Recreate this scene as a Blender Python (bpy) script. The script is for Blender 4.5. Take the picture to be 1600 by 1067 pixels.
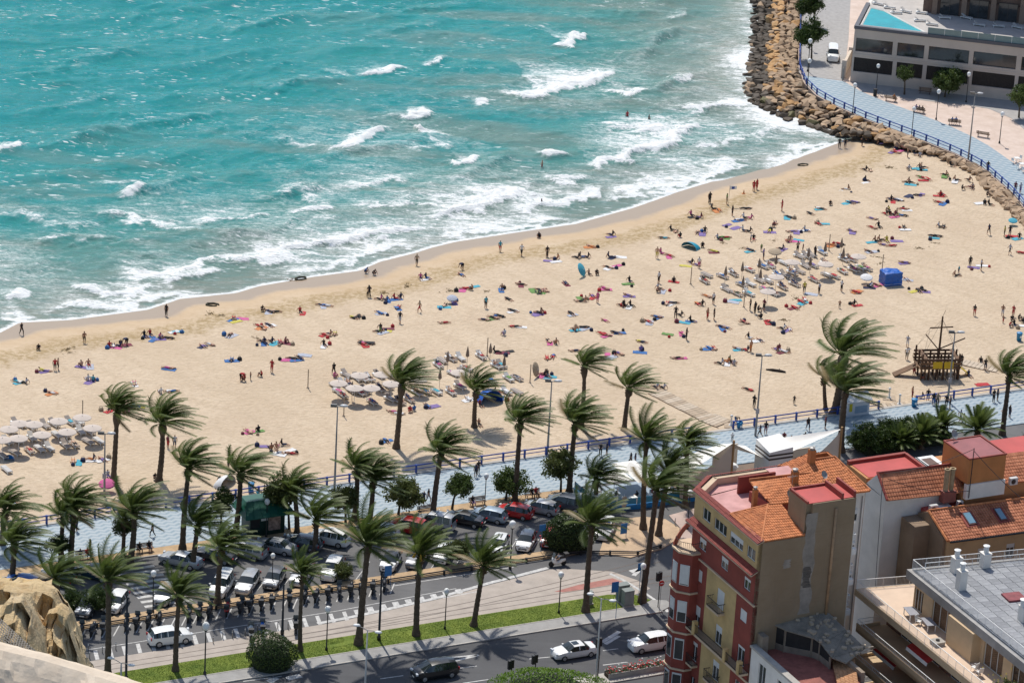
import bpy, bmesh, math, random
import numpy as np
from mathutils import Vector, Matrix, Euler

for o in list(bpy.data.objects): bpy.data.objects.remove(o)
SC = bpy.context.scene
COL = SC.collection
R = math.radians
random.seed(7); np.random.seed(7)

# ------------------------------------------------------------------ camera
CAM_H, FPX = 158.0, 5400.0
TH, ROLL = R(21.5), R(3.27)
_fw = Vector((0, math.cos(TH), -math.sin(TH)))
_r0 = Vector((1, 0, 0)); _u0 = Vector((0, math.sin(TH), math.cos(TH)))
_rt = _r0*math.cos(ROLL) + _u0*math.sin(ROLL)
_up = -_r0*math.sin(ROLL) + _u0*math.cos(ROLL)
cam_d = bpy.data.cameras.new('camera'); cam = bpy.data.objects.new('camera', cam_d); COL.objects.link(cam)
m = Matrix((_rt, _up, -_fw)).transposed().to_4x4(); m.translation = (0, 0, CAM_H)
cam.matrix_world = m
cam_d.sensor_fit = 'HORIZONTAL'; cam_d.sensor_width = 36; cam_d.lens = 36*FPX/1600
cam_d.clip_start = 0.5; cam_d.clip_end = 6000
SC.camera = cam

# ------------------------------------------------------------------ sky, sun, exposure
SUN_EL, SUN_AZ = R(60), R(-19)            # azimuth measured from +Y (away from the camera), minus = to the left
wd = bpy.data.worlds.new('World'); SC.world = wd; wd.use_nodes = True
nt = wd.node_tree; nt.nodes.clear()
sky = nt.nodes.new('ShaderNodeTexSky'); sky.sky_type = 'NISHITA'; sky.sun_disc = False
sky.sun_elevation = SUN_EL; sky.sun_rotation = SUN_AZ
sky.air_density = 1.0; sky.dust_density = 1.0; sky.ozone_density = 1.0
bg = nt.nodes.new('ShaderNodeBackground'); bg.inputs[1].default_value = 0.128
wo = nt.nodes.new('ShaderNodeOutputWorld')
nt.links.new(sky.outputs[0], bg.inputs[0]); nt.links.new(bg.outputs[0], wo.inputs[0])
sd = bpy.data.lights.new('sun', 'SUN'); sd.energy = 4.0; sd.angle = R(0.53); sd.color = (1.0, 0.955, 0.88)
sun = bpy.data.objects.new('sun', sd); COL.objects.link(sun)
to_sun = Vector((math.sin(SUN_AZ)*math.cos(SUN_EL), math.cos(SUN_AZ)*math.cos(SUN_EL), math.sin(SUN_EL)))
sun.rotation_euler = to_sun.to_track_quat('Z', 'Y').to_euler(); sun.location = to_sun*300
SC.view_settings.view_transform = 'Standard'; SC.view_settings.look = 'None'
SC.view_settings.exposure = 0.0; SC.view_settings.gamma = 1.0; SC.view_settings.use_curve_mapping = False

# ------------------------------------------------------------------ where things stand (metres)
SEA_Z = -1.5
PH = R(26.3); CU, SU = math.cos(PH), math.sin(PH)       # the street frame: u along the promenade, v towards the sea
def W(u, v, z=0.0): return Vector((CU*u - SU*v, SU*u + CU*v, z))
def toUV(x, y): return (CU*x + SU*y, -SU*x + CU*y)
def ray(px, py):
    a = (px-800)/FPX; b = -(py-533.5)/FPX
    return _fw + _rt*a + _up*b
def P(px, py, z=0.0):                                   # survey: the point at height z seen at that spot of the photograph
    d = ray(px, py); t = (z-CAM_H)/d.z
    return Vector((t*d.x, t*d.y, z))
def PY(px, py, Y):                                      # the point at distance Y
    d = ray(px, py); t = Y/d.y
    return Vector((t*d.x, Y, CAM_H+t*d.z))
def UV(px, py, z=0.0):
    p = P(px, py, z); return toUV(p.x, p.y)

# ------------------------------------------------------------------ materials
MATS = {}
def M(name, col, rough=0.75, var=0.12, scale=3.0, bump=0.0, bscale=None, metal=0.0, coat=0.0, spec=0.5, hue=None, detail=4, trans=0.0):
    """procedural: base colour broken up by two noises, optional relief"""
    if name in MATS: return MATS[name]
    mt = bpy.data.materials.new(name); mt.use_nodes = True
    n = mt.node_tree.nodes; l = mt.node_tree.links
    b = n['Principled BSDF']
    b.inputs['Roughness'].default_value = rough; b.inputs['Metallic'].default_value = metal
    b.inputs['Specular IOR Level'].default_value = spec
    if coat: b.inputs['Coat Weight'].default_value = coat; b.inputs['Coat Roughness'].default_value = 0.06
    tc = n.new('ShaderNodeTexCoord')
    nz = n.new('ShaderNodeTexNoise'); nz.inputs['Scale'].default_value = scale; nz.inputs['Detail'].default_value = detail
    nz.inputs['Roughness'].default_value = 0.62
    l.new(tc.outputs['Object'], nz.inputs['Vector'])
    rp = n.new('ShaderNodeValToRGB'); e = rp.color_ramp.elements
    e[0].position = 0.28; e[1].position = 0.74
    c2 = hue or col
    e[0].color = tuple(max(0, c*(1-var)) for c in col) + (1,)
    e[1].color = tuple(min(1, c*(1+var)) for c in c2) + (1,)
    l.new(nz.outputs['Fac'], rp.inputs['Fac']); l.new(rp.outputs['Color'], b.inputs['Base Color'])
    if bump:
        n2 = n.new('ShaderNodeTexNoise'); n2.inputs['Scale'].default_value = bscale or scale*4; n2.inputs['Detail'].default_value = 4
        l.new(tc.outputs['Object'], n2.inputs['Vector'])
        bp = n.new('ShaderNodeBump'); bp.inputs['Strength'].default_value = bump; bp.inputs['Distance'].default_value = 0.1
        l.new(n2.outputs['Fac'], bp.inputs['Height']); l.new(bp.outputs['Normal'], b.inputs['Normal'])
    MATS[name] = mt
    return mt

# ------------------------------------------------------------------ mesh helpers
class MB:
    def __init__(s): s.v = []; s.f = []
    def add(s, vs, fs):
        o = len(s.v); s.v += [tuple(x) for x in vs]; s.f += [tuple(i+o for i in f) for f in fs]; return s
    def box(s, x0, x1, y0, y1, z0, z1):
        return s.add([(x0,y0,z0),(x1,y0,z0),(x1,y1,z0),(x0,y1,z0),(x0,y0,z1),(x1,y0,z1),(x1,y1,z1),(x0,y1,z1)],
                     [(0,3,2,1),(4,5,6,7),(0,1,5,4),(1,2,6,5),(2,3,7,6),(3,0,4,7)])
    def cbox(s, c, d, rz=0.0):                    # box by centre and size, turned about z
        x, y, z = c; a, b, h = d[0]/2, d[1]/2, d[2]/2; co, si = math.cos(rz), math.sin(rz); vs = []
        for zz in (-h, h):
            for xx, yy in ((-a,-b),(a,-b),(a,b),(-a,b)): vs.append((x+co*xx-si*yy, y+si*xx+co*yy, z+zz))
        return s.add(vs, [(0,3,2,1),(4,5,6,7),(0,1,5,4),(1,2,6,5),(2,3,7,6),(3,0,4,7)])
    def prism(s, poly, z0, z1):
        n = len(poly); vs = [(p[0],p[1],z0) for p in poly] + [(p[0],p[1],z1) for p in poly]
        return s.add(vs, [tuple(range(n-1,-1,-1)), tuple(range(n,2*n))] + [(i,(i+1)%n,n+(i+1)%n,n+i) for i in range(n)])
    def quad(s, a, b, c, d): return s.add([a,b,c,d], [(0,1,2,3)])
    def slab(s, a, b, c, d, t):                    # a thick quad: t is the thickness vector
        t = Vector(t); q = [Vector(x) for x in (a,b,c,d)]
        return s.add(q+[x+t for x in q], [(3,2,1,0),(4,5,6,7),(0,1,5,4),(1,2,6,5),(2,3,7,6),(3,0,4,7)])
    def tube(s, pts, rad, n=6, cap=True):
        pts = [Vector(p) for p in pts]; rad = rad if isinstance(rad, (list, tuple)) else [rad]*len(pts)
        rings = []; ref = None
        for i, p in enumerate(pts):
            t = (pts[min(i+1, len(pts)-1)] - pts[max(i-1, 0)]).normalized()
            if ref is None: ref = Vector((1,0,0)) if abs(t.x) < 0.9 else Vector((0,1,0))
            a = (ref - t*ref.dot(t)).normalized(); ref = a; b = t.cross(a)
            rings.append([p + (a*math.cos(2*math.pi*k/n) + b*math.sin(2*math.pi*k/n))*rad[i] for k in range(n)])
        vs = [x for r in rings for x in r]; fs = []
        for i in range(len(pts)-1):
            for k in range(n): fs.append((i*n+k, i*n+(k+1)%n, (i+1)*n+(k+1)%n, (i+1)*n+k))
        if cap: fs += [tuple(range(n-1,-1,-1)), tuple((len(pts)-1)*n+k for k in range(n))]
        return s.add(vs, fs)
    def lathe(s, prof, c=(0,0,0), n=12, cap=True):   # prof: (radius, z)
        vs = []; fs = []
        for r, z in prof:
            for k in range(n): vs.append((c[0]+r*math.cos(2*math.pi*k/n), c[1]+r*math.sin(2*math.pi*k/n), c[2]+z))
        for i in range(len(prof)-1):
            for k in range(n): fs.append((i*n+k, i*n+(k+1)%n, (i+1)*n+(k+1)%n, (i+1)*n+k))
        if cap: fs += [tuple(range(n-1,-1,-1)), tuple((len(prof)-1)*n+k for k in range(n))]
        return s.add(vs, fs)
    def mesh(s, name, smooth=False):
        me = bpy.data.meshes.new(name); me.from_pydata(s.v, [], s.f); me.update()
        if smooth: me.shade_smooth()
        return me
    def build(s, name, mat, parent=None, smooth=False):
        return obj(name, s.mesh(name, smooth), mat, parent)

def obj(name, me, mat=None, parent=None):
    o = bpy.data.objects.new(name, me); COL.objects.link(o)
    if mat is not None and not me.materials: me.materials.append(mat)
    if parent is not None: o.parent = parent
    return o
def tag(o, label=None, cat=None, group=None, kind=None):
    if label: o['label'] = label
    if cat: o['category'] = cat
    if group: o['group'] = group
    if kind: o['kind'] = kind
    return o
def thing(name, label, cat, loc=(0,0,0), rz=0.0, group=None, s=1.0):
    o = bpy.data.objects.new(name, None); COL.objects.link(o); o.empty_display_size = 0.3
    o.location = loc; o.rotation_euler = (0, 0, rz); o.scale = (s, s, s)
    return tag(o, label, cat, group)
def inst(name, src, parent, loc=(0,0,0), rot=(0,0,0), s=1.0):      # shares mesh data
    o = bpy.data.objects.new(name, src); COL.objects.link(o); o.parent = parent
    o.location = loc; o.rotation_euler = rot
    o.scale = s if isinstance(s, (tuple, list)) else (s, s, s)
    return o
def copy_tree(o, parent=None):
    c = o.copy(); COL.objects.link(c); c.parent = parent
    for ch in o.children: copy_tree(ch, c)
    return c
def _tess(poly):                                  # triangles of a concave u,v polygon, wound upwards
    from mathutils.geometry import tessellate_polygon
    ar = sum(poly[i][0]*poly[(i+1) % len(poly)][1]-poly[(i+1) % len(poly)][0]*poly[i][1] for i in range(len(poly)))
    poly = list(poly) if ar > 0 else list(poly)[::-1]
    tr = tessellate_polygon([[Vector((p[0], p[1], 0)) for p in poly]]); out = []
    for t in tr:
        a, b, c = (Vector(poly[i]) for i in t)
        out.append(tuple(t) if (b-a).cross(c-a) > 0 else (t[0], t[2], t[1]))
    return poly, out
def sheet(name, poly, z, mat, kind='structure', parent=None):        # a flat polygon in u,v
    poly, tr = _tess(poly); mb = MB(); mb.add([W(u, v, z) for u, v in poly], tr)
    o = mb.build(name, mat, parent)
    if kind: o['kind'] = kind
    return o
def slab_uv(name, poly, z0, z1, mat, parent=None, kind='structure'):
    poly, tr = _tess(poly); k = len(poly); mb = MB()
    mb.add([W(u, v, z1) for u, v in poly]+[W(u, v, z0) for u, v in poly], list(tr)+[(k+i, k+(i+1) % k, (i+1) % k, i) for i in range(k)])
    o = mb.build(name, mat, parent)
    if kind and parent is None: o['kind'] = kind
    return o

# numpy value noise
def vnoise(x, y, seed=0):
    rs = np.random.RandomState(seed); g = rs.rand(256, 256)
    xi = np.floor(x).astype(int); yi = np.floor(y).astype(int); fx = x-xi; fy = y-yi
    fx = fx*fx*(3-2*fx); fy = fy*fy*(3-2*fy)
    a = g[xi & 255, yi & 255]; b = g[(xi+1) & 255, yi & 255]; c = g[xi & 255, (yi+1) & 255]; d = g[(xi+1) & 255, (yi+1) & 255]
    return (a*(1-fx)+b*fx)*(1-fy) + (c*(1-fx)+d*fx)*fy
def fbm(x, y, seed=0, o=4):
    r = 0; a = 0.5; t = 0
    for i in range(o): r = r + a*vnoise(x*2**i, y*2**i, seed+i); t += a; a *= 0.5
    return r/t
def polydist(pts, X, Y, signed=False):
    """distance to a polyline; signed: plus on the left of its direction; also the fraction along it"""
    best = np.full(X.shape, 1e9); sg = np.ones(X.shape); fr = np.zeros(X.shape)
    L = [0]
    for i in range(len(pts)-1): L.append(L[-1]+math.dist(pts[i][:2], pts[i+1][:2]))
    for i in range(len(pts)-1):
        ax, ay = pts[i][0], pts[i][1]; bx, by = pts[i+1][0], pts[i+1][1]
        dx, dy = bx-ax, by-ay; l2 = dx*dx+dy*dy
        t = np.clip(((X-ax)*dx+(Y-ay)*dy)/l2, 0, 1)
        d = np.hypot(X-ax-t*dx, Y-ay-t*dy); c = dx*(Y-ay)-dy*(X-ax)
        m_ = d < best
        best = np.where(m_, d, best); sg = np.where(m_, np.sign(c), sg); fr = np.where(m_, (L[i]+t*math.sqrt(l2))/L[-1], fr)
    return best, sg, fr
# ------------------------------------------------------------------ sea, beach
SHORE_PX = [(-160,548),(0,520),(31,504),(109,500),(231,484),(281,467),(369,458),(406,447),(487,433),(562,423),(594,409),(650,395),(675,387),
            (712,378),(837,359),(900,350),(990,325),(1059,300),(1112,284),(1159,278),(1209,269),(1234,256),(1269,237),(1310,224)]
SHORE = [P(x, y, SEA_Z) for x, y in SHORE_PX]
ROCKSEA_PX = [(1310,224),(1285,203),(1240,190),(1205,176),(1176,160),(1164,142),(1171,100),(1174,60),(1177,0),(1182,-90)]
ROCKSEA = [P(x, y, SEA_Z) for x, y in ROCKSEA_PX]

def shore_dist(X, Y):                       # plus = seaward
    d, s, f = polydist(SHORE, X, Y); return d*s
def beach_z(X, Y):
    d = -shore_dist(X, Y)
    t = np.clip(d/30.0, -0.6, 1)
    z = np.where(t > 0, SEA_Z + 1.3*(1-(1-t)**1.8), SEA_Z + t*2.6)
    n = fbm(X*0.35, Y*0.35, 3, 3)-0.5
    return z + n*0.07*np.clip(d/6, 0, 1)
def shore_d1(x, y):                         # the same for one point, plus = inland
    best = 1e9; sg = 1
    for a, b in zip(SHORE, SHORE[1:]):
        dx, dy = b.x-a.x, b.y-a.y; t = max(0.0, min(1.0, ((x-a.x)*dx+(y-a.y)*dy)/(dx*dx+dy*dy))); d = math.hypot(x-a.x-t*dx, y-a.y-t*dy)
        if d < best: best = d; sg = -1 if dx*(y-a.y)-dy*(x-a.x) > 0 else 1
    return best*sg
def ground_z(x, y):
    u, v = toUV(x, y)
    if v < 325.9: return 0.0
    t = max(-0.6, min(1.0, shore_d1(x, y)/30.0))
    return SEA_Z + 1.3*(1-(1-t)**1.8) if t > 0 else SEA_Z + t*2.6
def B(px, py):                              # a spot on the beach
    z = -0.5
    for _ in range(5):
        p = P(px, py, z); z = ground_z(p.x, p.y)
    return Vector((p.x, p.y, z))

def grid_mesh(name, xs, ys, zf, attrs, uvframe=False):
    X, Y = np.meshgrid(xs, ys, indexing='ij')
    if uvframe: X, Y = CU*X-SU*Y, SU*X+CU*Y
    Z = zf(X, Y); nx, ny = len(xs), len(ys)
    co = np.stack([X, Y, Z], -1).reshape(-1, 3)
    idx = np.arange(nx*ny).reshape(nx, ny)
    q = np.stack([idx[:-1,:-1], idx[1:,:-1], idx[1:,1:], idx[:-1,1:]], -1).reshape(-1, 4)
    me = bpy.data.meshes.new(name)
    me.vertices.add(len(co)); me.vertices.foreach_set('co', co.ravel().astype(np.float32))
    me.loops.add(q.size); me.loops.foreach_set('vertex_index', q.ravel().astype(np.int32))
    me.polygons.add(len(q)); me.polygons.foreach_set('loop_start', (np.arange(len(q))*4).astype(np.int32))
    me.update(calc_edges=True); me.shade_smooth()
    for k, fn in attrs.items():
        a = me.attributes.new(k, 'FLOAT', 'POINT'); a.data.foreach_set('value', fn(X, Y).ravel().astype(np.float32))
    return me

# --- sand
def node_mat(name):
    mt = bpy.data.materials.new(name); mt.use_nodes = True; n = mt.node_tree.nodes; MATS[name] = mt
    return mt, n, mt.node_tree.links, n['Principled BSDF']
def nn(n, t, **kw):
    x = n.new('ShaderNode'+t)
    for k, v in kw.items():
        if hasattr(x, k) and not k[0].isupper(): setattr(x, k, v)
        else: x.inputs[k.replace('_', ' ')].default_value = v
    return x
def mathn(n, l, op, a, b=None, clamp=False):
    x = n.new('ShaderNodeMath'); x.operation = op; x.use_clamp = clamp
    for i, y in enumerate((a, b)):
        if y is None: continue
        if isinstance(y, (int, float)): x.inputs[i].default_value = y
        else: l.new(y, x.inputs[i])
    return x.outputs[0]
def mapr(n, l, v, a, b, c=0.0, d=1.0, smooth=True):
    x = n.new('ShaderNodeMapRange'); x.interpolation_type = 'SMOOTHSTEP' if smooth else 'LINEAR'
    for i, y in enumerate((a, b, c, d)): x.inputs[i+1].default_value = y
    l.new(v, x.inputs[0]); return x.outputs[0]
def mixc(n, l, f, a, b):
    x = n.new('ShaderNodeMix'); x.data_type = 'RGBA'
    for s, y in ((0, f), (6, a), (7, b)):
        if isinstance(y, (int, float)): x.inputs[s].default_value = y
        elif isinstance(y, (tuple, list)): x.inputs[s].default_value = tuple(y)+((1,) if len(y) == 3 else ())
        else: l.new(y, x.inputs[s])
    return x.outputs[2]
def noise(n, l, vec, scale, detail=4, rough=0.6, dist=0.0):
    x = n.new('ShaderNodeTexNoise'); x.inputs['Scale'].default_value = scale; x.inputs['Detail'].default_value = detail
    x.inputs['Roughness'].default_value = rough; x.inputs['Distortion'].default_value = dist
    if vec is not None: l.new(vec, x.inputs['Vector'])
    return x.outputs['Fac']
def mapping(n, l, rz=0.0, sc=(1,1,1), co='Object'):
    tc = n.new('ShaderNodeTexCoord'); mp = n.new('ShaderNodeMapping')
    mp.inputs['Rotation'].default_value = (0, 0, rz); mp.inputs['Scale'].default_value = sc
    l.new(tc.outputs[co], mp.inputs['Vector']); return mp.outputs[0]

mt, n, l, b = node_mat('beach_sand')
at = nn(n, 'Attribute', attribute_name='inland'); D = at.outputs['Fac']
ob = mapping(n, l)
n1 = noise(n, l, ob, 0.12, 5); n2 = noise(n, l, ob, 1.5, 6, 0.7); n3 = noise(n, l, ob, 0.5, 4)
st = noise(n, l, mapping(n, l, -PH, (0.25, 1.2, 1)), 0.7, 4)
col = mixc(n, l, mapr(n, l, n1, 0.3, 0.7), (0.545,0.425,0.30), (0.61,0.487,0.35))
col = mixc(n, l, mapr(n, l, n2, 0.42, 0.68, 0, 0.62), col, (0.455,0.345,0.23))
col = mixc(n, l, mapr(n, l, st, 0.5, 0.8, 0, 0.3), col, (0.52,0.40,0.265))
tk = n.new('ShaderNodeTexWave'); tk.inputs['Scale'].default_value = 0.10; tk.inputs['Distortion'].default_value = 9.0; tk.inputs['Detail'].default_value = 3; tk.inputs['Detail Scale'].default_value = 0.6; l.new(mapping(n, l, -R(65), (1, 0.5, 1)), tk.inputs['Vector'])
col = mixc(n, l, mathn(n, l, 'MULTIPLY', mapr(n, l, tk.outputs['Fac'], 0.80, 0.98), 0.30), col, (0.47,0.365,0.25))
pt = noise(n, l, ob, 0.035, 4, 0.6); col = mixc(n, l, mapr(n, l, pt, 0.5, 0.68, 0, 0.35), col, (0.50,0.385,0.26))
dj = mathn(n, l, 'ADD', D, mathn(n, l, 'MULTIPLY', mathn(n, l, 'SUBTRACT', n3, 0.5), 6.0))
# debris line left by the highest wash: dry weed in the sand
deb = mathn(n, l, 'MULTIPLY', mapr(n, l, dj, 6.0, 8.0), mapr(n, l, dj, 13.0, 9.5))
deb2 = mathn(n, l, 'MULTIPLY', deb, mapr(n, l, n2, 0.40, 0.60))
col = mixc(n, l, mathn(n, l, 'MULTIPLY', deb2, 0.8), col, (0.27,0.19,0.085))
col = mixc(n, l, mathn(n, l, 'MULTIPLY', deb, 0.35), col, (0.42,0.30,0.15))
# weed flecks further up
fl = mathn(n, l, 'MULTIPLY', mapr(n, l, n1, 0.60, 0.70), mapr(n, l, n2, 0.60, 0.66))
fl = mathn(n, l, 'MULTIPLY', fl, mapr(n, l, D, 45, 12))
col = mixc(n, l, mathn(n, l, 'MULTIPLY', fl, 0.6), col, (0.26,0.18,0.09))
# wet sand
dw = mathn(n, l, 'ADD', D, mathn(n, l, 'MULTIPLY', mathn(n, l, 'SUBTRACT', n1, 0.5), 5.0))
damp = mapr(n, l, dw, 10.0, 4.0)
col = mixc(n, l, mathn(n, l, 'MULTIPLY', damp, 0.55), col, (0.50,0.355,0.21))
wet = mapr(n, l, dw, 4.6, 3.0)
col = mixc(n, l, mathn(n, l, 'MULTIPLY', wet, 0.85), col, (0.34,0.26,0.185))
l.new(col, b.inputs['Base Color'])
ro = mathn(n, l, 'SUBTRACT', 0.95, mathn(n, l, 'MULTIPLY', wet, 0.62)); l.new(ro, b.inputs['Roughness'])
b.inputs['Specular IOR Level'].default_value = 0.35
bp = n.new('ShaderNodeBump'); bp.inputs['Distance'].default_value = 0.16
vo = n.new('ShaderNodeTexVoronoi'); vo.inputs['Scale'].default_value = 1.9; l.new(ob, vo.inputs['Vector'])
hh = mathn(n, l, 'ADD', mathn(n, l, 'MULTIPLY', vo.outputs['Distance'], 0.8), noise(n, l, ob, 3.2, 5, 0.7))
l.new(hh, bp.inputs['Height'])
l.new(mathn(n, l, 'MULTIPLY', mapr(n, l, D, 4.0, 10.0), 0.75), bp.inputs['Strength'])
l.new(bp.outputs['Normal'], b.inputs['Normal'])
SAND = mt
xs = np.concatenate([[-60,-20,20], np.arange(50, 236, 0.6), [260,300,400]]); ys = np.concatenate([np.arange(325.6, 470, 0.6), [490]])
me = grid_mesh('beach', xs, ys, beach_z, {'inland': lambda X, Y: -shore_dist(X, Y)}, uvframe=True)
tag(obj('beach', me, SAND), kind='structure')

# --- sea
FOAM = [  # front edge of each broken wave (photo survey), reach of the foam behind it in metres, strength
 ([(-20,246),(12,237),(33,224)],4,.9), ([(861,70),(885,73),(903,69),(922,50)],9,1.0), ([(556,120),(578,119),(600,117),(640,108)],5,1.0),
 ([(492,108),(530,121),(556,120)],3,.6), ([(650,100),(669,105),(690,98),(710,88)],4,.75),
 ([(765,140),(800,152),(859,157),(894,142),(925,131),(950,120),(963,110)],17,1.0), ([(935,140),(978,152),(1009,138)],8,.95),
 ([(740,166),(758,167),(782,159)],5,.9), ([(610,178),(640,196),(660,186),(689,173)],11,.95),
 ([(505,238),(530,236),(553,234),(570,220),(587,211),(619,198)],3.2,1.0), ([(680,252),(700,260),(737,262),(762,246)],8,.95),
 ([(840,250),(858,250),(872,247),(886,240)],6,1.0), ([(895,258),(918,262),(934,266),(958,256),(975,250),(1000,243),(1025,234),(1047,222),(1065,212),(1094,190)],8,1.0),
 ([(1094,181),(1112,171),(1150,170),(1186,163)],7,1.0), ([(8,473),(30,470),(58,457)],3,1.0), ([(105,440),(125,458),(170,464),(219,457),(255,450)],7,.9),
 ([(255,450),(287,436),(330,430),(358,421)],7,.8), ([(378,398),(400,401),(450,393),(494,385),(550,378),(590,372),(619,366),(645,360),(671,349)],5.5,1.0),
 ([(676,339),(716,339),(740,330),(790,313),(815,308),(835,296)],10,1.0), ([(805,330),(847,326),(894,322),(920,305),(936,289)],11,.8),
 ([(1000,318),(1050,296),(1085,285),(1100,284),(1119,271),(1150,261),(1183,250)],6,.9), ([(1205,270),(1230,255),(1262,236),(1300,222)],5,.95),
 ([(130,330),(180,342),(230,352),(305,371)],13,.62), ([(180,308),(205,307),(236,297)],3,.8), ([(430,302),(470,300),(515,318)],10,.55),
 ([(450,335),(490,333),(518,320)],5,.7), ([(0,500),(30,500),(60,494)],6,.9), ([(60,494),(120,486),(200,480),(260,466),(330,450)],5,.8), ([(430,428),(520,420),(590,402),(660,384)],6,.75),
 ([(690,372),(760,362),(840,352),(905,342)],6,.8), ([(1180,232),(1195,215),(1212,200)],2,.3), ([(140,286),(190,290),(235,284)],3,.5), ([(-40,330),(40,345),(110,352),(170,350)],10,.5), ([(300,352),(360,345),(430,330)],8,.55), ([(330,415),(400,412),(470,402)],6,.8), ([(540,300),(600,292),(650,280)],8,.5), ([(560,330),(620,325),(680,310)],8,.6), ([(180,440),(260,432),(330,412),(380,405)],7,.75), ([(940,320),(1000,300),(1060,278)],8,.75), ([(840,275),(880,285),(930,280)],7,.6), ([(640,235),(680,230),(700,222)],6,.5), ([(940,200),(990,205),(1040,196)],7,.55), ([(1085,235),(1130,228),(1180,210)],5,.5), ([(420,215),(470,228),(500,232)],5,.4),
 ([(60,385),(130,376),(190,372)],5,.5), ([(1040,30),(1060,26),(1082,14)],4,.5), ([(1045,130),(1070,130),(1090,120)],3,.6)]
SWELL = [([(90,95),(150,92),(230,78)],.45),([(0,130),(80,112),(170,92)],.35),([(300,60),(420,38),(520,8)],.4),([(20,235),(110,222),(200,200),(330,178),(400,165)],.5),
 ([(400,150),(470,130),(560,125)],.5),([(180,310),(235,298),(300,280),(330,272)],.6),([(560,60),(640,44),(720,30)],.35),([(380,320),(470,300),(540,290)],.5),
 ([(480,265),(530,240),(640,225),(720,205)],.5),([(700,285),(780,255),(830,232)],.55),([(990,105),(1030,60),(1080,40)],.45),([(1000,150),(1080,122),(1130,110)],.4),
 ([(130,420),(230,400),(330,380),(440,350)],.45),([(0,180),(100,168),(220,140)],.35),([(600,20),(700,12),(800,2)],.3),([(1200,215),(1215,200),(1228,195)],.45)]
for i, (a, b_, c) in enumerate(FOAM): FOAM[i] = ([P(x, y, SEA_Z) for x, y in a], b_, c)
SWELL = [([P(x, y, SEA_Z) for x, y in a], c) for a, c in SWELL]
CRD = R(31)
def sea_fields(X, Y):
    d_sh = shore_dist(X, Y); d_rk = polydist(ROCKSEA, X, Y)[0]
    near = np.minimum(np.maximum(d_sh, 0), d_rk)
    wa = fbm(X*0.06, Y*0.06, 11, 3)*5.0
    foam = np.zeros(X.shape); H = np.zeros(X.shape)
    jag = (fbm(X*0.55, Y*0.55, 21, 4)-0.5)*4.6 + (fbm(X*0.16, Y*0.16, 23, 3)-0.5)*4.0
    wx = (fbm(X*0.22+9, Y*0.22, 25, 4)-0.5)*2.8; wy = (fbm(X*0.22, Y*0.22+5, 27, 4)-0.5)*2.4
    for pts, reach, s in FOAM:
        w_ = min(1.0, reach/8); d, sg, fr = polydist(pts, X+wx*w_, Y+wy*w_); q = d*sg + jag*min(1.0, reach/6)
        end = np.clip(np.minimum(fr, 1-fr)*5, 0, 1)**0.7
        perp = np.abs(d*sg) 
        fr_e = np.clip((q+0.25)/0.5, 0, 1)
        qq = np.maximum(q, 0); back = 0.50*np.exp(-(qq/(reach*1.25))**1.6)+0.50*np.exp(-(qq/(0.9+reach*0.18))**2)
        inside = np.where((fr <= 0.001) | (fr >= 0.999), np.exp(-(d/(reach*0.45))**2), 1.0)
        f = s*fr_e*back*np.maximum(end, 0.12)*inside
        foam = 1-(1-foam)*(1-np.clip(f, 0, 0.98))
        H += 0.75*s*np.clip(end, 0, 1)*inside*np.exp(-((q-0.9)/1.1)**2)
    for pts, h in SWELL:
        d, sg, fr = polydist(pts, X, Y); q = d*sg + jag*0.35
        end = np.clip(np.minimum(fr, 1-fr)*4, 0, 1)
        H += 1.2*h*end*np.exp(-((q-0.3)/np.where(q < 0.3, 1.0, 2.8))**2)
        foam = np.maximum(foam, 0.20*end*np.exp(-((q-1.0)/1.2)**2))
    # streaks of old foam: everywhere inside the surf, thinner outside
    s0 = 0.43*np.exp(-np.maximum(d_sh, 0)/27.0)
    s1 = 0.42*np.exp(-(d_rk/4.5)**1.6) + 0.22*np.exp(-d_rk/11.0)
    s2 = 0.25*np.exp(-((d_sh-36)/18.0)**2)
    pat = np.clip((fbm(X*0.045+3, Y*0.045, 31, 3)-0.33)*3.2, 0.15, 1.25)
    old = (s0+s2)*pat + s1*np.clip(0.45+pat*0.6, 0, 1.2)
    edge = 0.95*np.exp(-(np.maximum(d_sh, 0)/0.9)**2)          # the lip of the last wash
    foam = np.clip(1-(1-foam)*(1-np.clip(old, 0, 0.9)), 0, 1)
    foam = np.maximum(foam, edge)
    damp = np.clip(near/16.0, 0, 1)
    c, s = math.cos(CRD), math.sin(CRD); Xa = c*X+s*Y; Ya = -s*X+c*Y
    for k, (lam, am, da) in enumerate(((15, .19, 0), (9.5, .14, .16), (6.2, .11, -.2), (3.7, .085, .3), (2.3, .06, -.35), (1.5, .035, .5))):
        yy = Ya*math.cos(da)+Xa*math.sin(da)
        ph = 2*math.pi*yy/lam + 7*fbm(X*0.35/lam, Y*0.35/lam, 41+k, 2)*2
        g = np.clip(vnoise(X*0.3/lam+k, Y*0.3/lam, 61+k)*1.6-0.2, 0, 1.3)
        H += am*(0.25+0.75*damp)*g*(1-2*np.abs(np.sin(ph/2)))*1.25
    return foam, H, near, d_sh
xs = np.concatenate([[-700,-300,-180,-130], np.arange(-108, 62, 0.36), [70,120,300]]); ys = np.concatenate([np.arange(384, 585, 0.36), [600,640,720,900,1500,3500]])
_c = {}
def _fields(X, Y):
    if 'f' not in _c: _c['f'] = sea_fields(X, Y)
    return _c['f']
def sea_h(X, Y):
    f, H, near, ds = _fields(X, Y)
    return SEA_Z + H*np.clip(near/9.0, 0.02, 1)*np.where((np.abs(X) < 112) & (Y < 590), 1, 0)
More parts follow.
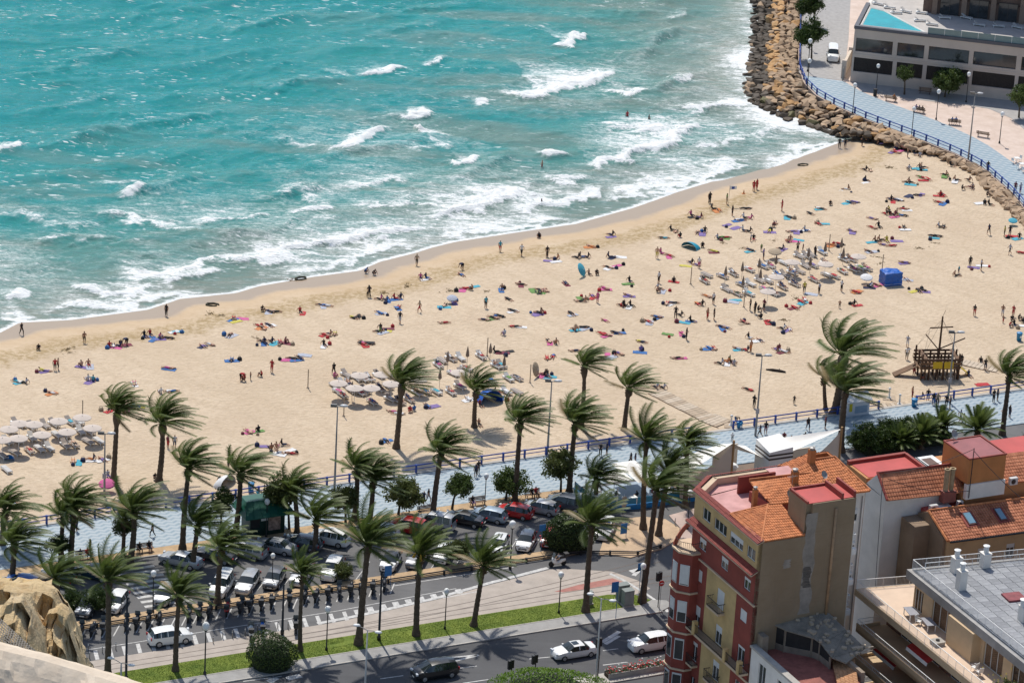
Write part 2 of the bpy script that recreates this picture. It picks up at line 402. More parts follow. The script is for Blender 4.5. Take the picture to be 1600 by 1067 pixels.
me = grid_mesh('sea', xs, ys, sea_h, {'foam': lambda X, Y: _fields(X, Y)[0], 'depth': lambda X, Y: _fields(X, Y)[2]})
mt, n, l, b = node_mat('sea_water')
fo = nn(n, 'Attribute', attribute_name='foam').outputs['Fac']; de = nn(n, 'Attribute', attribute_name='depth').outputs['Fac']
ob = mapping(n, l)
big = noise(n, l, mapping(n, l, -R(28), (0.35, 1, 1)), 0.07, 4, 0.55)
dd = mathn(n, l, 'ADD', de, mathn(n, l, 'MULTIPLY', mathn(n, l, 'SUBTRACT', big, 0.5), 60.0))
rp = n.new('ShaderNodeValToRGB'); el = rp.color_ramp.elements
el[0].position = 0.0; el[0].color = (0.23,0.26,0.215,1); el[1].position = 1.0; el[1].color = (0.0,0.252,0.275,1)
for ps, cc in ((0.10,(0.155,0.245,0.210,1)),(0.28,(0.075,0.255,0.228,1)),(0.55,(0.008,0.255,0.258,1))):
    e = el.new(ps); e.color = cc
l.new(mapr(n, l, dd, 0.0, 78.0, 0, 1, False), rp.inputs['Fac'])
wst = noise(n, l, mapping(n, l, -R(12), (0.30, 1.6, 1)), 0.9, 5, 0.6)
wcol = mixc(n, l, mapr(n, l, wst, 0.35, 0.75, 0, 0.35), rp.outputs['Color'], (0.03,0.30,0.295))
silt = noise(n, l, mapping(n, l, -R(24), (0.3, 1, 1)), 0.10, 5, 0.6)
sm = mathn(n, l, 'MULTIPLY', mapr(n, l, silt, 0.47, 0.64), mapr(n, l, de, 95.0, 25.0))
wcol = mixc(n, l, mathn(n, l, 'MULTIPLY', sm, 0.62), wcol, (0.19,0.245,0.205))
# foam: lacy threshold at several scales
la = noise(n, l, mapping(n, l, R(18), (0.42, 1.5, 1)), 0.62, 7, 0.70, 0.9)
lb = noise(n, l, mapping(n, l, -R(20), (0.7, 1.6, 1)), 2.3, 6, 0.72, 0.6)
ln = mathn(n, l, 'ADD', mathn(n, l, 'MULTIPLY', la, 0.85), mathn(n, l, 'MULTIPLY', lb, 0.75)); ln = mathn(n, l, 'SUBTRACT', ln, 0.30)
thr = mathn(n, l, 'SUBTRACT', 0.80, mathn(n, l, 'MULTIPLY', fo, 0.62))
mask = mapr(n, l, mathn(n, l, 'SUBTRACT', ln, thr), -0.02, 0.13)
thin = mapr(n, l, mathn(n, l, 'SUBTRACT', ln, thr), -0.22, 0.06, 0, 0.30)
mask = mathn(n, l, 'MAXIMUM', mask, thin)
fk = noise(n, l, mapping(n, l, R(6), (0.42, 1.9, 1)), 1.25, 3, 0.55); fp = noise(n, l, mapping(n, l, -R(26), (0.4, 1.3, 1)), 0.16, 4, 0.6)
glint_flk = mathn(n, l, 'MULTIPLY', mapr(n, l, fk, 0.615, 0.67), mapr(n, l, fp, 0.465, 0.61)); mask = mathn(n, l, 'MAXIMUM', mask, mathn(n, l, 'MULTIPLY', glint_flk, 0.9))  # white flecks in the colour: small whitecaps, and sun glints painted with them
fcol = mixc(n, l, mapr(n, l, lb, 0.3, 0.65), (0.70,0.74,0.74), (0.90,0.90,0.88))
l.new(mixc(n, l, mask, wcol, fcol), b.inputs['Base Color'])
l.new(mapr(n, l, mask, 0.0, 0.6, 0.10, 0.75), b.inputs['Roughness'])
b.inputs['IOR'].default_value = 1.33; b.inputs['Specular IOR Level'].default_value = 0.30
bp = n.new('ShaderNodeBump'); bp.inputs['Strength'].default_value = 0.95; bp.inputs['Distance'].default_value = 0.36
w1 = noise(n, l, mapping(n, l, -R(14), (0.45, 1.4, 1)), 1.5, 6, 0.62, 0.5); w2 = noise(n, l, mapping(n, l, -R(5), (0.6, 1.3, 1)), 5.0, 4, 0.6)
l.new(mathn(n, l, 'ADD', w1, mathn(n, l, 'MULTIPLY', w2, 0.45)), bp.inputs['Height']); l.new(bp.outputs['Normal'], b.inputs['Normal'])
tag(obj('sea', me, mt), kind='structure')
# sea floor, so that the sheet is not a skin over nothing
# ------------------------------------------------------------------ land, paving, road
def wave_tiles(name, rz, ca, cb, per=0.78):
    mt, n, l, b = node_mat(name)
    tc = n.new('ShaderNodeTexCoord'); mp = n.new('ShaderNodeMapping'); mp.inputs['Rotation'].default_value = (0,0,rz); l.new(tc.outputs['Object'], mp.inputs['Vector'])
    sp = n.new('ShaderNodeSeparateXYZ'); l.new(mp.outputs[0], sp.inputs[0])
    zz = mathn(n, l, 'PINGPONG', sp.outputs[0], 0.55)
    y = mathn(n, l, 'ADD', sp.outputs[1], mathn(n, l, 'MULTIPLY', zz, 0.62))
    s = mathn(n, l, 'SINE', mathn(n, l, 'MULTIPLY', y, 2*math.pi/per))
    f = mapr(n, l, s, -0.25, 0.25)
    x2 = mathn(n, l, 'SINE', mathn(n, l, 'MULTIPLY', sp.outputs[0], 2*math.pi/1.1))
    col = mixc(n, l, f, ca, cb)
    col = mixc(n, l, mathn(n, l, 'MULTIPLY', mapr(n, l, x2, -0.2, 0.2), 0.22), col, (0.42,0.46,0.475))
    ob = mapping(n, l); g = noise(n, l, ob, 0.35, 5); g2 = noise(n, l, ob, 6, 3)
    col = mixc(n, l, mapr(n, l, g, 0.45, 0.8, 0, 0.35), col, (0.36,0.40,0.41))
    col = mixc(n, l, mapr(n, l, g2, 0.55, 0.8, 0, 0.2), col, (0.25,0.30,0.33))
    l.new(col, b.inputs['Base Color']); b.inputs['Roughness'].default_value = 0.6
    return mt
TILE = wave_tiles('promenade_tiles', -PH, (0.345,0.40,0.425), (0.215,0.285,0.335))
TILE2 = wave_tiles('promenade_tiles_east', R(24), (0.33,0.40,0.435), (0.20,0.285,0.345), 1.0)

def road_mat(name, col, worn):
    mt, n, l, b = node_mat(name); ob = mapping(n, l)
    a = noise(n, l, ob, 0.16, 5); c = noise(n, l, ob, 9, 3); st = noise(n, l, mapping(n, l, -PH, (0.06, 1.0, 1)), 0.9, 4)
    k = mixc(n, l, mapr(n, l, a, 0.3, 0.75), col, worn)
    k = mixc(n, l, mapr(n, l, st, 0.48, 0.75, 0, 0.45), k, tuple(x*0.72 for x in col))
    k = mixc(n, l, mapr(n, l, c, 0.5, 0.8, 0, 0.3), k, tuple(x*1.5 for x in worn))
    sp = noise(n, l, ob, 0.8, 2); k = mixc(n, l, mapr(n, l, sp, 0.70, 0.76, 0, 0.5), k, tuple(x*0.5 for x in col))
    l.new(k, b.inputs['Base Color']); b.inputs['Roughness'].default_value = 0.82
    bp = n.new('ShaderNodeBump'); bp.inputs['Strength'].default_value = 0.25; bp.inputs['Distance'].default_value = 0.02
    l.new(noise(n, l, ob, 30, 2), bp.inputs['Height']); l.new(bp.outputs['Normal'], b.inputs['Normal'])
    return mt
ASPH = road_mat('asphalt', (0.098,0.096,0.097), (0.135,0.132,0.130))
ASPH2 = road_mat('asphalt_main', (0.062,0.062,0.066), (0.085,0.085,0.088))
PAINT = M('road_paint', (0.50,0.49,0.47), 0.75, 0.32, 2.2)
KERB = M('kerb_stone', (0.42,0.39,0.35), 0.8, 0.2, 1.2)
PAVE = M('grey_paving', (0.30,0.29,0.275), 0.8, 0.16, 0.8, 0.2, 8)
PINKP = M('pink_paving', (0.60,0.46,0.37), 0.8, 0.14, 0.5, 0.15, 6, hue=(0.58,0.47,0.40))
TRAMP = M('tram_paving', (0.40,0.345,0.295), 0.85, 0.14, 0.7, 0.2, 8)
OCHRE = M('ochre_gravel', (0.46,0.32,0.185), 0.95, 0.25, 0.9, 0.5, 5)
REDP = M('red_paving', (0.36,0.15,0.12), 0.8, 0.22, 1.2)
RAIL = M('tram_rail_steel', (0.13,0.105,0.09), 0.5, 0.2, 4, metal=0.4)
BLUE = M('blue_painted_metal', (0.012,0.055,0.30), 0.4, 0.15, 2)
BLACKM = M('black_painted_metal', (0.018,0.018,0.02), 0.45, 0.2, 3)
WHITEM = M('white_painted_metal', (0.78,0.78,0.76), 0.45, 0.08, 3)
GALV = M('galvanised_steel', (0.30,0.285,0.27), 0.5, 0.15, 3, metal=0.3)
CONC = M('concrete', (0.40,0.37,0.33), 0.85, 0.18, 0.9, 0.2, 10)
WOODB = M('bench_wood', (0.20,0.13,0.085), 0.7, 0.25, 4)

tag(sheet('ground', [(-120,120),(520,120),(520,325.6),(-120,325.6)], -0.05, PAVE))
tag(sheet('street', [(20,255),(300,255),(300,316.6),(20,316.6)], 0.0, ASPH))
tag(sheet('main_road', [(20,262),(210,262),(210,285.0),(20,285.0)], 0.005, ASPH2))
slab_uv('promenade', [(-40,316.6),(330,316.6),(330,325.7),(-40,325.7)], -1.2, 0.10, TILE)
slab_uv('planting_bed', [(60,314.9),(163.5,314.9),(164.6,316.58),(60,316.58)], -0.1, 0.10, OCHRE)
k = MB(); 
slab_uv('kerb_bed', [(60,314.72),(163.4,314.72),(163.5,314.88),(60,314.88)], -0.1, 0.13, KERB)
slab_uv('beach_wall', [(-40,325.7),(330,325.7),(330,326.15),(-40,326.15)], -1.3, 0.16, KERB)
# island between parking lot and street
isl = [(97,300.72),(158.2,300.72),(158.8,302.4),(97,302.4)]
slab_uv('island', isl, -0.1, 0.12, OCHRE)
isl2 = [UV(x, y) for x, y in ((935,868),(948,866),(985,872),(1034,858),(1060,842),(1062,826),(1040,812),(1005,808),(965,812),(945,838))]
slab_uv('island_corner', isl2, -0.1, 0.11, M('tan_gravel', (0.50,0.36,0.235), 0.95, 0.18, 0.8, 0.4, 5))
slab_uv('corner_pavement', [UV(x, y) for x, y in ((1064,842),(1100,850),(1130,800),(1085,795),(1045,806),(1063,826))], -0.1, 0.105, M('cream_red_paving', (0.44,0.33,0.28), 0.8, 0.25, 0.35))
lawn_poly = [(80,287.0),(158.6,287.0),(160.3,287.9),(159.2,289.6),(156.5,290.5),(80,290.4)]
slab_uv('lawn_soil', lawn_poly, -0.1, 0.10, M('lawn_soil', (0.115,0.185,0.018), 0.95, 0.25, 0.6, 0.2, 12, hue=(0.165,0.20,0.03)))
slab_uv('sidewalk', [(80,285.15),(160.2,285.15),(161.9,286.0),(161.8,287.2),(160.4,287.85),(158.6,286.97),(80,286.97)], -0.1, 0.12, PAVE)
slab_uv('kerb_main_road', [(80,284.95),(160.2,284.95),(160.2,285.13),(80,285.13)], -0.1, 0.13, KERB)
slab_uv('kerb_lawn', [(80,286.93),(158.6,286.93),(158.6,287.05),(80,287.05)], -0.1, 0.15, KERB)
# tram reserve, set in paving
tram = [(60,290.42),(156.5,290.52),(159.2,289.65),(161.6,290.5),(161.2,292.8),(159.6,295.6),(155.6,297.6),(153.5,298.2),(146,296.9),(139,295.4),(127,293.9),(60,293.6)]
sheet('tramway', tram, 0.010, TRAMP)
sheet('tram_reserve_red', [UV(x, y) for x, y in ((866,924),(905,913),(957,903),(975,909.5),(918,919.5),(880,925))], 0.018, REDP)
trk = MB()
def strip(mb, pts, w, z, h=0.0):
    for i in range(len(pts)-1):
        a = Vector(pts[i]).to_2d(); b_ = Vector(pts[i+1]).to_2d(); d = (b_-a).normalized(); q = Vector((-d.y, d.x))*w/2
        mb.add([(a.x+q.x,a.y+q.y,z),(a.x-q.x,a.y-q.y,z),(b_.x-q.x,b_.y-q.y,z),(b_.x+q.x,b_.y+q.y,z)], [(0,1,2,3)])
tr = tag(bpy.data.objects.new('tram_track', None), 'steel tram rails set in pink paving beside the lawn', 'rails'); COL.objects.link(tr)
def curve_uv(f, u0, u1, st=3.0):
    us = np.arange(u0, u1+st, st); return [W(u, f(u)) for u in us]
for dv in (0, 1.0):
    mb = MB(); strip(mb, curve_uv(lambda u: 291.45+dv+0.00004*(u-110)**2*(u > 110), 60, 190), 0.11, 0.016); mb.build('rail', RAIL, tr)
    mb = MB(); strip(mb, curve_uv(lambda u: 291.5+dv+max(0, u-122)**1.7*0.0075, 118, 166, 2), 0.11, 0.017); mb.build('rail', RAIL, tr)
# white kerb along the far side of the tram reserve
kp = [(125,293.95),(130,294.3),(139,295.45),(146,297.0),(153.4,298.35)]
mb = MB(); strip(mb, [W(u, v+0.28) for u, v in kp], 0.5, 0.02); o = mb.build('kerb_line', PAINT); o['kind'] = 'structure'
kp2 = [UV(x, y) for x, y in ((953,896),(970,904),(986,913),(1007,926),(1026,939),(1040,950),(1043,956))]
mb = MB(); strip(mb, [W(u, v) for u, v in kp2], 0.35, 0.022); o = mb.build('kerb_arc', PAINT); o['kind'] = 'structure'
# painted markings
mk = tag(thing('road_markings', 'white painted lane dashes, arrows and bay lines on the road', 'markings'))
def line_px(a, b_, w=0.14, name='dash', z=0.012):
    mb = MB(); strip(mb, [P(*a), P(*b_)], w, z); return mb.build(name, PAINT, mk)
for a, b_ in (((714,1044),(745,1040)),((827,1029),(859,1026)),((942,1016),(966,1013)),((723,1067),(763,1061)),((849,1050),(890,1045.5)),((942,1038.6),(980,1034)),
              ((594,1060),(630,1055)),((1060,1003),(1090,999)),((380,1064),(440,1056)),((692,994),(720,990)),((692,934),(745,924)),((300,1075),(340,1070))):
    line_px(a, b_)
for a, b_, w in (((694,1028),(745,1023),.3),((702,1034),(748,1023),.35),((694,1028),(703,1034),.5),((941,1003),(968,986),.5),((946,1006),(967,993),.4),((420,1065),(432,1058),.8),((448,1060),(470,1055),.8),
                 ((985,893),(1000,889),.7),((1000,889),(990,899),.5)):
    line_px(a, b_, w, 'arrow')
for i in range(40):                                        # hatched strip between street and tram
    u = 101 + i*1.5
    if u < 128.5:
        vb = 293.75 + max(0, u-119)*0.012
        mb = MB(); mb.add([W(u,vb+.1,.012),W(u+.42,vb+.1,.012),W(u+.85,295.9,.012),W(u+.43,295.9,.012)], [(0,1,2,3)]); mb.build('hatch_bar', PAINT, mk)
    elif u < 142:
        vb = 295.0+(u-128)*0.09
        mb = MB(); mb.add([W(u,vb-.3,.024),W(u+.7,vb-.3,.024),W(u+.9,vb+.75,.024),W(u+.2,vb+.75,.024)], [(0,1,2,3)]); mb.build('hatch_bar', PAINT, mk)
mb = MB(); strip(mb, [W(95,296.25),W(128,296.3),W(142,297.2)], 0.12, .012); mb.build('edge_line', PAINT, mk)
for i in range(31):                                        # motorcycle bays
    u = 99.2 + i*1.22
    mb = MB(); strip(mb, [W(u-0.9,298.3), W(u+0.55,300.55)], 0.13, .012); mb.build('bay_line', PAINT, mk)
mb = MB(); strip(mb, [W(136,299.9),W(150,300.0)], 0.13, .012); mb.build('edge_line', PAINT, mk)
for i in range(9):                                         # pedestrian crossing through the parking lot
    v = 303.6 + i*1.12
    mb = MB(); strip(mb, [W(109.6,v), W(114.8-0.12*i,v)], 0.52, .012); mb.build('crossing_bar', PAINT, mk)
for u in [118+2.9*i for i in range(14)]:
    mb = MB(); strip(mb, [W(u+0.2,302.5), W(u+3.4,306.2)], 0.1, .012); mb.build('bay_line', PAINT, mk)
# grass blades
gm = MB(); rs = random.Random(5)
umin, umax = 80, 160
def in_poly(u, v, poly):
    c = False; j = len(poly)-1
    for i in range(len(poly)):
        if (poly[i][1] > v) != (poly[j][1] > v) and u < (poly[j][0]-poly[i][0])*(v-poly[i][1])/(poly[j][1]-poly[i][1])+poly[i][0]: c = not c
        j = i
    return c
NG = 60000
gr = np.random.RandomState(5); U_ = gr.uniform(98, umax, NG); V_ = gr.uniform(287.1, 290.4, NG)
bare = vnoise(U_*0.45, V_*0.45, 77); keep = (bare < 0.86) | (gr.rand(NG) > .85)
GV = []; GF = []
for u, v, kp_ in zip(U_, V_, keep):
    if not kp_ or (u > 155 and not in_poly(u, v, lawn_poly)): continue
    p = W(u, v, 0.10); a = rs.uniform(0, 6.28); w = rs.uniform(.018, .032); h = rs.uniform(.03, .06)
    dx, dy = math.cos(a)*w, math.sin(a)*w; lx, ly = rs.uniform(-.03,.03), rs.uniform(-.03,.03)
    k0 = len(GV); GV += [(p.x-dx,p.y-dy,p.z),(p.x+dx,p.y+dy,p.z),(p.x+lx,p.y+ly,p.z+h)]; GF.append((k0,k0+1,k0+2))
gm.v = GV; gm.f = GF
o = gm.build('grass', M('grass_blade', (0.145,0.245,0.02), 0.6, 0.25, 0.6, hue=(0.20,0.27,0.03))); tag(o, 'short green grass on the strip between tram rails and road', 'grass', kind='stuff')

# ------------------------------------------------------------------ east promenade and park
EP = [(1262,-60),(1252,0),(1248,70),(1248,105),(1256,130),(1275,150),(1304,166),(1349,186),(1396,204),(1444,222),(1491,241),(1531,261),(1558,283),(1580,303),(1600,326),(1640,375),(1690,440),(1740,500)]
EPW = [toUV(*P(x, y, 0.1).to_2d()) for x, y in EP]
inner = [(1800,500),(1800,-60)]
slab_uv('park_ground', EPW + [toUV(*P(x, y, 0.1).to_2d()) for x, y in inner], -1.4, 0.06, PINKP)
band_in = [(1700,395),(1660,350),(1620,290),(1588,258),(1545,228),(1520,214),(1479,195),(1430,176),(1378,157),(1345,143),(1318,127),(1252,118)]
sheet('promenade_east', EPW[3:17] + [toUV(*P(x, y, 0.1).to_2d()) for x, y in band_in], 0.10, TILE2)
sheet('access_road', [toUV(*P(x, y, 0.1).to_2d()) for x, y in ((1254,-60),(1250,0),(1248,112),(1252,118),(1318,126),(1326,60),(1332,-60))], 0.085, M('grey_cobbles', (0.34,0.325,0.31), 0.85, 0.16, 1.5, 0.3, 9))
sheet('park_grey_paving', [toUV(*P(x, y, 0.1).to_2d()) for x, y in ((1345,143),(1390,150),(1450,158),(1500,163),(1545,170),(1580,185),(1600,202),(1700,230),(1700,150),(1330,118))], 0.09, M('grey_park_paving', (0.36,0.345,0.33), 0.85, 0.12, 0.6))
wp = EPW
mb = MB()
for i in range(len(wp)-1):
    a = Vector(wp[i]); b_ = Vector(wp[i+1]); d = (b_-a).normalized(); q = Vector((-d.y, d.x))
    pts = [a-q*0.05, b_-q*0.05, b_+q*0.4, a+q*0.4]
    vs = [W(p.x, p.y, -1.0) for p in pts]+[W(p.x, p.y, 0.17) for p in pts]
    mb.add(vs, [(0,1,2,3),(7,6,5,4),(4,5,1,0),(5,6,2,1),(6,7,3,2),(7,4,0,3)])
o = mb.build('sea_wall', M('pink_kerb', (0.46,0.36,0.29), 0.8, 0.15, 0.6)); o['kind'] = 'structure'

# ------------------------------------------------------------------ railings
def railing(pts, label, spacing=2.75, h=1.02, mat=BLUE, post=(0.09,), name='railing', z=0.1, grp='blue promenade railings'):
    """pts: world points; a thing with its posts and rails"""
    t = thing(name, label, 'railing', (pts[0].x, pts[0].y, z), 0, grp)
    L = [Vector((p.x-pts[0].x, p.y-pts[0].y, 0)) for p in pts]
    pm = MB(); pm.cbox((0,0,h/2), (0.2,0.2,h)); pm.cbox((0,0,h+0.02), (0.23,0.23,0.05)); pme = pm.mesh('post'); pme.materials.append(mat)
    # resample
    seg = [0]
    for i in range(len(L)-1): seg.append(seg[-1]+(L[i+1]-L[i]).length)
    def at(s):
        for i in range(len(L)-1):
            if s <= seg[i+1] or i == len(L)-2:
                return L[i].lerp(L[i+1], (s-seg[i])/max(1e-6, seg[i+1]-seg[i]))
    n_ = max(1, round(seg[-1]/spacing)); ps = [at(seg[-1]*i/n_) for i in range(n_+1)]
    for i, p in enumerate(ps):
        d = ps[min(i+1, n_)]-ps[max(i-1, 0)]
        inst('post', pme, t, p, (0,0,math.atan2(d.y, d.x)))
    for hh, r in ((h-0.04, 0.075), (h*0.52, 0.05)):
        mb = MB(); mb.tube([p+Vector((0,0,hh)) for p in ps], r, 6); mb.build('rail', mat, t)
    return t
def rail_uv(u0, u1, label): return railing([W(u0, 325.9), W(u1, 325.9)], label)
rail_uv(60, UV(1115,708)[0], 'long blue railing with square posts between palm-lined promenade and beach')
rail_uv(UV(1166,688)[0], UV(1383,648)[0], 'blue railing behind the white sail awnings facing the beach')
rail_uv(UV(1454,648)[0], 232, 'blue railing beside the wooden play ship')
railing([P(x, y, 0.1) for x, y in ((1252,-30),(1250,60),(1249,107),(1258,131),(1277,149),(1304,164),(1349,184),(1396,202),(1444,220),(1491,239),(1531,259),(1558,281),(1580,301),(1600,324),(1640,372))],
        'blue railing curving along the rock breakwater', 2.55)
t = railing([W(97,300.66), W(137,300.66), W(157.5,300.6), W(160.6,299.8), W(163.2,298.1), W(167.2,299.0)], 'low black rail along the island behind the parked motorcycles', 3.2, 0.5, BLACKM, name='low_rail', z=0.0, grp='black rails')

# ------------------------------------------------------------------ rock breakwater
def rock_mesh(seed, sub=0):
    rs = random.Random(seed); bm = bmesh.new()
    sx, sy, sz = rs.uniform(.75,1.25), rs.uniform(.7,1.0), rs.uniform(.5,.75)
    for _ in range(15):
        v = Vector((rs.gauss(0,1), rs.gauss(0,1), rs.gauss(0,1))).normalized()
        p = [max(-.78, min(.78, c)) for c in v]
        bm.verts.new((p[0]*sx, p[1]*sy, p[2]*sz))
    r = bmesh.ops.convex_hull(bm, input=bm.verts[:])
    bmesh.ops.delete(bm, geom=[g for g in r['geom_interior'] if isinstance(g, bmesh.types.BMVert)], context='VERTS')
    bmesh.ops.dissolve_limit(bm, angle_limit=R(14), verts=bm.verts[:], edges=bm.edges[:])
    bmesh.ops.bevel(bm, geom=bm.edges[:], offset=0.022, segments=1, affect='EDGES')
    me = bpy.data.meshes.new('rock'); bm.to_mesh(me); bm.free(); return me
def rock_mat(name, a, b_, wet=False):
    mt, n, l, b = node_mat(name); ob = mapping(n, l)
    oi = n.new('ShaderNodeObjectInfo'); 
    f = noise(n, l, ob, 1.6, 6, 0.65)
    c = mixc(n, l, mapr(n, l, f, 0.3, 0.7), a, b_)
    c = mixc(n, l, mathn(n, l, 'MULTIPLY', oi.outputs['Random'], 0.55), c, tuple(x*0.55 for x in a))
    l.new(c, b.inputs['Base Color']); b.inputs['Roughness'].default_value = 0.72 if wet else 0.9
    bp = n.new('ShaderNodeBump'); bp.inputs['Strength'].default_value = 0.5; bp.inputs['Distance'].default_value = 0.08
    l.new(noise(n, l, ob, 5, 6, 0.7), bp.inputs['Height']); l.new(bp.outputs['Normal'], b.inputs['Normal'])
    return mt
RK_TAN = rock_mat('rock_tan', (0.43,0.29,0.175), (0.50,0.37,0.25)); RK_OR = rock_mat('rock_orange', (0.47,0.255,0.095), (0.54,0.34,0.165))
RK_WET = rock_mat('rock_wet', (0.060,0.044,0.028), (0.13,0.088,0.052), True); RK_GRN = rock_mat('rock_weedy', (0.11,0.10,0.03), (0.16,0.13,0.06), True)
RMESH = {}
for nm, mm in (('t', RK_TAN), ('o', RK_OR), ('w', RK_WET), ('g', RK_GRN)):
    RMESH[nm] = []
    for s in range(9):
        me = rock_mesh(s*7+3); me.materials.append(mm); RMESH[nm].append(me)
out_px = [(1182,-60),(1176,0),(1174,60),(1170,105),(1163,142),(1175,163),(1205,178),(1240,193),(1285,206),(1311,219),(1360,226),(1412,243),(1450,251),(1495,269),(1525,288),(1544,313),(1570,341),(1600,365),(1640,410)]
in_px = [(1252,-60),(1250,0),(1247,40),(1245,80),(1244,112),(1253,138),(1275,157),(1300,168),(1330,181),(1360,193),(1396,208),(1430,221),(1470,237),(1505,254),(1535,270),(1558,289),(1580,309),(1598,332),(1630,370)]
bw = thing('breakwater', 'long breakwater of tan and orange boulders curving from the sea to the beach', 'breakwater')
rs = random.Random(11); cand = []
for i in range(len(out_px)-1):
    o0, o1 = P(*out_px[i], SEA_Z), P(*out_px[i+1], SEA_Z); i0, i1 = P(*in_px[i], 0), P(*in_px[i+1], 0)
    ln_ = ((o1-o0).length+(i1-i0).length)/2; wd_ = ((i0-o0).length+(i1-o1).length)/2
    nl, nw = max(1, round(ln_/(1.42 if i < 9 else 1.2))), max(2, round(wd_/(1.2 if i < 9 else 1.05)))
    for a in range(nl):
        for c in range(nw):
            fa = (a+rs.uniform(.15,.85))/nl; fc = (c+rs.uniform(.2,.8))/nw
            p = o0.lerp(o1, fa).lerp(i0.lerp(i1, fa), fc)
            kind = 't'
            if i < 5:
                kind = 'w' if fc < 0.42+rs.uniform(-.08,.08) else ('o' if fc < 0.62 and rs.random() < .75 else ('o' if rs.random() < .15 else 't'))
                if fc < .2 and rs.random() < .4: kind = 't' if rs.random() < .5 else 'w'
            elif i < 10:
                kind = 'w' if fc < 0.20 else ('g' if fc < .24 and rs.random() < .5 else ('o' if rs.random() < .22 else 't'))
                if fc < .5 and rs.random() < .25: kind = 'w'
            beachward = 9 <= i
            zt = SEA_Z + (0.0-SEA_Z+0.25)*(fc**0.8) if not beachward else -0.12 + 0.45*fc
            cand.append((p.y, p, zt, kind, i, fc))
cand.sort(key=lambda q: q[0])
joined = {}
for k_, (yy, p, zt, kind, i, fc) in enumerate(cand):
    s = rs.uniform(.85,1.25)*(.90 if i < 9 else .94)
    rot = (rs.uniform(-.35,.35), rs.uniform(-.35,.35), rs.uniform(0,6.28)); sc_ = (s*rs.uniform(.9,1.25), s*rs.uniform(.85,1.15), s*rs.uniform(.7,1.0))
    if k_ < 300: inst('rock', rs.choice(RMESH[kind]), bw, (p.x, p.y, zt-0.15), rot, sc_)
    else:
        mb = joined.setdefault(kind, MB()); me = rs.choice(RMESH[kind])
        mm = Matrix.Translation((p.x, p.y, zt-0.15)) @ Euler(rot).to_matrix().to_4x4() @ Matrix.Diagonal((*sc_, 1))
        mb.add([mm @ v.co for v in me.vertices], [tuple(f.vertices) for f in me.polygons])
for kd, mb in joined.items():
    o = mb.build('far_rocks', {'t': RK_TAN, 'o': RK_OR, 'w': RK_WET, 'g': RK_GRN}[kd], bw); o['kind'] = 'stuff'
# a bed under the boulders
mb = MB()
for i in range(len(out_px)-1):
    a, b_ = P(*out_px[i], SEA_Z), P(*out_px[i+1], SEA_Z); c, d = P(*in_px[i+1], 0), P(*in_px[i], 0)
    a.z = b_.z = SEA_Z-0.5 if i < 9 else -0.9; c.z = d.z = -0.35
    mb.quad(a, b_, c, d)
mb.build('rubble_bed', M('rubble', (0.10,0.075,0.05), 0.95, 0.3, 2, 0.6, 5), bw)
# ------------------------------------------------------------------ buildings
RB_U, RB_V = 153.7, 255.7                      # corner of the red house; the block is laid out in metres from it
class BB:
    def __init__(s, name, label, x0, y0, cat='building', group=None):
        s.x0, s.y0 = x0, y0; s.root = thing(name, label, cat, W(RB_U+x0, RB_V+y0, 0), PH, group)
    def build(s, mb, name, mat, parent=None, smooth=False):
        mb.v = [(x-s.x0, y-s.y0, z) for x, y, z in mb.v]
        return mb.build(name, mat, parent or s.root, smooth)
def holed(mb, ax, p, th, a0, a1, z0, z1, holes):
    """a wall with real openings. ax 'x': wall in the plane x=p (spans y); 'y': plane y=p (spans x); th: thickness inward"""
    cs = sorted({a0, a1} | {h[0] for h in holes} | {h[1] for h in holes})
    for i in range(len(cs)-1):
        c0, c1 = cs[i], cs[i+1]; mid = (c0+c1)/2; hs = sorted([h for h in holes if h[0] <= mid <= h[1]], key=lambda h: h[2]); z = z0
        spans = []
        for h in hs:
            if h[2] > z: spans.append((z, h[2]))
            z = h[3]
        if z < z1: spans.append((z, z1))
        for s0, s1 in spans:
            lo, hi = min(p, p+th), max(p, p+th)
            if ax == 'x': mb.box(lo, hi, c0, c1, s0, s1)
            else: mb.box(c0, c1, lo, hi, s0, s1)
GLASS = M('window_glass', (0.030,0.036,0.04), 0.08, 0.3, 0.8, spec=0.8)
SHUT = M('roller_shutter', (0.62,0.62,0.60), 0.6, 0.08, 2)
FRAME = M('window_frame_white', (0.70,0.70,0.68), 0.5, 0.06, 3)
def window(B_, ax, p, sgn, a0, a1, z0, z1, shut=0.0, frame=FRAME, div=1, name='window', inset=0.14):
    """sgn: +1 when the inside lies towards plus. frame > pane(s), shutter"""
    d = p + sgn*inset; t = 0.06
    def bx(mb, q0, q1, c0, c1, s0, s1):
        lo, hi = min(q0, q1), max(q0, q1)
        if ax == 'x': mb.box(lo, hi, c0, c1, s0, s1)
        else: mb.box(c0, c1, lo, hi, s0, s1)
    f = MB(); q = d-sgn*0.05
    bx(f, q, d, a0, a0+t, z0, z1); bx(f, q, d, a1-t, a1, z0, z1); bx(f, q, d, a0+t, a1-t, z0, z0+t); bx(f, q, d, a0+t, a1-t, z1-t, z1)
    for k in range(1, div+1):
        c = a0+(a1-a0)*k/(div+1); bx(f, q, d, c-t/2, c+t/2, z0+t, z1-t)
    w = B_.build(f, name, frame)
    g = MB(); bx(g, d, d+sgn*0.03, a0+.02, a1-.02, z0+.02, z1-.02); B_.build(g, 'pane', GLASS, w)
    if shut:
        s_ = MB(); bx(s_, q-sgn*0.03, q-sgn*0.005, a0+.01, a1-.01, z1-(z1-z0)*shut, z1-.005); B_.build(s_, 'shutter', SHUT, w)
    return w
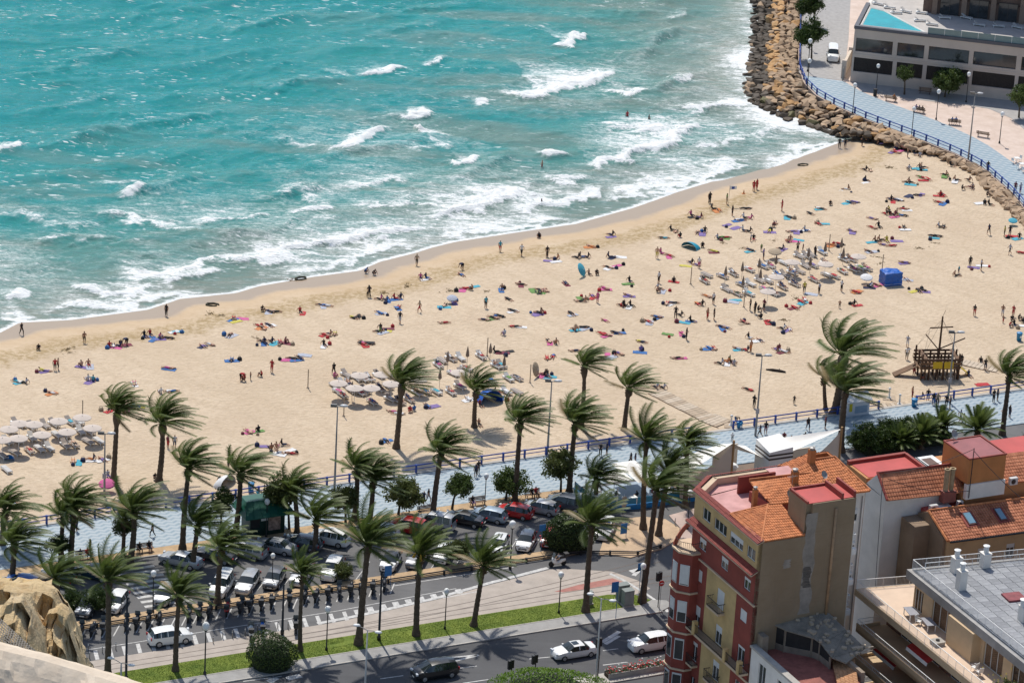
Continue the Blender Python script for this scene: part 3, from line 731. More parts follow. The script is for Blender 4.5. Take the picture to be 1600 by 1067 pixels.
def roof_tiles(poly, down, w=0.25, row=0.42, r=0.085):
    poly = [Vector(p) for p in poly]; n_ = (poly[1]-poly[0]).cross(poly[2]-poly[0]).normalized()
    if n_.z < 0: n_ = -n_
    dn = Vector(down); dn = (dn-n_*dn.dot(n_)).normalized(); ac = n_.cross(dn); o = poly[0]
    q = [((p-o).dot(ac), -(p-o).dot(dn)) for p in poly]; mb = MB()
    amin, amax = min(x[0] for x in q), max(x[0] for x in q)
    k = int((amax-amin)/w)
    for i in range(k+1):
        a = amin+(i+0.5)*(amax-amin)/(k+1); ts = []
        for j in range(len(q)):
            (x0, y0), (x1, y1) = q[j], q[(j+1) % len(q)]
            if (x0 > a) != (x1 > a): ts.append(y0+(y1-y0)*(a-x0)/(x1-x0))
        if len(ts) < 2: continue
        t0, t1 = min(ts), max(ts); 
        if t1-t0 < 0.15: continue
        m_ = max(1, round((t1-t0)/row)); prof = [(-w*.5, 0), (-w*.33, r*.72), (0, r), (w*.33, r*.72), (w*.5, 0)]
        for j in range(m_):
            s0 = t0+(t1-t0)*j/m_; s1 = t0+(t1-t0)*(j+1)/m_; vs = []
            for s, h in ((s0-0.02, 0.045), (s1, 0.0)):
                for da, up in prof: vs.append(o + ac*(a+da*0.96) - dn*s + n_*(up+h))
            mb.add(vs, [(4,3,8,9),(3,2,7,8),(2,1,6,7),(1,0,5,6),(0,1,2,3,4)])
    return mb
TERRA = M('terracotta', (0.50,0.165,0.055), 0.8, 0.30, 1.6, hue=(0.56,0.21,0.08))
TERRA2 = M('terracotta_weathered', (0.42,0.135,0.06), 0.85, 0.30, 1.3, hue=(0.47,0.19,0.10))
TERRA3 = M('dark_red_tile', (0.27,0.05,0.035), 0.7, 0.25, 2)
REDW = M('red_render', (0.245,0.052,0.036), 0.85, 0.22, 0.5)
YELW = M('yellow_render', (0.53,0.37,0.165), 0.85, 0.2, 0.5)
def firewall_mat():
    mt, n, l, b = node_mat('tan_firewall'); ob = mapping(n, l)
    a = noise(n, l, ob, 0.25, 6, 0.65); c = noise(n, l, mapping(n, l, 0, (0.5,0.5,6)), 0.8, 4); v = noise(n, l, mapping(n, l, 0, (3,3,0.25)), 0.9, 4)
    k = mixc(n, l, mapr(n, l, a, 0.3, 0.75), (0.245,0.175,0.105), (0.30,0.225,0.145))
    k = mixc(n, l, mapr(n, l, c, 0.5, 0.8, 0, 0.35), k, (0.195,0.14,0.085)); k = mixc(n, l, mapr(n, l, v, 0.52, 0.8, 0, 0.45), k, (0.19,0.15,0.11))
    l.new(k, b.inputs['Base Color']); b.inputs['Roughness'].default_value = 0.9
    return mt
TANW = firewall_mat()
PATCH = M('cement_patch', (0.285,0.25,0.21), 0.9, 0.3, 0.8)
PINKF = M('pink_roof_membrane', (0.52,0.26,0.24), 0.8, 0.22, 0.5, hue=(0.56,0.31,0.29))
REDR = M('red_roof_membrane', (0.46,0.075,0.065), 0.7, 0.14, 0.5)
WHW = M('white_render', (0.74,0.70,0.64), 0.88, 0.14, 0.35)
CREAMB = M('cream_band', (0.58,0.44,0.30), 0.8, 0.12, 0.8)
SHADEP = M('painted_shade', (0.03,0.026,0.024), 0.9, 0.3, 2)
IRON = M('black_iron', (0.02,0.02,0.022), 0.5, 0.2, 3)

# --- the red and yellow corner house
RB = BB('apartment_house', 'red and yellow corner apartment house with arched roof bay and terracotta roofs', 0, 0)
att = [(9.7,11.3,19.6,20.85,1,0),(6.4,8.9,19.6,20.75,2,0),(3.1,5.7,19.55,20.75,2,.45),(0.7,2.3,19.55,20.75,1,0)]
red = [(10.1,11.5,16.35,17.6,.4),(5.6,7.0,16.3,17.55,.4),(1.1,2.4,16.2,17.45,.25)]
mid = [(10.4,11.5,12.9,14.2,1.0),(5.8,7.25,12.0,14.0,1.0),(1.3,2.6,12.75,14.0,1.0)]
drs = [(10.2,11.4,8.2,10.35,.5),(5.7,7.0,8.2,10.25,.35),(1.1,2.5,8.2,10.2,.15),(10.2,11.4,4.3,6.4,.2),(5.7,7.0,4.3,6.4,.3),(1.1,2.5,4.3,6.4,0)]
low = [(10.2,11.4,1.0,2.6,0),(5.7,7.0,0.6,2.6,0),(1.1,2.5,0.6,2.6,0)]
mb = MB(); holed(mb, 'x', 0, .3, 0, 13, 18.9, 21.9, [a[:4] for a in att]); RB.build(mb, 'attic_wall', YELW)
mb = MB(); holed(mb, 'x', 0, .3, 0, 13, 15.35, 18.9, [a[:4] for a in red]); holed(mb, 'x', 0, .3, 9.5, 13, 0, 15.2, [a[:4] for a in mid+drs+low if a[0] > 9]); holed(mb, 'x', 0, .3, 0, 3.55, 0, 15.2, [a[:4] for a in mid+drs+low if a[0] < 3]); RB.build(mb, 'red_wall', REDW)
mb = MB(); holed(mb, 'x', .004, .3, 3.55, 9.5, 0, 15.2, [a[:4] for a in mid+drs+low if 3.6 < a[0] < 9]); RB.build(mb, 'yellow_panel', YELW)
for a in att: window(RB, 'x', 0, 1, *a[:4], shut=a[5], div=a[4])
for a in red+mid+drs+low: window(RB, 'x', 0, 1, *a[:4], shut=a[4])
# masses behind
mb = MB(); mb.box(0.31, 10.3, 0.3, 12.8, 0, 21.15); mb.prism([(2.7,12.8),(10.3,12.8),(12,15),(2.7,15)], 0, 21.15); RB.build(mb, 'core', M('core', (0.3,0.2,0.15)))
mb = MB(); mb.box(0, 5.45, 0.0, 0.3, 0, 21.85); mb.box(5.45, 10.2, 0.0, 3.6, 0, 25.15); mb.box(4.9, 5.45, 0.3, 3.6, 20, 25.15); RB.build(mb, 'firewall', TANW)
def ragged(x0, x1, z0, z1, seed):                       # an uneven trowelled patch
    r_ = random.Random(seed); k_ = 14; L_ = [(x0+r_.uniform(-.14,.14), z0+(z1-z0)*i/k_) for i in range(k_+1)]; R_ = [(x1+r_.uniform(-.16,.16), z0+(z1-z0)*i/k_) for i in range(k_+1)]
    mb = MB()
    for i in range(k_): mb.slab((L_[i][0],-.012,L_[i][1]), (R_[i][0],-.012,R_[i][1]), (R_[i+1][0],-.012,R_[i+1][1]), (L_[i+1][0],-.012,L_[i+1][1]), (0,.011,0))
    return mb
for q in ((4.9,6.1,13.6,24.2,1),(5.0,5.9,16.4,18.6,2),(2.8,3.5,18.8,19.7,3)): RB.build(ragged(*q), 'cement_patch', PATCH if q[4] != 2 else M('cement_patch_dark', (0.18,0.16,0.14), .9, .3, 1))
mb = MB(); mb.tube([(8.0,-.12,24.4),(7.95,-.12,13.2)], .13, 8); RB.build(mb, 'downpipe', M('rusty_pipe', (0.40,0.25,0.14), .8, .35, 1.2), smooth=True)
# tower roof
mb = MB(); mb.box(5.1,8.6,0.15,3.4,25.152,25.2); mb.box(8.9,10.0,0.15,3.4,25.152,25.22); RB.build(mb, 'tower_roof', PINKF if 0 else REDR)
mb = MB(); mb.box(4.9,8.75,3.4,3.6,25.15,25.42); mb.box(8.62,8.85,0.1,3.4,25.15,25.75); mb.box(10.0,10.2,0.1,3.6,25.15,25.8); mb.box(4.88,5.08,.15,3.4,25.15,25.4); RB.build(mb, 'tower_parapet', TERRA3)
# chamfered end towards the sea and the parapet
mb = MB(); mb.prism([(0,13),(2.7,15.3),(2.95,15.05),(0.3,12.8)], 0, 21.9); mb.box(2.7,12,15.05,15.3,0,21.9); RB.build(mb, 'rear_wall', REDW)
mb = MB(); mb.prism([(0.3,12.8),(2.95,15.05),(3.3,14.6),(0.75,12.4)], 21.2, 21.95); mb.box(3.0,11.6,14.6,15.05,21.2,21.95); RB.build(mb, 'parapet', CREAMB)
mb = MB(); mb.box(0.32,8.5,6.3,12.6,21.16,21.22); mb.prism([(0.75,12.4),(3.3,14.55),(11.5,14.55),(11.5,12.6),(0.75,12.6)][::1], 21.16, 21.215); RB.build(mb, 'roof_terrace', PINKF)
mb = MB(); mb.box(4.2,8.3,12.0,12.25,21.2,23.0); mb.box(8.3,12,10.6,12.2,21.2,22.3); RB.build(mb, 'terrace_wall', REDW)
mb = MB(); mb.box(8.5,11.9,10.8,14.4,22.302,22.35); RB.build(mb, 'upper_terrace', PINKF)
# tile edge along the eaves
for nm, poly, dn in (('eave_tiles', [(-.28,-.05,21.82),(.42,-.05,22.12),(.42,13.0,22.12),(-.28,13.1,21.82)], (-1,0,-.4)), ('eave_tiles', [(-.2,13.05,21.82),(2.6,15.55,21.82),(2.98,15.1,22.1),(.35,12.85,22.1)], (-.6,.7,-.4)),
                     ('eave_tiles', [(2.6,15.55,21.85),(12,15.55,21.85),(12,15.05,22.1),(2.95,15.05,22.1)], (0,1,-.4)), ('skirt_tiles', [(-.75,-.1,18.62),(0,-.1,19.0),(0,13.0,19.0),(-.75,13.3,18.62)], (-1,0,-.5))):
    o = RB.build(roof_tiles(poly, dn, .22, .4, .07), nm, TERRA3); o['kind'] = 'stuff'
mb = MB(); mb.slab((-.75,-.1,18.56),(0,-.1,18.94),(0,13,18.94),(-.75,13.3,18.56),(0,0,-.07)); mb.slab((-.28,-.05,21.76),(.42,-.05,22.06),(.42,13,22.06),(-.28,13.1,21.76),(0,0,-.08)); RB.build(mb, 'soffit', CREAMB)
# cornices
mb = MB(); mb.box(-.16,0,-.05,13,15.2,15.36); mb.box(-.12,0,-.05,13,7.0,7.2) ; RB.build(mb, 'cornice', CREAMB)
# terracotta roofs
def tiled(B_, poly, dn, mat=TERRA, w=.26, nm='roof_slope'):
    mb = MB(); q = [Vector(p) for p in poly]; n_ = (q[1]-q[0]).cross(q[2]-q[0]).normalized(); n_ = n_ if n_.z > 0 else -n_
    nq = len(q); mb.add(q+[p-n_*.12 for p in q], [tuple(range(nq)), tuple(range(2*nq-1, nq-1, -1))]+[(i, (i+1) % nq, nq+(i+1) % nq, nq+i) for i in range(nq)])
    s = B_.build(mb, nm, mat); o = B_.build(roof_tiles(poly, dn, w), 'barrel_tiles', mat, s); o['kind'] = 'stuff'; return s
tiled(RB, [(0.15,0.05,21.95),(0.15,6.4,22.1),(3.7,5.4,22.95)], (-1,0,-.3))
tiled(RB, [(0.15,0.05,21.95),(5.1,0.05,21.95),(5.1,5.2,22.95),(3.7,5.4,22.95)], (0,-1,-.3))
tiled(RB, [(4.9,6.5,22.35),(9.4,6.0,22.5),(10.8,9.8,23.45),(4.4,10.4,23.35)], (0,-1,-.3))
mb = MB(); mb.prism([(4.9,6.55),(9.4,6.1),(9.4,9.9),(4.45,10.3)], 21.2, 22.25); mb.prism([(0.3,6.0),(3.7,5.2),(5.0,5.0),(5.0,6.2),(0.3,6.35)], 21.2, 21.95); RB.build(mb, 'roof_wall', TERRA3)
mb = MB(); mb.tube([(0.15,0.05,22.03),(3.7,5.4,23.05)], .1, 6); mb.tube([(3.7,5.4,23.05),(5.1,5.2,23.05)], .1, 6); mb.tube([(0.2,6.4,22.15),(3.7,5.4,23.03)], .09, 6); mb.tube([(4.4,10.4,23.45),(10.8,9.8,23.55)], .1, 6); RB.build(mb, 'ridge_tiles', TERRA)
CHIM = M('orange_chimney', (0.44,0.17,0.055), 0.8, 0.2, 2)
for x, y, z0, z1, s in ((3.1,6.9,21.2,24.1,.22),(8.6,8.9,23,24.4,.3),(12.6,12.6,22.6,24.6,.3)):
    mb = MB(); mb.box(x-s,x+s,y-s,y+s,z0,z1); c = RB.build(mb, 'chimney', CHIM)
    mb = MB(); mb.lathe([(s*.8,0),(s*.8,.22),(s*1.05,.24),(0.02,.34)], (x,y,z1), 10); RB.build(mb, 'cowl', GALV, c)
# corner bay
def octo(x, y, r, off=0.0): return [(x+r*math.cos(R(22.5+45*k)+off), y+r*math.sin(R(22.5+45*k)+off)) for k in range(8)]
bc = (-.15, 12.75)
mb = MB(); mb.prism(octo(*bc, 1.75), 0, 15.9); RB.build(mb, 'bay', REDW)
for z in (15.85, 11.6, 7.2, 3.2):
    mb = MB(); mb.prism(octo(*bc, 1.9), z-.08, z+.1); RB.build(mb, 'bay_cornice', CREAMB)
for z0, z1, sh in ((12.4,14.6,.95),(8.4,10.7,.55),(4.3,6.6,.1),(0.6,2.8,.1)):
    for k, a in enumerate((180, 225, 135)):
        ca_, sa_ = math.cos(R(a)), math.sin(R(a)); d = 1.75*math.cos(R(22.5))+.015; cx, cy = bc[0]+ca_*d, bc[1]+sa_*d; hw = .42 if k == 1 else .4
        tx, ty = -sa_, ca_
        def rect(h0, h1, w_, o_): 
            return [(cx+tx*s*w_+ca_*o_, cy+ty*s*w_+sa_*o_, z) for s, z in ((-1,h0),(1,h0),(1,h1),(-1,h1))]
        mb = MB(); mb.slab(*rect(z0, z1, hw+.07, 0), (ca_*.03, sa_*.03, 0)); w = RB.build(mb, 'window', FRAME)
        mb = MB(); mb.slab(*rect(z0+.07, z1-.07, hw, .032), (ca_*.012, sa_*.012, 0)); RB.build(mb, 'pane', GLASS, w)
        mb = MB(); mb.slab(*rect(z1-(z1-z0)*sh+.05, z1-.07, hw, .046), (ca_*.02, sa_*.02, 0)); RB.build(mb, 'shutter', SHUT, w)
# arch and railing over the bay
mb = MB(); arc = [(-1.45, 11.6+1.9*k/10, 16.0+2.3*math.sin(math.pi*.5*k/10)) for k in range(11)]
arc = [(-1.55+1.5*(k/10)**1.2, 13.6-.9*(k/10), 16.0+2.5*math.sin(math.pi*.5*k/10)) for k in range(11)]
mb.tube(arc, .22, 6); RB.build(mb, 'arch', M('arch_red', (0.42,0.10,0.055), .8, .12, 1))
mb = MB(); oc = octo(*bc, 1.6)
for k in range(2, 6):
    a, b_ = Vector((*oc[k],0)), Vector((*oc[k+1],0))
    mb.tube([(a.x,a.y,16.9),(b_.x,b_.y,16.9)], .03, 4); mb.tube([(a.x,a.y,16.1),(b_.x,b_.y,16.1)], .03, 4)
    for j in range(7): p = a.lerp(b_, j/6); mb.tube([(p.x,p.y,16.0),(p.x,p.y,16.9)], .018, 4)
RB.build(mb, 'bay_railing', IRON)
# balconies
def balcony(B_, y0, y1, z, dep, h=1.0, solid=()):
    mb = MB(); mb.box(-dep, 0.0, y0, y1, z-.22, z-.02); s = B_.build(mb, 'balcony', CREAMB)
    mb = MB(); n_ = max(3, int((y1-y0)/.16)); e = .05
    mb.box(-dep, -dep+e, y0, y1, z+h-.05, z+h); mb.box(-dep, -dep+e, y0, y1, z+.08, z+.12)
    for y in (y0+.02, y1-.06): mb.box(-dep+e, -.0, y, y+.04, z+h-.05, z+h); mb.box(-dep+e, 0, y, y+.04, z+.1, z+.14)
    for j in range(n_+1): y = y0+(y1-y0-.03)*j/n_; mb.box(-dep+.01, -dep+.035, y, y+.03, z-.02, z+h-.05)
    for j in range(1, max(2, int(dep/.16))): x = -dep+dep*j/max(2, int(dep/.16)); mb.box(x, x+.025, y0+.03, y0+.055, z, z+h-.05); mb.box(x, x+.025, y1-.05, y1-.025, z, z+h-.05)
    B_.build(mb, 'balustrade', IRON, s); return s
balcony(RB, 5.5, 7.9, 11.95, .75)
balcony(RB, 0.1, 12.0, 8.1, .95); balcony(RB, 9.9, 11.6, 4.2, .7); balcony(RB, 5.3, 7.5, 4.2, .7); balcony(RB, .7, 2.8, 4.2, .7)
for y in (9.6, 3.3, 0.5): mb = MB(); mb.box(-1.05, -.6, y-.22, y+.22, 7.95, 9.35); RB.build(mb, 'balcony_pier', YELW)
# aerial and dish on the roof
def aerial(B_, x, y, z, h):
    mb = MB(); mb.tube([(x,y,z),(x,y,z+h)], .03, 5)
    for k in range(6): mb.tube([(x-.5+.15*k,y-.3+.04*k,z+h*.92),(x-.4+.15*k,y+.3-.04*k,z+h*.92)], .015, 4)
    mb.tube([(x-.6,y,z+h*.92),(x+.6,y,z+h*.92)], .018, 4)
    return B_.build(mb, 'aerial', GALV)
def dish(B_, x, y, z, r=.42):
    mb = MB(); m_ = Euler((R(55), 0, R(25))).to_matrix(); pr = [(0.02,0),(r*.5,.03),(r*.85,.09),(r,.14)]
    sub = MB(); sub.lathe(pr, (0,0,0), 12, False); sub.lathe([(a, b_-.015) for a, b_ in pr], (0,0,0), 12, False)
    mb.add([m_ @ Vector(v) + Vector((x,y,z)) for v in sub.v], sub.f); mb.tube([(x,y,z-.8),(x,y,z)], .03, 5); return B_.build(mb, 'satellite_dish', GALV)
aerial(RB, 7.2,7.0,22.8,2.2); aerial(RB, 6.6,5.6,22.6,1.8); dish(RB, 5.4,4.4,24.3); dish(RB, 10.8,7.2,24.4)

# --- house behind with orange hip roof
H2 = BB('rear_house', 'white house with a bright orange barrel-tiled hip roof behind the red house', 10.5, 8, group=None)
mb = MB(); mb.box(10.4,16.4,8.2,15.2,0,21.6); H2.build(mb, 'wall', WHW)
tiled(H2, [(10.2,12.4,21.9),(10.5,15.5,21.9),(13.2,14.3,23.3),(13.2,12.8,23.3)], (-1,0,-.4)); tiled(H2, [(10.2,8.0,21.7),(16.6,7.6,21.7),(15.4,12.8,23.3),(13.2,12.8,23.3),(10.2,12.4,21.9)], (0,-1,-.3))
tiled(H2, [(16.6,7.6,21.7),(16.8,15.4,21.7),(15.4,14.3,23.3),(15.4,12.8,23.3)], (1,0,-.4)); tiled(H2, [(10.5,15.5,21.9),(16.8,15.4,21.7),(15.4,14.3,23.3),(13.2,14.3,23.3)], (0,1,-.4))
mb = MB()
for a, b_ in (((10.2,12.4,22),(13.2,12.8,23.4)),((13.2,12.8,23.4),(13.2,14.3,23.4)),((16.6,7.6,21.8),(15.4,12.8,23.4)),((13.2,12.8,23.4),(15.4,12.8,23.4))): mb.tube([a,b_],.1,6)
H2.build(mb, 'ridge_tiles', TERRA)
holes = [(8.3,9.6,15.2,16.6),(8.3,9.6,11.8,13.2),(8.3,9.6,8.4,9.8),(8.3,9.6,18.6,20)]
# courtyard side: balconies with white railings and air conditioners
for z in (17.3, 14.0, 10.7):
    mb = MB(); mb.box(12.6,14.2,5.6,8.2,z-.15,z); s = H2.build(mb, 'balcony', WHW)
    mb = MB()
    for j in range(9): y = 5.6+2.6*j/8; mb.box(14.12,14.16,y,y+.04,z,z+.95)
    mb.box(14.1,14.18,5.6,8.2,z+.92,z+1.0); mb.box(12.6,14.1,5.58,5.63,z+.92,z+1.0); mb.box(12.6,14.1,5.58,5.63,z+.45,z+.5); H2.build(mb, 'balustrade', WHITEM, s)
    mb = MB(); mb.box(13.2,14.0,5.0,5.5,z-.9,z-.3); H2.build(mb, 'air_conditioner', WHITEM)
mb = MB(); mb.box(10.35,12.6,3.6,8.2,0,20.6); H2.build(mb, 'side_wall', WHW)
for z in (18.4, 15.1, 11.8): window(H2, 'y', 8.2, 1, 14.6, 15.7, z, z+1.3, inset=-.04, shut=.4)
mb = MB(); mb.tube([(16.1,8.1,21),(16.1,8.1,2)], .06, 6); H2.build(mb, 'downpipe', GALV)
mb = MB(); mb.box(12.9,13.6,7.75,8.18,17.6,18.3); H2.build(mb, 'air_conditioner', WHITEM)

# --- long white house with a weathered tile roof
H3 = BB('long_house', 'white rendered house with weathered red tile roof and orange rooftop room', 22, 12)
mb = MB(); mb.box(21.6,29.9,12.4,16.2,0,18.0); mb.add([(21.6,12.4,18),(21.6,14.4,19.9),(21.6,16.2,18.2),(21.75,12.4,18),(21.75,14.4,19.9),(21.75,16.2,18.2)], [(0,2,1),(3,4,5),(0,1,4,3),(1,2,5,4),(2,0,3,5)]); H3.build(mb, 'wall', WHW)
tiled(H3, [(21.7,12.2,17.95),(30.4,11.5,17.95),(30.6,13.9,20.0),(21.75,14.4,20.0)], (0,-1,-.5), TERRA2, .3); tiled(H3, [(21.7,16.4,18.1),(30.6,16.0,18.1),(30.6,13.9,20.0),(21.75,14.4,20.0)], (0,1,-.5), TERRA2, .3)
mb = MB(); mb.tube([(21.7,14.4,20.1),(30.6,13.9,20.1)], .11, 6); mb.slab((21.5,12.15,18.0),(21.75,12.15,18.0),(21.75,14.4,20.08),(21.5,14.4,20.08),(0,0,.14)); H3.build(mb, 'ridge_tiles', TERRA3)
mb = MB(); mb.prism([(21.7,16.4),(28.6,16.4),(28.6,20.2),(21.7,20.4)], 0, 18.6); mb.box(29.9,50,11.2,19.5,0,18.4); H3.build(mb, 'rear_wall', M('orange_render', (0.48,0.22,0.085), .85, .12, .6))
mb = MB(); mb.prism([(22,16.5),(28.3,16.5),(28.3,19.9),(22,20.1)], 18.602, 18.66); H3.build(mb, 'flat_roof', REDR)
mb = MB(); mb.box(21.7,28.6,20.0,20.4,18.6,19.0); mb.box(28.3,28.6,16.4,20.0,18.6,19.05); H3.build(mb, 'parapet', TERRA3)
mb = MB(); mb.box(28.7,31.2,16.3,19.2,18.45,18.75); r_ = H3.build(mb, 'skylight', WHITEM)
mb = MB(); mb.box(29.5,30.6,16.8,18.6,18.75,18.8); H3.build(mb, 'pane', M('brown_skylight', (0.15,0.08,0.04), .3, .2, 2), r_)
for k in range(3): mb = MB(); mb.box(28.75+.22*k,28.83+.22*k,16.35,19.15,18.76,18.82); H3.build(mb, 'skylight_bar', BLACKM, r_)
ORW = M('orange_wall', (0.50,0.20,0.065), .85, .12, .7)
mb = MB(); mb.box(30.0,34.4,10.7,15.6,19.2,21.9); H3.build(mb, 'rooftop_room', ORW)
mb = MB(); mb.box(30.15,34.25,10.85,15.45,21.902,21.95); H3.build(mb, 'room_roof', M('maroon_roof', (0.28,0.085,0.085), .6, .2, .5))
mb = MB()
for q in ((29.95,34.45,15.5,15.65),(29.95,34.45,10.65,10.8)): mb.box(*q,21.9,22.05)
for q in ((29.95,30.1,10.8,15.5),(34.3,34.45,10.8,15.5)): mb.box(*q,21.9,22.05)
H3.build(mb, 'room_parapet', TERRA3)
mb = MB(); mb.box(29.9,34.5,10.5,11.0,17.6,19.2); H3.build(mb, 'room_base', WHW)
tiled(H3, [(34.6,11.2,18.4),(50,10.2,18.4),(50,13.6,20.2),(34.6,14.4,20.2)], (0,-1,-.5), TERRA2, .3)
mb = MB(); mb.box(34.6,50,14.5,19.5,18.42,19.3); H3.build(mb, 'far_roof', REDR)
for x in (28.1, 28.75):
    mb = MB(); mb.lathe([(.26,0),(.26,2.3),(.33,2.35),(.33,2.5),(.2,2.5),(.2,2.3)], (x,11.6,18.3), 10); H3.build(mb, 'chimney_pipe', M('buff_chimney', (0.36,0.27,0.16), .9, .25, 2))
mb = MB(); mb.box(27.7,29.2,11.2,12.0,17.2,18.4); H3.build(mb, 'chimney_stack', M('maroon_stack', (0.25,0.09,0.07), .9, .2, 1))
mb = MB(); mb.tube([(30.2,10.4,17.8),(30.2,10.4,23.3)], .05, 6); H3.build(mb, 'mast', BLACKM)
dish(H3, 31.0, 15.4, 22.6, .5)

# --- house with skylights
H4 = BB('skylight_house', 'tan house with red tiled roof and two blue skylights', 25, 6)
mb = MB(); mb.box(25.6,52,7.05,11.6,0,15.4); mb.box(23.6,25.6,9.6,12.2,0,15.9); mb.add([(25.4,7.0,15.4),(25.4,10.3,17.0),(25.4,12.0,16.2),(25.4,12.0,0),(25.4,7.0,0),(25.7,7.0,15.4),(25.7,10.3,17.0),(25.7,12.0,16.2),(25.7,12.0,0),(25.7,7.0,0)], [(0,1,2,3,4),(9,8,7,6,5),(0,5,6,1),(1,6,7,2),(2,7,8,3),(4,3,8,9),(0,4,9,5)]); H4.build(mb, 'wall', M('brown_gable', (0.27,0.19,0.125), .9, .2, .5))
hh = [(29.5+3.4*k, 30.5+3.4*k, 12.3, 13.9) for k in range(5)]
mb = MB(); holed(mb, 'y', 6.75, .3, 25.7, 52, 0, 15.4, hh); H4.build(mb, 'front_wall', M('tan_front', (0.52,0.35,0.19), .85, .12, .6))
for h in hh: window(H4, 'y', 6.75, 1, *h, shut=.3)
tiled(H4, [(25.7,6.3,15.45),(52,5.2,15.45),(52,9.2,17.05),(25.7,10.3,17.05)], (0,-1,-.45), TERRA2, .3); tiled(H4, [(25.7,12.0,16.2),(52,11.0,16.2),(52,9.2,17.05),(25.7,10.3,17.05)], (0,1,-.45), TERRA2, .3)
mb = MB(); mb.tube([(25.5,10.3,17.15),(52,9.2,17.15)], .13, 6); mb.tube([(25.5,10.3,17.1),(25.5,6.4,15.5)], .14, 6); H4.build(mb, 'ridge_tiles', TERRA)
mb = MB(); mb.tube([(25.7,6.2,15.4),(52,5.1,15.4)], .1, 6); H4.build(mb, 'gutter', BLACKM)
for x, w_ in ((29.2,1.0),(32.8,.85)):
    f_ = lambda y, u_: (x+u_, y, 15.45+(y-6.25)*.4)
    def sk(xx, y0, y1, ww, up, th):
        return [(xx-ww/2, y0-.04*(xx-25.7), 15.45+(y0-6.3)*.4+up), (xx+ww/2, y0-.04*(xx-25.7), 15.45+(y0-6.3)*.4+up), (xx+ww/2, y1-.04*(xx-25.7), 15.45+(y1-6.3)*.4+up), (xx-ww/2, y1-.04*(xx-25.7), 15.45+(y1-6.3)*.4+up)]
    mb = MB(); mb.slab(*sk(x, 7.6, 9.5, w_+.5, .11, 0), (0,0,.05)); fl = H4.build(mb, 'skylight_flashing', TERRA3)
    mb = MB(); mb.slab(*sk(x, 7.75, 9.35, w_, .17, 0), (0,0,.10)); s = H4.build(mb, 'skylight', M('skylight_frame', (0.10,0.035,0.03), .5, .2, 2))
    mb = MB(); mb.slab(*sk(x, 7.87, 9.22, w_-.22, .275, 0), (0,0,.02)); H4.build(mb, 'pane', M('skylight_glass', (0.16,0.28,0.36), .1, .1, 1), s)
# roof deck between the houses with plant
mb = MB(); mb.box(25.9,30.2,10.6,12.3,15.9,16.6); H4.build(mb, 'roof_deck', REDR)
def acunit(B_, x, y, z, w_=.9):
    mb = MB(); mb.box(x,x+w_,y,y+.4,z,z+.75); a = B_.build(mb, 'air_conditioner', M('ac_white', (0.55,0.54,0.52), .6, .08, 3))
    mb = MB(); mb.lathe([(.27,0),(.27,.02)], (0,0,0), 12); mb.v = [(x+w_*.42+v[0], y-.012-v[2]*.5, z+.37+v[1]) for v in mb.v]; B_.build(mb, 'fan_grille', BLACKM, a)
acunit(H4, 26.0,10.75,16.6); acunit(H4, 29.3,10.8,16.6,.6); acunit(H4, 35.2,10.6,18.4); mb = MB(); mb.box(27.3,28.7,10.9,11.8,16.6,16.85); H4.build(mb, 'roof_hatch', WHITEM)

# --- terrace block
TB = BB('terrace_block', 'cream apartment block with wide sunny terrace, white railings and grey tiled flat roof', 15, -30)
CRM = M('cream_render', (0.60,0.44,0.27), .85, .12, .6)
SALM = M('salmon_floor_tiles', (0.66,0.50,0.37), .8, .08, .8)
def tileroof_mat():
    mt, n, l, b = node_mat('grey_roof_tiles'); mp = mapping(n, l, 0, (1,1,1))
    br = n.new('ShaderNodeTexBrick'); br.inputs['Scale'].default_value = 1.0; br.offset = 0.0
    br.inputs['Color1'].default_value = (0.185,0.19,0.20,1); br.inputs['Color2'].default_value = (0.235,0.24,0.25,1); br.inputs['Mortar'].default_value = (0.06,0.06,0.065,1)
    br.inputs['Mortar Size'].default_value = 0.03; br.inputs['Brick Width'].default_value = 0.75; br.inputs['Row Height'].default_value = 0.75
    l.new(mp, br.inputs['Vector'])
    g = noise(n, l, mapping(n, l), 0.5, 5); k = mixc(n, l, mapr(n, l, g, .45, .75, 0, .45), br.outputs['Color'], (0.13,0.13,0.135)); l.new(k, b.inputs['Base Color']); b.inputs['Roughness'].default_value = .85
    return mt
# stepped slabs: z of each terrace floor and its outer x
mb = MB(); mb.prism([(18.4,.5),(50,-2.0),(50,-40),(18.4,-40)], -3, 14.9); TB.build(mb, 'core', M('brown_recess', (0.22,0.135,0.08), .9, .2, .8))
mb = MB(); mb.prism([(17.6,1.3),(50,-2.6),(50,-40),(17.2,-40)], 15.0, 15.9); TB.build(mb, 'roof_slab', M('stained_fascia', (0.34,0.325,0.305), .9, .25, .5))
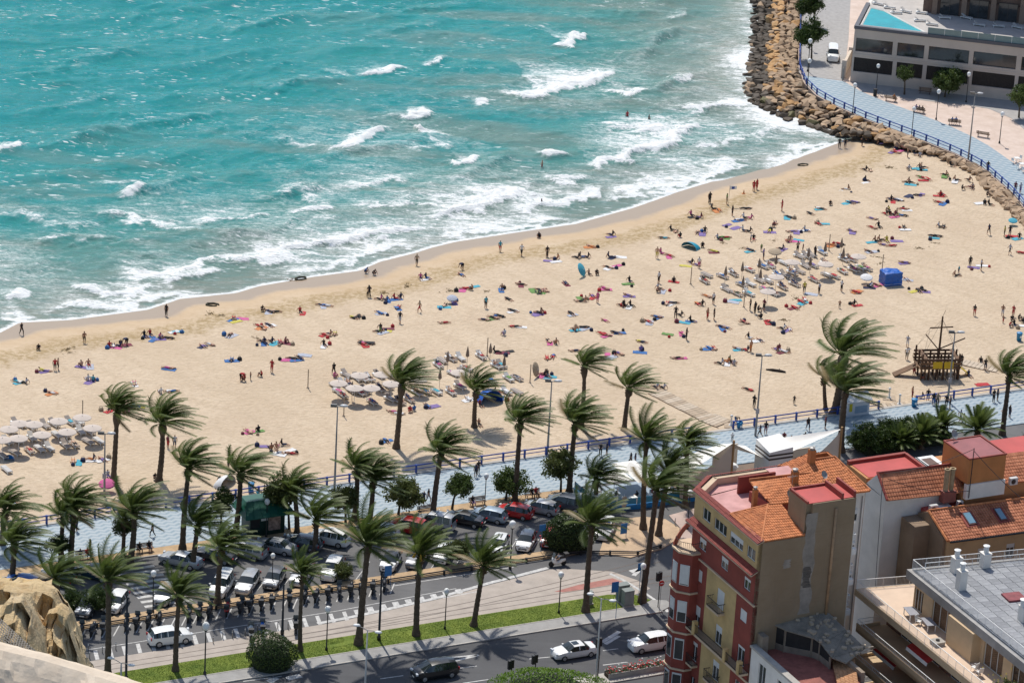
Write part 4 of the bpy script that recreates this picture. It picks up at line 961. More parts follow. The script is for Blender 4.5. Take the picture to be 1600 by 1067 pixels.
# grey roof tiles, each laid on the slab
GT = [M('roof_tile_grey_%d' % k, c, .85, .2, 1.5) for k, c in enumerate(((0.235,0.24,0.25),(0.265,0.27,0.28),(0.30,0.305,0.315)))]
tm = []
for g_ in GT:
    mb = MB(); mb.box(-.54,.54,-.54,.54,0,.035); me = mb.mesh('roof_tile'); me.materials.append(g_); tm.append(me)
slab_o = TB.root; rs = random.Random(9); cnt = 0
deck = MB(); deck.prism([(18.1,.9),(50,-3.0),(50,-40),(17.7,-40)], 15.9, 15.93); dk = TB.build(deck, 'roof_deck', M('roof_joint', (0.05,0.05,0.055), .95, .2, 2))
for i in range(22):
    for j in range(26):
        x = 18.75+i*1.12; y = 0.05-j*1.12-0.12*(x-18)*1.0
        if x > 33 and j > 12: continue
        if cnt >= 300: continue
        inst('roof_tile', rs.choice(tm), dk, (x-15, y+30, 15.932+rs.uniform(0,.008)), (0,0,R(-6.5)+rs.uniform(-.01,.01))); cnt += 1
# terrace
mb = MB(); mb.prism([(15.0,6.2),(21.5,5.2),(21.5,0.9),(18.4,1.3),(18.4,-40),(15.0,-40)], 11.3, 11.95); TB.build(mb, 'terrace_slab', CRM)
mb = MB(); mb.prism([(15.3,5.9),(21.4,5.0),(21.4,.5),(18.4,.5),(18.4,-39),(15.3,-39)], 11.95, 11.99); TB.build(mb, 'terrace_floor', SALM)
hh = [(-1.2,0.4,12.0,14.3),(-6.6,-2.9,12.0,14.5),(-15.5,-12.2,12.0,14.4),(-20,-17,12,14.4)]
mb = MB(); holed(mb, 'x', 18.2, .25, -40, .5, 11.99, 15.0, hh); TB.build(mb, 'penthouse_wall', CRM)
for h in hh: window(TB, 'x', 18.2, 1, *h, div=2, inset=.2)
mb = MB(); mb.box(17.2,18.4,-11.6,-7.2,11.99,15.0); TB.build(mb, 'penthouse_bay', CRM)
def white_rail(B_, pts, z, h=1.0, sp=.14, name='railing', glass=None):
    mb = MB()
    for i in range(len(pts)-1):
        a, b_ = Vector((*pts[i], z)), Vector((*pts[i+1], z)); L_ = (b_-a).length
        mb.tube([a+Vector((0,0,h)), b_+Vector((0,0,h))], .035, 5); mb.tube([a+Vector((0,0,.1)), b_+Vector((0,0,.1))], .025, 4)
        k_ = max(2, int(L_/sp))
        for j in range(k_+1):
            p = a.lerp(b_, j/k_); big = j % 10 == 0
            mb.tube([p, p+Vector((0,0,h))], .03 if big else .011, 4, False)
    o = B_.build(mb, name, WHITEM)
    return o
white_rail(TB, [(15.1,-39),(15.1,6.1),(21.4,5.1),(21.4,1.2)], 11.95)
white_rail(TB, [(17.75,-39),(18.05,1.0),(50,-2.9)], 15.95, 1.05)
white_rail(TB, [(18.9,.1),(50,-3.9)], 15.95, .95, .5)
for z, xo in ((8.7,14.3),(5.4,14.0),(2.1,13.9)):
    mb = MB(); mb.prism([(xo,4.2),(18.4,3.9),(18.4,-40),(xo,-40)], z-.35, z); s = TB.build(mb, 'balcony', CRM)
    mb = MB(); mb.box(xo,xo+.15,-40,4.2,z-.35,z+.55); mb.box(xo+.15,17,4.05,4.2,z-.35,z+.3); TB.build(mb, 'balcony_front', CRM, s)
    o = white_rail(TB, [(xo+.08,-39),(xo+.08,4.1),(17,4.0)], z+.5, .5, .3)
    hh = [(-1.4+0.2,1.2,z,z+2.3),(-6.0,-3.2,z,z+2.3),(-11,-8,z,z+2.3),(-16,-13,z,z+2.3)]
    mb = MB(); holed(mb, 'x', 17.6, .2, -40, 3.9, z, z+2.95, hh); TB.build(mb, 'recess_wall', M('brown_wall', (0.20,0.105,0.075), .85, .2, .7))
    for h in hh: window(TB, 'x', 17.6, 1, *h, div=1)
AWN = M('red_awning', (0.50,0.04,0.035), .8, .15, 1)
for y0, y1, z in ((-7.2,-3.4,11.0),(2.4,-1.6,7.9)):
    mb = MB(); mb.slab((17.5,y0,z),(17.5,y1,z),(15.4,y1,z-.9),(15.4,y0,z-.9),(0,0,.05)); a = TB.build(mb, 'awning', AWN)
    mb = MB(); mb.slab((15.4,y0,z-.88),(15.4,y1,z-.88),(15.3,y1,z-1.2),(15.3,y0,z-1.2),(.03,0,0)); TB.build(mb, 'valance', WHITEM, a)
# chimneys and plant on the grey roof
def stack(B_, x, y, z, s, h, n_=1):
    mb = MB(); mb.box(x-s,x+s,y-s,y+s,z,z+h); mb.box(x-s-.05,x+s+.05,y-s-.05,y+s+.05,z+h,z+h+.06); c = B_.build(mb, 'chimney', WHW)
    for k in range(n_):
        xx = x+(k-(n_-1)/2)*.55
        mb = MB()
        for q in range(5): mb.lathe([(s*.62,0),(s*.62,.08)], (xx,y,z+h+.1+q*.13), 12)
        mb.lathe([(s*.45,0),(s*.45,.75)], (xx,y,z+h), 8); mb.lathe([(s*.78,.74),(s*.8,.8),(.05,.9)], (xx,y,z+h), 12); B_.build(mb, 'cowl', WHITEM, c)
for x, y, s, h, n_ in ((21.8,-.9,.42,1.6,1),(25.2,-.8,.42,1.5,1),(20.2,-4.4,.4,2.0,1),(27.2,-6.9,.4,1.4,2),(22.3,-12.3,.45,1.5,2),(24.9,-2.2+.2,.01,.01,1),(22.6,-15.6,.42,1.2,1),(29.0,-3.4,.01,.01,1)):
    if s > .1: stack(TB, x, y, 15.93, s, h, n_)
mb = MB(); mb.cbox((24.1,-7.8,16.05),(1.9,1.7,.25), R(-6)); TB.build(mb, 'roof_hatch', M('maroon_hatch', (0.22,0.05,0.055), .7, .35, 2))
mb = MB(); mb.box(27.6,32,-13,-8.6,15.93,18.2); TB.build(mb, 'stair_head', WHW)
acunit(TB, 30.2,-2.9,15.95,1.0); white_rail(TB, [(27.7,-12.9),(27.7,-8.7),(31.9,-8.7)], 18.2, .8, .3)
# furniture on the terrace
PLW = M('white_plastic', (0.74,0.73,0.71), .5, .06, 3); GREYT = M('grey_table', (0.30,0.30,0.33), .6, .1, 2)
def loc_blk(x, y, z): v = W(RB_U+x, RB_V+y, z); return v
def garden_table(x, y, rz, lab):
    t = thing('garden_table', lab, 'table', loc_blk(x, y, 11.99), PH+rz)
    MB().box(-.9,.9,-.5,.5,.70,.75).build('table_top', GREYT, t)
    for sx in (-.8,.8):
        for sy in (-.4,.4): MB().box(sx-.04,sx+.04,sy-.04,sy+.04,0,.70).build('leg', PLW, t)
def garden_chair(x, y, rz, lab, grp=None):
    t = thing('plastic_chair', lab, 'chair', loc_blk(x, y, 11.99), PH+rz, grp)
    MB().box(-.25,.25,-.25,.25,.40,.45).build('seat', PLW, t); MB().slab((-.25,.22,.45),(.25,.22,.45),(.24,.34,.95),(-.24,.34,.95),(0,.04,0)).build('backrest', PLW, t)
    for sx in (-.22,.22):
        MB().box(sx-.02,sx+.02,-.24,.26,.62,.66).build('armrest', PLW, t)
        for sy in (-.22,.22): MB().tube([(sx,sy,.42),(sx*1.15,sy*1.15,0)], .025, 5).build('leg', PLW, t)
garden_table(16.9,-1.3,R(80),'grey garden table under the roof slab beside the terrace corner'); garden_table(17.3,-3.9,R(80),'grey garden table with white chair pushed against the terrace wall')
garden_chair(16.8,-2.9,R(30),'white plastic chair between the two terrace tables'); garden_chair(16.7,-13.2,R(200),'white plastic chair outside the terrace storeroom','white chairs outside the storeroom'); garden_chair(16.6,-14.2,R(180),'white plastic chair outside the terrace storeroom','white chairs outside the storeroom')
mb = MB(); mb.box(-.55,.55,-.5,.5,0,.35); mb.box(-.6,.6,-.55,.55,.35,.42); t = thing('vent_box', 'low concrete vent box on the sunny terrace floor', 'vent', loc_blk(16.3,-7.2,11.99), PH); mb.build('housing', CONC, t); MB().lathe([(.2,0),(.2,.12)], (0,0,.42), 10).build('outlet', BLACKM, t)

# --- low house beside the firewall with corrugated roof weighed down by bricks
LH = BB('low_house', 'low white house with brick-weighted corrugated roof and red terrace under the firewall', 0, -25)
hh = [(-3.0,-1.6,7.6,10.1),(-6.6,-5.2,7.6,10.1),(-10.2,-8.8,7.6,10.1),(-3.0,-1.6,4.2,6.5),(-6.6,-5.2,4.2,6.5),(-10.2,-8.8,4.2,6.5)]
mb = MB(); holed(mb, 'x', .05, .3, -25, -.02, 0, 11.0, hh); LH.build(mb, 'front_wall', WHW)
for h in hh: window(LH, 'x', .05, 1, *h)
mb = MB(); mb.box(-.15,.55,-25,-.02,11.0,11.22); LH.build(mb, 'cornice', CONC)
mb = MB(); mb.box(.36,7.3,-25,-.03,0,10.3); mb.box(7.3,13.6,-25,-.03,0,3.0); LH.build(mb, 'core', CONC)
mb = MB(); mb.box(.56,7,-25,-.05,10.3,10.36); LH.build(mb, 'terrace_floor', M('red_floor_tiles', (0.30,0.10,0.075), .8, .3, 1.5))
mb = MB(); mb.box(.56,1.2,-1.1,-.05,10.3,12.4); mb.box(6.9,7.3,-9,-4.0,3,11.4); LH.build(mb, 'shed_wall', M('old_plaster', (0.27,0.215,0.16), .9, .3, .8))
CORR = M('corrugated_sheet', (0.25,0.22,0.18), .9, .3, 1.0, hue=(0.28,0.24,0.19))
def loc3(px, py, z): u, v = UV(px, py, z); return Vector((u-RB_U, v-RB_V, z))
poly = [loc3(1188,966,13.0), loc3(1230,985,12.75), loc3(1272,997,12.5), loc3(1284,1006,12.2), loc3(1300,1027,11.7), loc3(1322,1036,11.5), loc3(1352,1012,11.6), loc3(1322,984,12.4), loc3(1281,945,13.6)]
kq = len(poly); q = MB(); q.add(poly+[p-Vector((0,0,.08)) for p in poly], [(0,1,8),(1,2,8),(2,7,8),(2,3,7),(3,4,7),(4,6,7),(4,5,6)]+[(i, kq+i, kq+(i+1) % kq, (i+1) % kq) for i in range(kq)]); cr = LH.build(q, 'corrugated_roof', CORR)
for tri in ((0,1,8),(1,2,8),(2,7,8),(2,3,7),(3,4,7),(4,6,7),(4,5,6)):
    o = LH.build(roof_tiles([poly[i] for i in tri], (.25,-1,-.25), .2, 1.6, .05), 'corrugation', CORR, cr); o['kind'] = 'stuff'
for i, j in ((0,1),(1,2),(2,3),(3,4)):
    a_, b_ = poly[i].copy(), poly[j].copy(); a_.y += .35; b_.y += .35; mb = MB(); mb.slab((a_.x,a_.y,10.95),(b_.x,b_.y,10.95),(b_.x,b_.y,b_.z-.06),(a_.x,a_.y,a_.z-.06),(0,.1,0)); LH.build(mb, 'shed_shade_panel', SHADEP)  # dark sheet standing in for the shade under the roof edge
    mb = MB(); mb.slab((a_.x,a_.y-.05,10.3),(b_.x,b_.y-.05,10.3),(b_.x,b_.y-.05,11.0),(a_.x,a_.y-.05,11.0),(0,.2,0)); LH.build(mb, 'shed_sill', M('old_plaster', (0.27,0.215,0.16), .9, .3, .8))
    mb = MB(); mb.box(b_.x-.08,b_.x+.08,b_.y-.12,b_.y+.04,10.3,b_.z-.06); LH.build(mb, 'shed_post', M('old_plaster', (0.27,0.215,0.16)))
def roofz(x, y):
    best = None
    for tri in ((0,1,8),(1,2,8),(2,7,8),(2,3,7),(3,4,7),(4,6,7),(4,5,6)):
        a_, b_, c_ = (poly[i] for i in tri); d_ = (b_.y-c_.y)*(a_.x-c_.x)+(c_.x-b_.x)*(a_.y-c_.y)
        l1 = ((b_.y-c_.y)*(x-c_.x)+(c_.x-b_.x)*(y-c_.y))/d_; l2 = ((c_.y-a_.y)*(x-c_.x)+(a_.x-c_.x)*(y-c_.y))/d_; l3 = 1-l1-l2
        if min(l1, l2, l3) >= 0: return l1*a_.z+l2*b_.z+l3*c_.z
    return None
bm_ = MB(); bm_.box(-.16,.16,-.1,.1,0,.14); bme = bm_.mesh('brick'); bme.materials.append(M('old_brick', (0.46,0.37,0.27), .9, .3, 3))
rs = random.Random(3)
for k in range(130):
    x = rs.uniform(1.0,13); y = rs.uniform(-6,0); z = roofz(x, y)
    if z is None: continue
    inst('brick', bme, cr, (x, y+25, z+.05), (0,0,rs.uniform(0,3)), rs.uniform(1.0,1.7))
tp = [loc3(1300,1032,10.6), loc3(1334,1026,11.0), loc3(1346,1100,11.0), loc3(1318,1110,10.6)]; tiled(LH, tp, (-1,0,-.15), M('sandy_tile', (0.52,0.27,0.13), .85, .3, 1.3), .3)
# cables over the roofs
def cable(a, b_, sag, lab):
    a, b_ = loc_blk(*a), loc_blk(*b_); pts = [a.lerp(b_, k/14)-Vector((0,0,sag*4*(k/14)*(1-k/14))) for k in range(15)]
    mb = MB(); mb.tube(pts, .03, 4); tag(mb.build('overhead_cable', BLACKM), lab, 'cable')
cable((30.2,10.4,23.2),(21.9,13.5,20.4),.5,'black cable from the rooftop mast to the long white house'); cable((30.2,10.4,23.0),(36.5,2.0,16.8),.6,'black cable from the rooftop mast down to the grey roof'); cable((21.8,13.6,20.2),(17.0,5.6,12.2),.8,'black cable dropping from the long house to the terrace railing'); cable((22.0,13,20.0),(30.2,10.4,18.6),.6,'slack black cable lying over the weathered tile roof')

# ------------------------------------------------------------------ the hotel by the park
h0, h1 = P(1328,128,.08), P(1600,160,.08); HA = math.atan2(h1.y-h0.y, h1.x-h0.x)
HT = thing('hotel', 'beige hotel block with rooftop pool, long dark windows and shaded upper storey', 'hotel', (h0.x, h0.y, 0), HA)
hx = Vector((math.cos(HA), math.sin(HA), 0)); hn = Vector((-math.sin(HA), math.cos(HA), 0))
def onfront(px, py):
    d = ray(px, py); o = Vector((0,0,CAM_H)); t = (h0-o).dot(hn)/d.dot(hn); p = o+d*t; return ((p-h0).dot(hx), p.z)
class HB(BB):
    def __init__(s): s.root = HT; s.x0 = s.y0 = 0
HBB = HB(); HTOP = onfront(1334,40)[1]
def wpx(x0, y0, x1, y1): 
    a = onfront(1310+x0/5.517, y0/5.517); b_ = onfront(1310+x1/5.517, y1/5.517); return a, b_
BEI = M('beige_render', (0.56,0.47,0.40), .85, .10, .25)
up = []; lo = []
for (x0, y0, x1, y1) in ((155,335,462,462),(513,358,735,484),(785,378,1123,507),(1172,405,1533,535)):
    a, b_ = wpx(x0, y0, x1, y1); up.append((a[0], b_[0]))
for (x0, y0, x1, y1) in ((135,510,460,632),(505,535,720,650),(765,555,1115,690),(1162,582,1517,706),(1560,605,1600,720)):
    a, b_ = wpx(x0, y0, x1, y1); lo.append((a[0], b_[0]))
zu = (HTOP*.555, HTOP*.79); zl = (HTOP*.20, HTOP*.45)
lo[-1] = (lo[-1][0], lo[-1][0]+6); up.append((up[-1][1]+.8, up[-1][1]+6.5))
for k in range(3): up.append((up[-1][1]+.8, up[-1][1]+6.3)); lo.append((lo[-1][1]+.8, lo[-1][1]+6.3))
hl = [(a, b_, *zu) for a, b_ in up]+[(a, b_, *zl) for a, b_ in lo]
mb = MB(); holed(mb, 'y', 0, .45, 0, 52, 0, HTOP-.55, hl); HBB.build(mb, 'front_wall', BEI)
HGL = M('hotel_glass', (0.05,0.05,0.05), .12, .3, .5, spec=.7); HSL = M('dark_louvre', (0.030,0.024,0.022), .6, .25, 2)
for a, b_, z0, z1 in [(a, b_, *zu) for a, b_ in up]: window(HBB, 'y', 0, 1, a, b_, z0, z1, div=0, inset=.36, frame=M('dark_frame', (0.06,0.05,0.045), .5, .2, 2))
for a, b_ in lo:
    mb = MB(); k_ = int((b_-a)/.22)
    mb.box(a, b_, .33, .4, *zl); s = HBB.build(mb, 'louvre_panel', HSL)
    mb = MB()
    for j in range(k_): mb.box(a+(b_-a)*j/k_, a+(b_-a)*j/k_+.07, .22, .33, *zl)
    o = HBB.build(mb, 'louvre_slats', HSL, s); o['kind'] = 'stuff'
mb = MB(); mb.box(.5,52,.46,30,0,HTOP-.9); HBB.build(mb, 'core', BEI)
mb = MB(); mb.box(0,.46,.45,30,0,HTOP-.55); HBB.build(mb, 'side_wall', M('white_side', (0.70,0.67,0.62), .8, .08, .4))
for a in [0]+[ (lo[i][1]+lo[i+1][0])/2 for i in range(len(lo)-1)]:
    pass
mb = MB(); mb.box(-.12,52,-.16,.5,HTOP-.5,HTOP); mb.box(-.12,.5,.5,14,HTOP-.5,HTOP); HBB.build(mb, 'coping', M('dark_coping', (0.10,0.10,0.115), .6, .12, 1))
mb = MB(); mb.box(0,52,-.06,0,HTOP*.49,HTOP*.515); HBB.build(mb, 'string_course', BEI)
mb = MB(); mb.box(.5,52,.5,30,HTOP-.9,HTOP-.35); HBB.build(mb, 'terrace_deck', M('terrace_deck', (0.46,0.43,0.40), .8, .12, .6))
pl = [(.9,.75),(11.0,.75),(3.2,10.5),(.9,11.5)]
mb = MB(); mb.prism(pl, HTOP-.6, HTOP-.12); HBB.build(mb, 'pool', M('pool_water', (0.01,0.34,0.37), .06, .15, .5, bump=.15, bscale=2))
mb = MB()
for i in range(4):
    a, b_ = Vector((*pl[i],HTOP-.1)), Vector((*pl[(i+1)%4],HTOP-.1)); mb.tube([a,b_], .16, 4)
HBB.build(mb, 'pool_rim', WHW)
mb = MB(); mb.box(11.3,52,.12,.16,HTOP,HTOP+1.0); HBB.build(mb, 'glass_balustrade', M('balustrade_glass', (0.18,0.26,0.26), .1, .1, 1))
mb = MB(); 
for k in range(16): mb.box(11.3+k*2.6,11.36+k*2.6,.1,.18,HTOP,HTOP+1.05)
HBB.build(mb, 'balustrade_posts', WHITEM)
mb = MB(); mb.box(9.0,52,13.5,30,HTOP-.4,HTOP+16); mb.box(10,52,13.2,13.5,HTOP-.35,HTOP+2.2); HBB.build(mb, 'upper_storeys', M('dark_brown_cladding', (0.17,0.11,0.085), .8, .25, .6))
for k in range(9):
    mb = MB(); mb.box(10.5+4.6*k,11.3+4.6*k,12.5,13.19,HTOP-.35,HTOP+16); HBB.build(mb, 'pillar', M('pillar_brown', (0.24,0.17,0.13), .8, .15, .8))
for k in range(8): window(HBB, 'y', 13.19, 1, 11.7+4.6*k, 14.7+4.6*k, HTOP-.3, HTOP+2.6, div=1, inset=-.03, frame=M('dark_frame', (0.06,0.05,0.045)))
# garden wall and gate along the access road
gw = thing('boundary_wall', 'narrow cream wall with pillars between access road and hotel side', 'wall', (h0.x, h0.y, 0), HA)
MB().box(-1.5,-1.1,1.5,40,0,2.6).build('wall', M('cream_wall', (0.60,0.50,0.40), .85, .12, .5), gw)
for k in range(6): MB().box(-1.65,-.95,1.3+7.6*k,1.9+7.6*k,0,3.0).build('pillar', BEI, gw)
gt = thing('metal_gate', 'grey barred gate standing open by the hotel corner', 'gate', P(1316,126,.1), R(75))
mb = MB()
for k in range(14): mb.box(k*.18,k*.18+.03,-.015,.015,.1,1.9)
mb.box(0,2.4,-.03,.03,1.86,1.94); mb.box(0,2.4,-.03,.03,.08,.14); mb.build('bars', GALV, gt); MB().box(-.1,0,-.06,.06,0,2.0).build('post', GALV, gt)
# ------------------------------------------------------------------ lamps, poles, benches
GLOBE = M('globe_glass', (0.82,0.82,0.80), .35, .04, 3)
def lamp_meshes():
    a = MB(); a.lathe([(.16,0),(.14,.25),(.07,.35),(.055,3.9),(.05,4.35)], (0,0,0), 8); post = a.mesh('post', True); post.materials.append(BLACKM)
    a = MB(); a.lathe([(.05,4.3),(.2,4.42),(.30,4.6),(.33,4.78),(.30,4.96),(.18,5.1),(.02,5.15)], (0,0,0), 12); gl = a.mesh('globe', True); gl.materials.append(GLOBE)
    a = MB(); a.lathe([(.12,4.25),(.16,4.3),(.13,4.42)], (0,0,0), 8); co = a.mesh('collar'); co.materials.append(BLACKM)
    return post, gl, co
LPM = lamp_meshes()
def globe_lamp(px, py, top, label, z=0.1, grp='globe lamps'):
    p = P(px, py, z); t_ = PY(top[0], top[1], p.y); s = max(.75, min(1.35, (t_.z-z)/4.8))
    t = thing('street_lamp', label, 'lamp', p, 0, grp, s)
    inst('post', LPM[0], t); inst('globe', LPM[1], t); inst('collar', LPM[2], t)
for a, tp, lb in (((425,916),(426,869),'white globe lamp on a black post between two silver parked cars'),((239,956),(239,895),'white globe lamp on a black post at the parking crossing'),((320,1053),(321,977),'white globe lamp on the lawn behind the white road car'),
    ((510,1015),(512.5,951),'white globe lamp on the lawn beside the round bush'),((695,982),(698,923),'white globe lamp on the lawn between two tall palms'),((797,888),(799,818),'white globe lamp beside the white car with dark roof'),
    ((873,957),(877,897),'white globe lamp on the lawn before the red paving wedge'),((1001,944),(1009.5,884),'white globe lamp hugging the palm at the lawn tip'),((1074,826),(1077,769),'white globe lamp at the corner pavement by the red house'),
    ((757,795),(759,743),'white globe lamp beside the bench with one sitter'),((416,838),(417,783),'white globe lamp standing behind the green kiosk'),((123,1085),(124,1006),'white globe lamp half hidden behind the cliff')):
    globe_lamp(*a, tp, lb, .1 if a[1] < 1000 else .12)
for a, tp, lb in (((1368.6,144),(1372,103),'globe lamp with a litter bin at its foot in the park'),((1332,178),(1336,133),'globe lamp on the blue paving by the curved railing near the hotel'),((1261,141),(1265,95),'globe lamp at the entrance of the access road'),((1262,112),(1265,64),'globe lamp under the dark tree on the access road'),((1264,76),(1267,30),'globe lamp deep in the tree row of the access road'),
    ((1509.5,160),(1514,116),'globe lamp beside the largest park tree'),((1462.6,187),(1468,143),'globe lamp on the pink paving between two benches'),((1424,214),(1428,170),'globe lamp on the sea wall between railing posts'),((1561.5,224),(1566,178),'globe lamp on open pink paving past the empty bench'),((1573,144),(1577,101),'globe lamp in the hotel shade')):
    globe_lamp(*a, tp, lb, .1, 'park globe lamps')
def tall_lamp(px, py, tx, ty, lab, sign=True, grp='tall beach floodlights', z=-.1):
    p = P(px, py, z); q = PY(tx, ty, p.y); h = q.z-z
    t = thing('floodlight_mast', lab, 'lamp', p, 0, grp)
    MB().lathe([(.16,0),(.14,.6),(.10,h*.5),(.06,h)], (0,0,0), 8).build('mast', GALV, t, True)
    MB().box(-.62,.75,-.05,.05,h-.02,h+.06).build('crossarm', GALV, t)
    mb = MB(); sub = MB(); sub.lathe([(.02,-.12),(.34,-.06),(.4,0),(.3,.12),(.05,.17)], (0,0,0), 12); mb.v = [(v[0]*1.25+.72, v[1]*.7, v[2]+h+.12) for v in sub.v]; mb.f = sub.f; mb.build('lamp_head', M('lamp_grey', (0.55,0.55,0.55), .4, .1, 3), t, True)
    for x in (-.6, -.25): MB().cbox((x,-.06,h+.12),(.34,.3,.32)).build('floodlight', M('flood_dark', (0.16,0.15,0.14), .5, .2, 3), t)
    if sign: MB().cbox((0,-.18,h*.33),(.42,.12,.6)).build('switch_box', M('box_grey', (0.45,0.40,0.40), .6, .1, 3), t)
tall_lamp(1180,683,1189.5,556,'tall floodlight mast with a grey box rising by the beach walkway'); tall_lamp(163,774,168,678,'tall floodlight mast behind the pink parasol'); tall_lamp(522.5,768,527,635,'tall floodlight mast before the middle sunbed rows',False); tall_lamp(1512.5,252,1524,147,'tall floodlight mast standing on the breakwater wall',False)
tall_lamp(855,712,862,596,'tall floodlight mast among the promenade palms',False); tall_lamp(1480.5,629,1492.5,520,'tall floodlight mast in front of the wooden play ship')
def road_lamp(px, py, tx, ty, lab):
    p = P(px, py, .12); q = PY(tx, ty, p.y); h = q.z
    t = thing('road_lamp', lab, 'lamp', p, 0, 'white twin-arm road lamps')
    MB().lathe([(.13,0),(.1,1.2),(.06,h)], (0,0,0), 8).build('mast', M('pale_mast', (0.50,0.49,0.46), .5, .1, 3), t, True)
    for s in (-1, 1):
        d = W(0,1).normalized()*s if True else 0
        e = Vector((d.x*-.0+.95*s, -.55*s, .25 if s < 0 else -.15))
        MB().tube([(0,0,h-.1), (e.x*.5,e.y*.5,h+.05), (e.x,e.y,h+.1)], .04, 5).build('arm', GALV, t)
        mb = MB(); sub = MB(); sub.lathe([(.02,0),(.2,.05),(.26,.12),(.2,.22),(.02,.28)], (0,0,0), 10); mb.v = [(v[0]*1.5+e.x*1.15, v[1]*.9+e.y*1.15, v[2]+h-.02) for v in sub.v]; mb.f = sub.f; mb.build('lamp_head', WHITEM, t, True)
road_lamp(570,1084,573,985,'twin white road lamp whose shadow falls on the dark road'); road_lamp(931,1062,940,936,'twin white road lamp behind the white saloon'); road_lamp(189,1066,185,1036,'twin white road lamp beside the cliff')
def cat_pole(px, py, tx, ty, lab):
    p = P(px, py, .1); q = PY(tx, ty, p.y)
    t = thing('tram_pole', lab, 'pole', p, 0, 'black tram poles')
    MB().lathe([(.2,0),(.2,.4),(.13,.5),(.09,q.z)], (0,0,0), 8).build('shaft', BLACKM, t, True); MB().lathe([(.12,0),(.02,.15)], (0,0,q.z), 8).build('cap', BLACKM, t)
cat_pole(197,1062,200,935,'black tram pole at the lawn end beside the cliff'); cat_pole(592,999,597,897,'black tram pole on the lawn between two palms'); cat_pole(441,990,441,915,'black tram pole rising behind the round bush')

def bench_meshes():
    me = {}
    a = MB()
    for k in range(4): a.box(-1.0,1.0,-.25+.13*k,-.15+.13*k,.42,.46)
    me['seat'] = a.mesh('seat')
    a = MB()
    for k in range(3): a.slab((-1.0,.26+.03*k,.52+.15*k),(1.0,.26+.03*k,.52+.15*k),(1.0,.285+.03*k,.63+.15*k),(-1.0,.285+.03*k,.63+.15*k),(0,.03,0))
    me['backrest'] = a.mesh('backrest')
    a = MB(); a.box(-.03,.03,-.25,.3,.36,.42); a.box(-.03,.03,-.25,-.19,0,.36); a.box(-.03,.03,.22,.28,0,.95); me['leg'] = a.mesh('leg')
    for k, m_ in (('seat',WOODB),('backrest',WOODB),('leg',BLACKM)): me[k].materials.append(m_)
    return me
BM_ = bench_meshes()
def bench(px, py, rz, lab, z=.1, grp='wooden benches'):
    p = P(px, py, z); t = thing('park_bench', lab, 'bench', p, rz, grp)
    inst('seat', BM_['seat'], t); inst('backrest', BM_['backrest'], t)
    for x in (-.75, .75): inst('leg', BM_['leg'], t, (x,0,0))
    return p
S_ = PH+math.pi        # seats that look towards the sea have their backs to the street
BEN = []
for px, py, rz, lb in ((132,873,PH,'wooden bench with two sitters beside the walker in red'),(226,862,PH,'wooden bench under the tall palms with two sitters'),(666,803,PH,'empty wooden bench before the couple on the promenade'),(746,789,PH,'wooden bench with a single sitter under the globe lamp'),(832,777,PH,'wooden bench with a couple by the leafy tree'),
                       (1392,158,R(158),'park bench with one sitter beside the bicycle'),(1436,176,R(158),'park bench with three sitters and a pushchair'),(1491,195,R(172),'park bench with a couple in blue'),(1536,214,R(158),'empty park bench on sunny pink paving'),(1445,147,R(-10),'empty bench in the hotel shade')):
    BEN.append((bench(px, py, rz, lb, .1), rz))

# ------------------------------------------------------------------ vehicles
TYRE = M('tyre_rubber', (0.018,0.018,0.018), .8, .2, 8); RIM = M('alloy_rim', (0.42,0.42,0.43), .35, .15, 6, metal=.6)
CGL = M('car_glass', (0.018,0.026,0.026), .05, .2, 1, spec=.9); HLI = M('headlight', (0.62,0.64,0.66), .12, .1, 4); TLI = M('tail_light', (0.38,0.012,0.012), .2, .15, 4)
PLATE = M('number_plate', (0.72,0.72,0.68), .5, .05, 4); TRIM = M('black_trim', (0.022,0.022,0.024), .6, .2, 4)
PAINTS = dict(white=(0.78,0.78,0.76), silver=(0.44,0.45,0.46), grey=(0.15,0.155,0.165), dark=(0.032,0.034,0.042), black=(0.012,0.012,0.014), red=(0.50,0.018,0.018), blue=(0.02,0.06,0.22), teal=(0.012,0.045,0.065), slate=(0.075,0.09,0.12), lightblue=(0.33,0.40,0.46), champagne=(0.40,0.37,0.33), cobalt=(0.01,0.14,0.55))
def paint(c): return M('car_paint_'+c, PAINTS[c], .32 if c != 'white' else .35, .04, 1.5, metal=.35 if c in ('silver','grey','slate','champagne','lightblue') else 0, coat=.7)
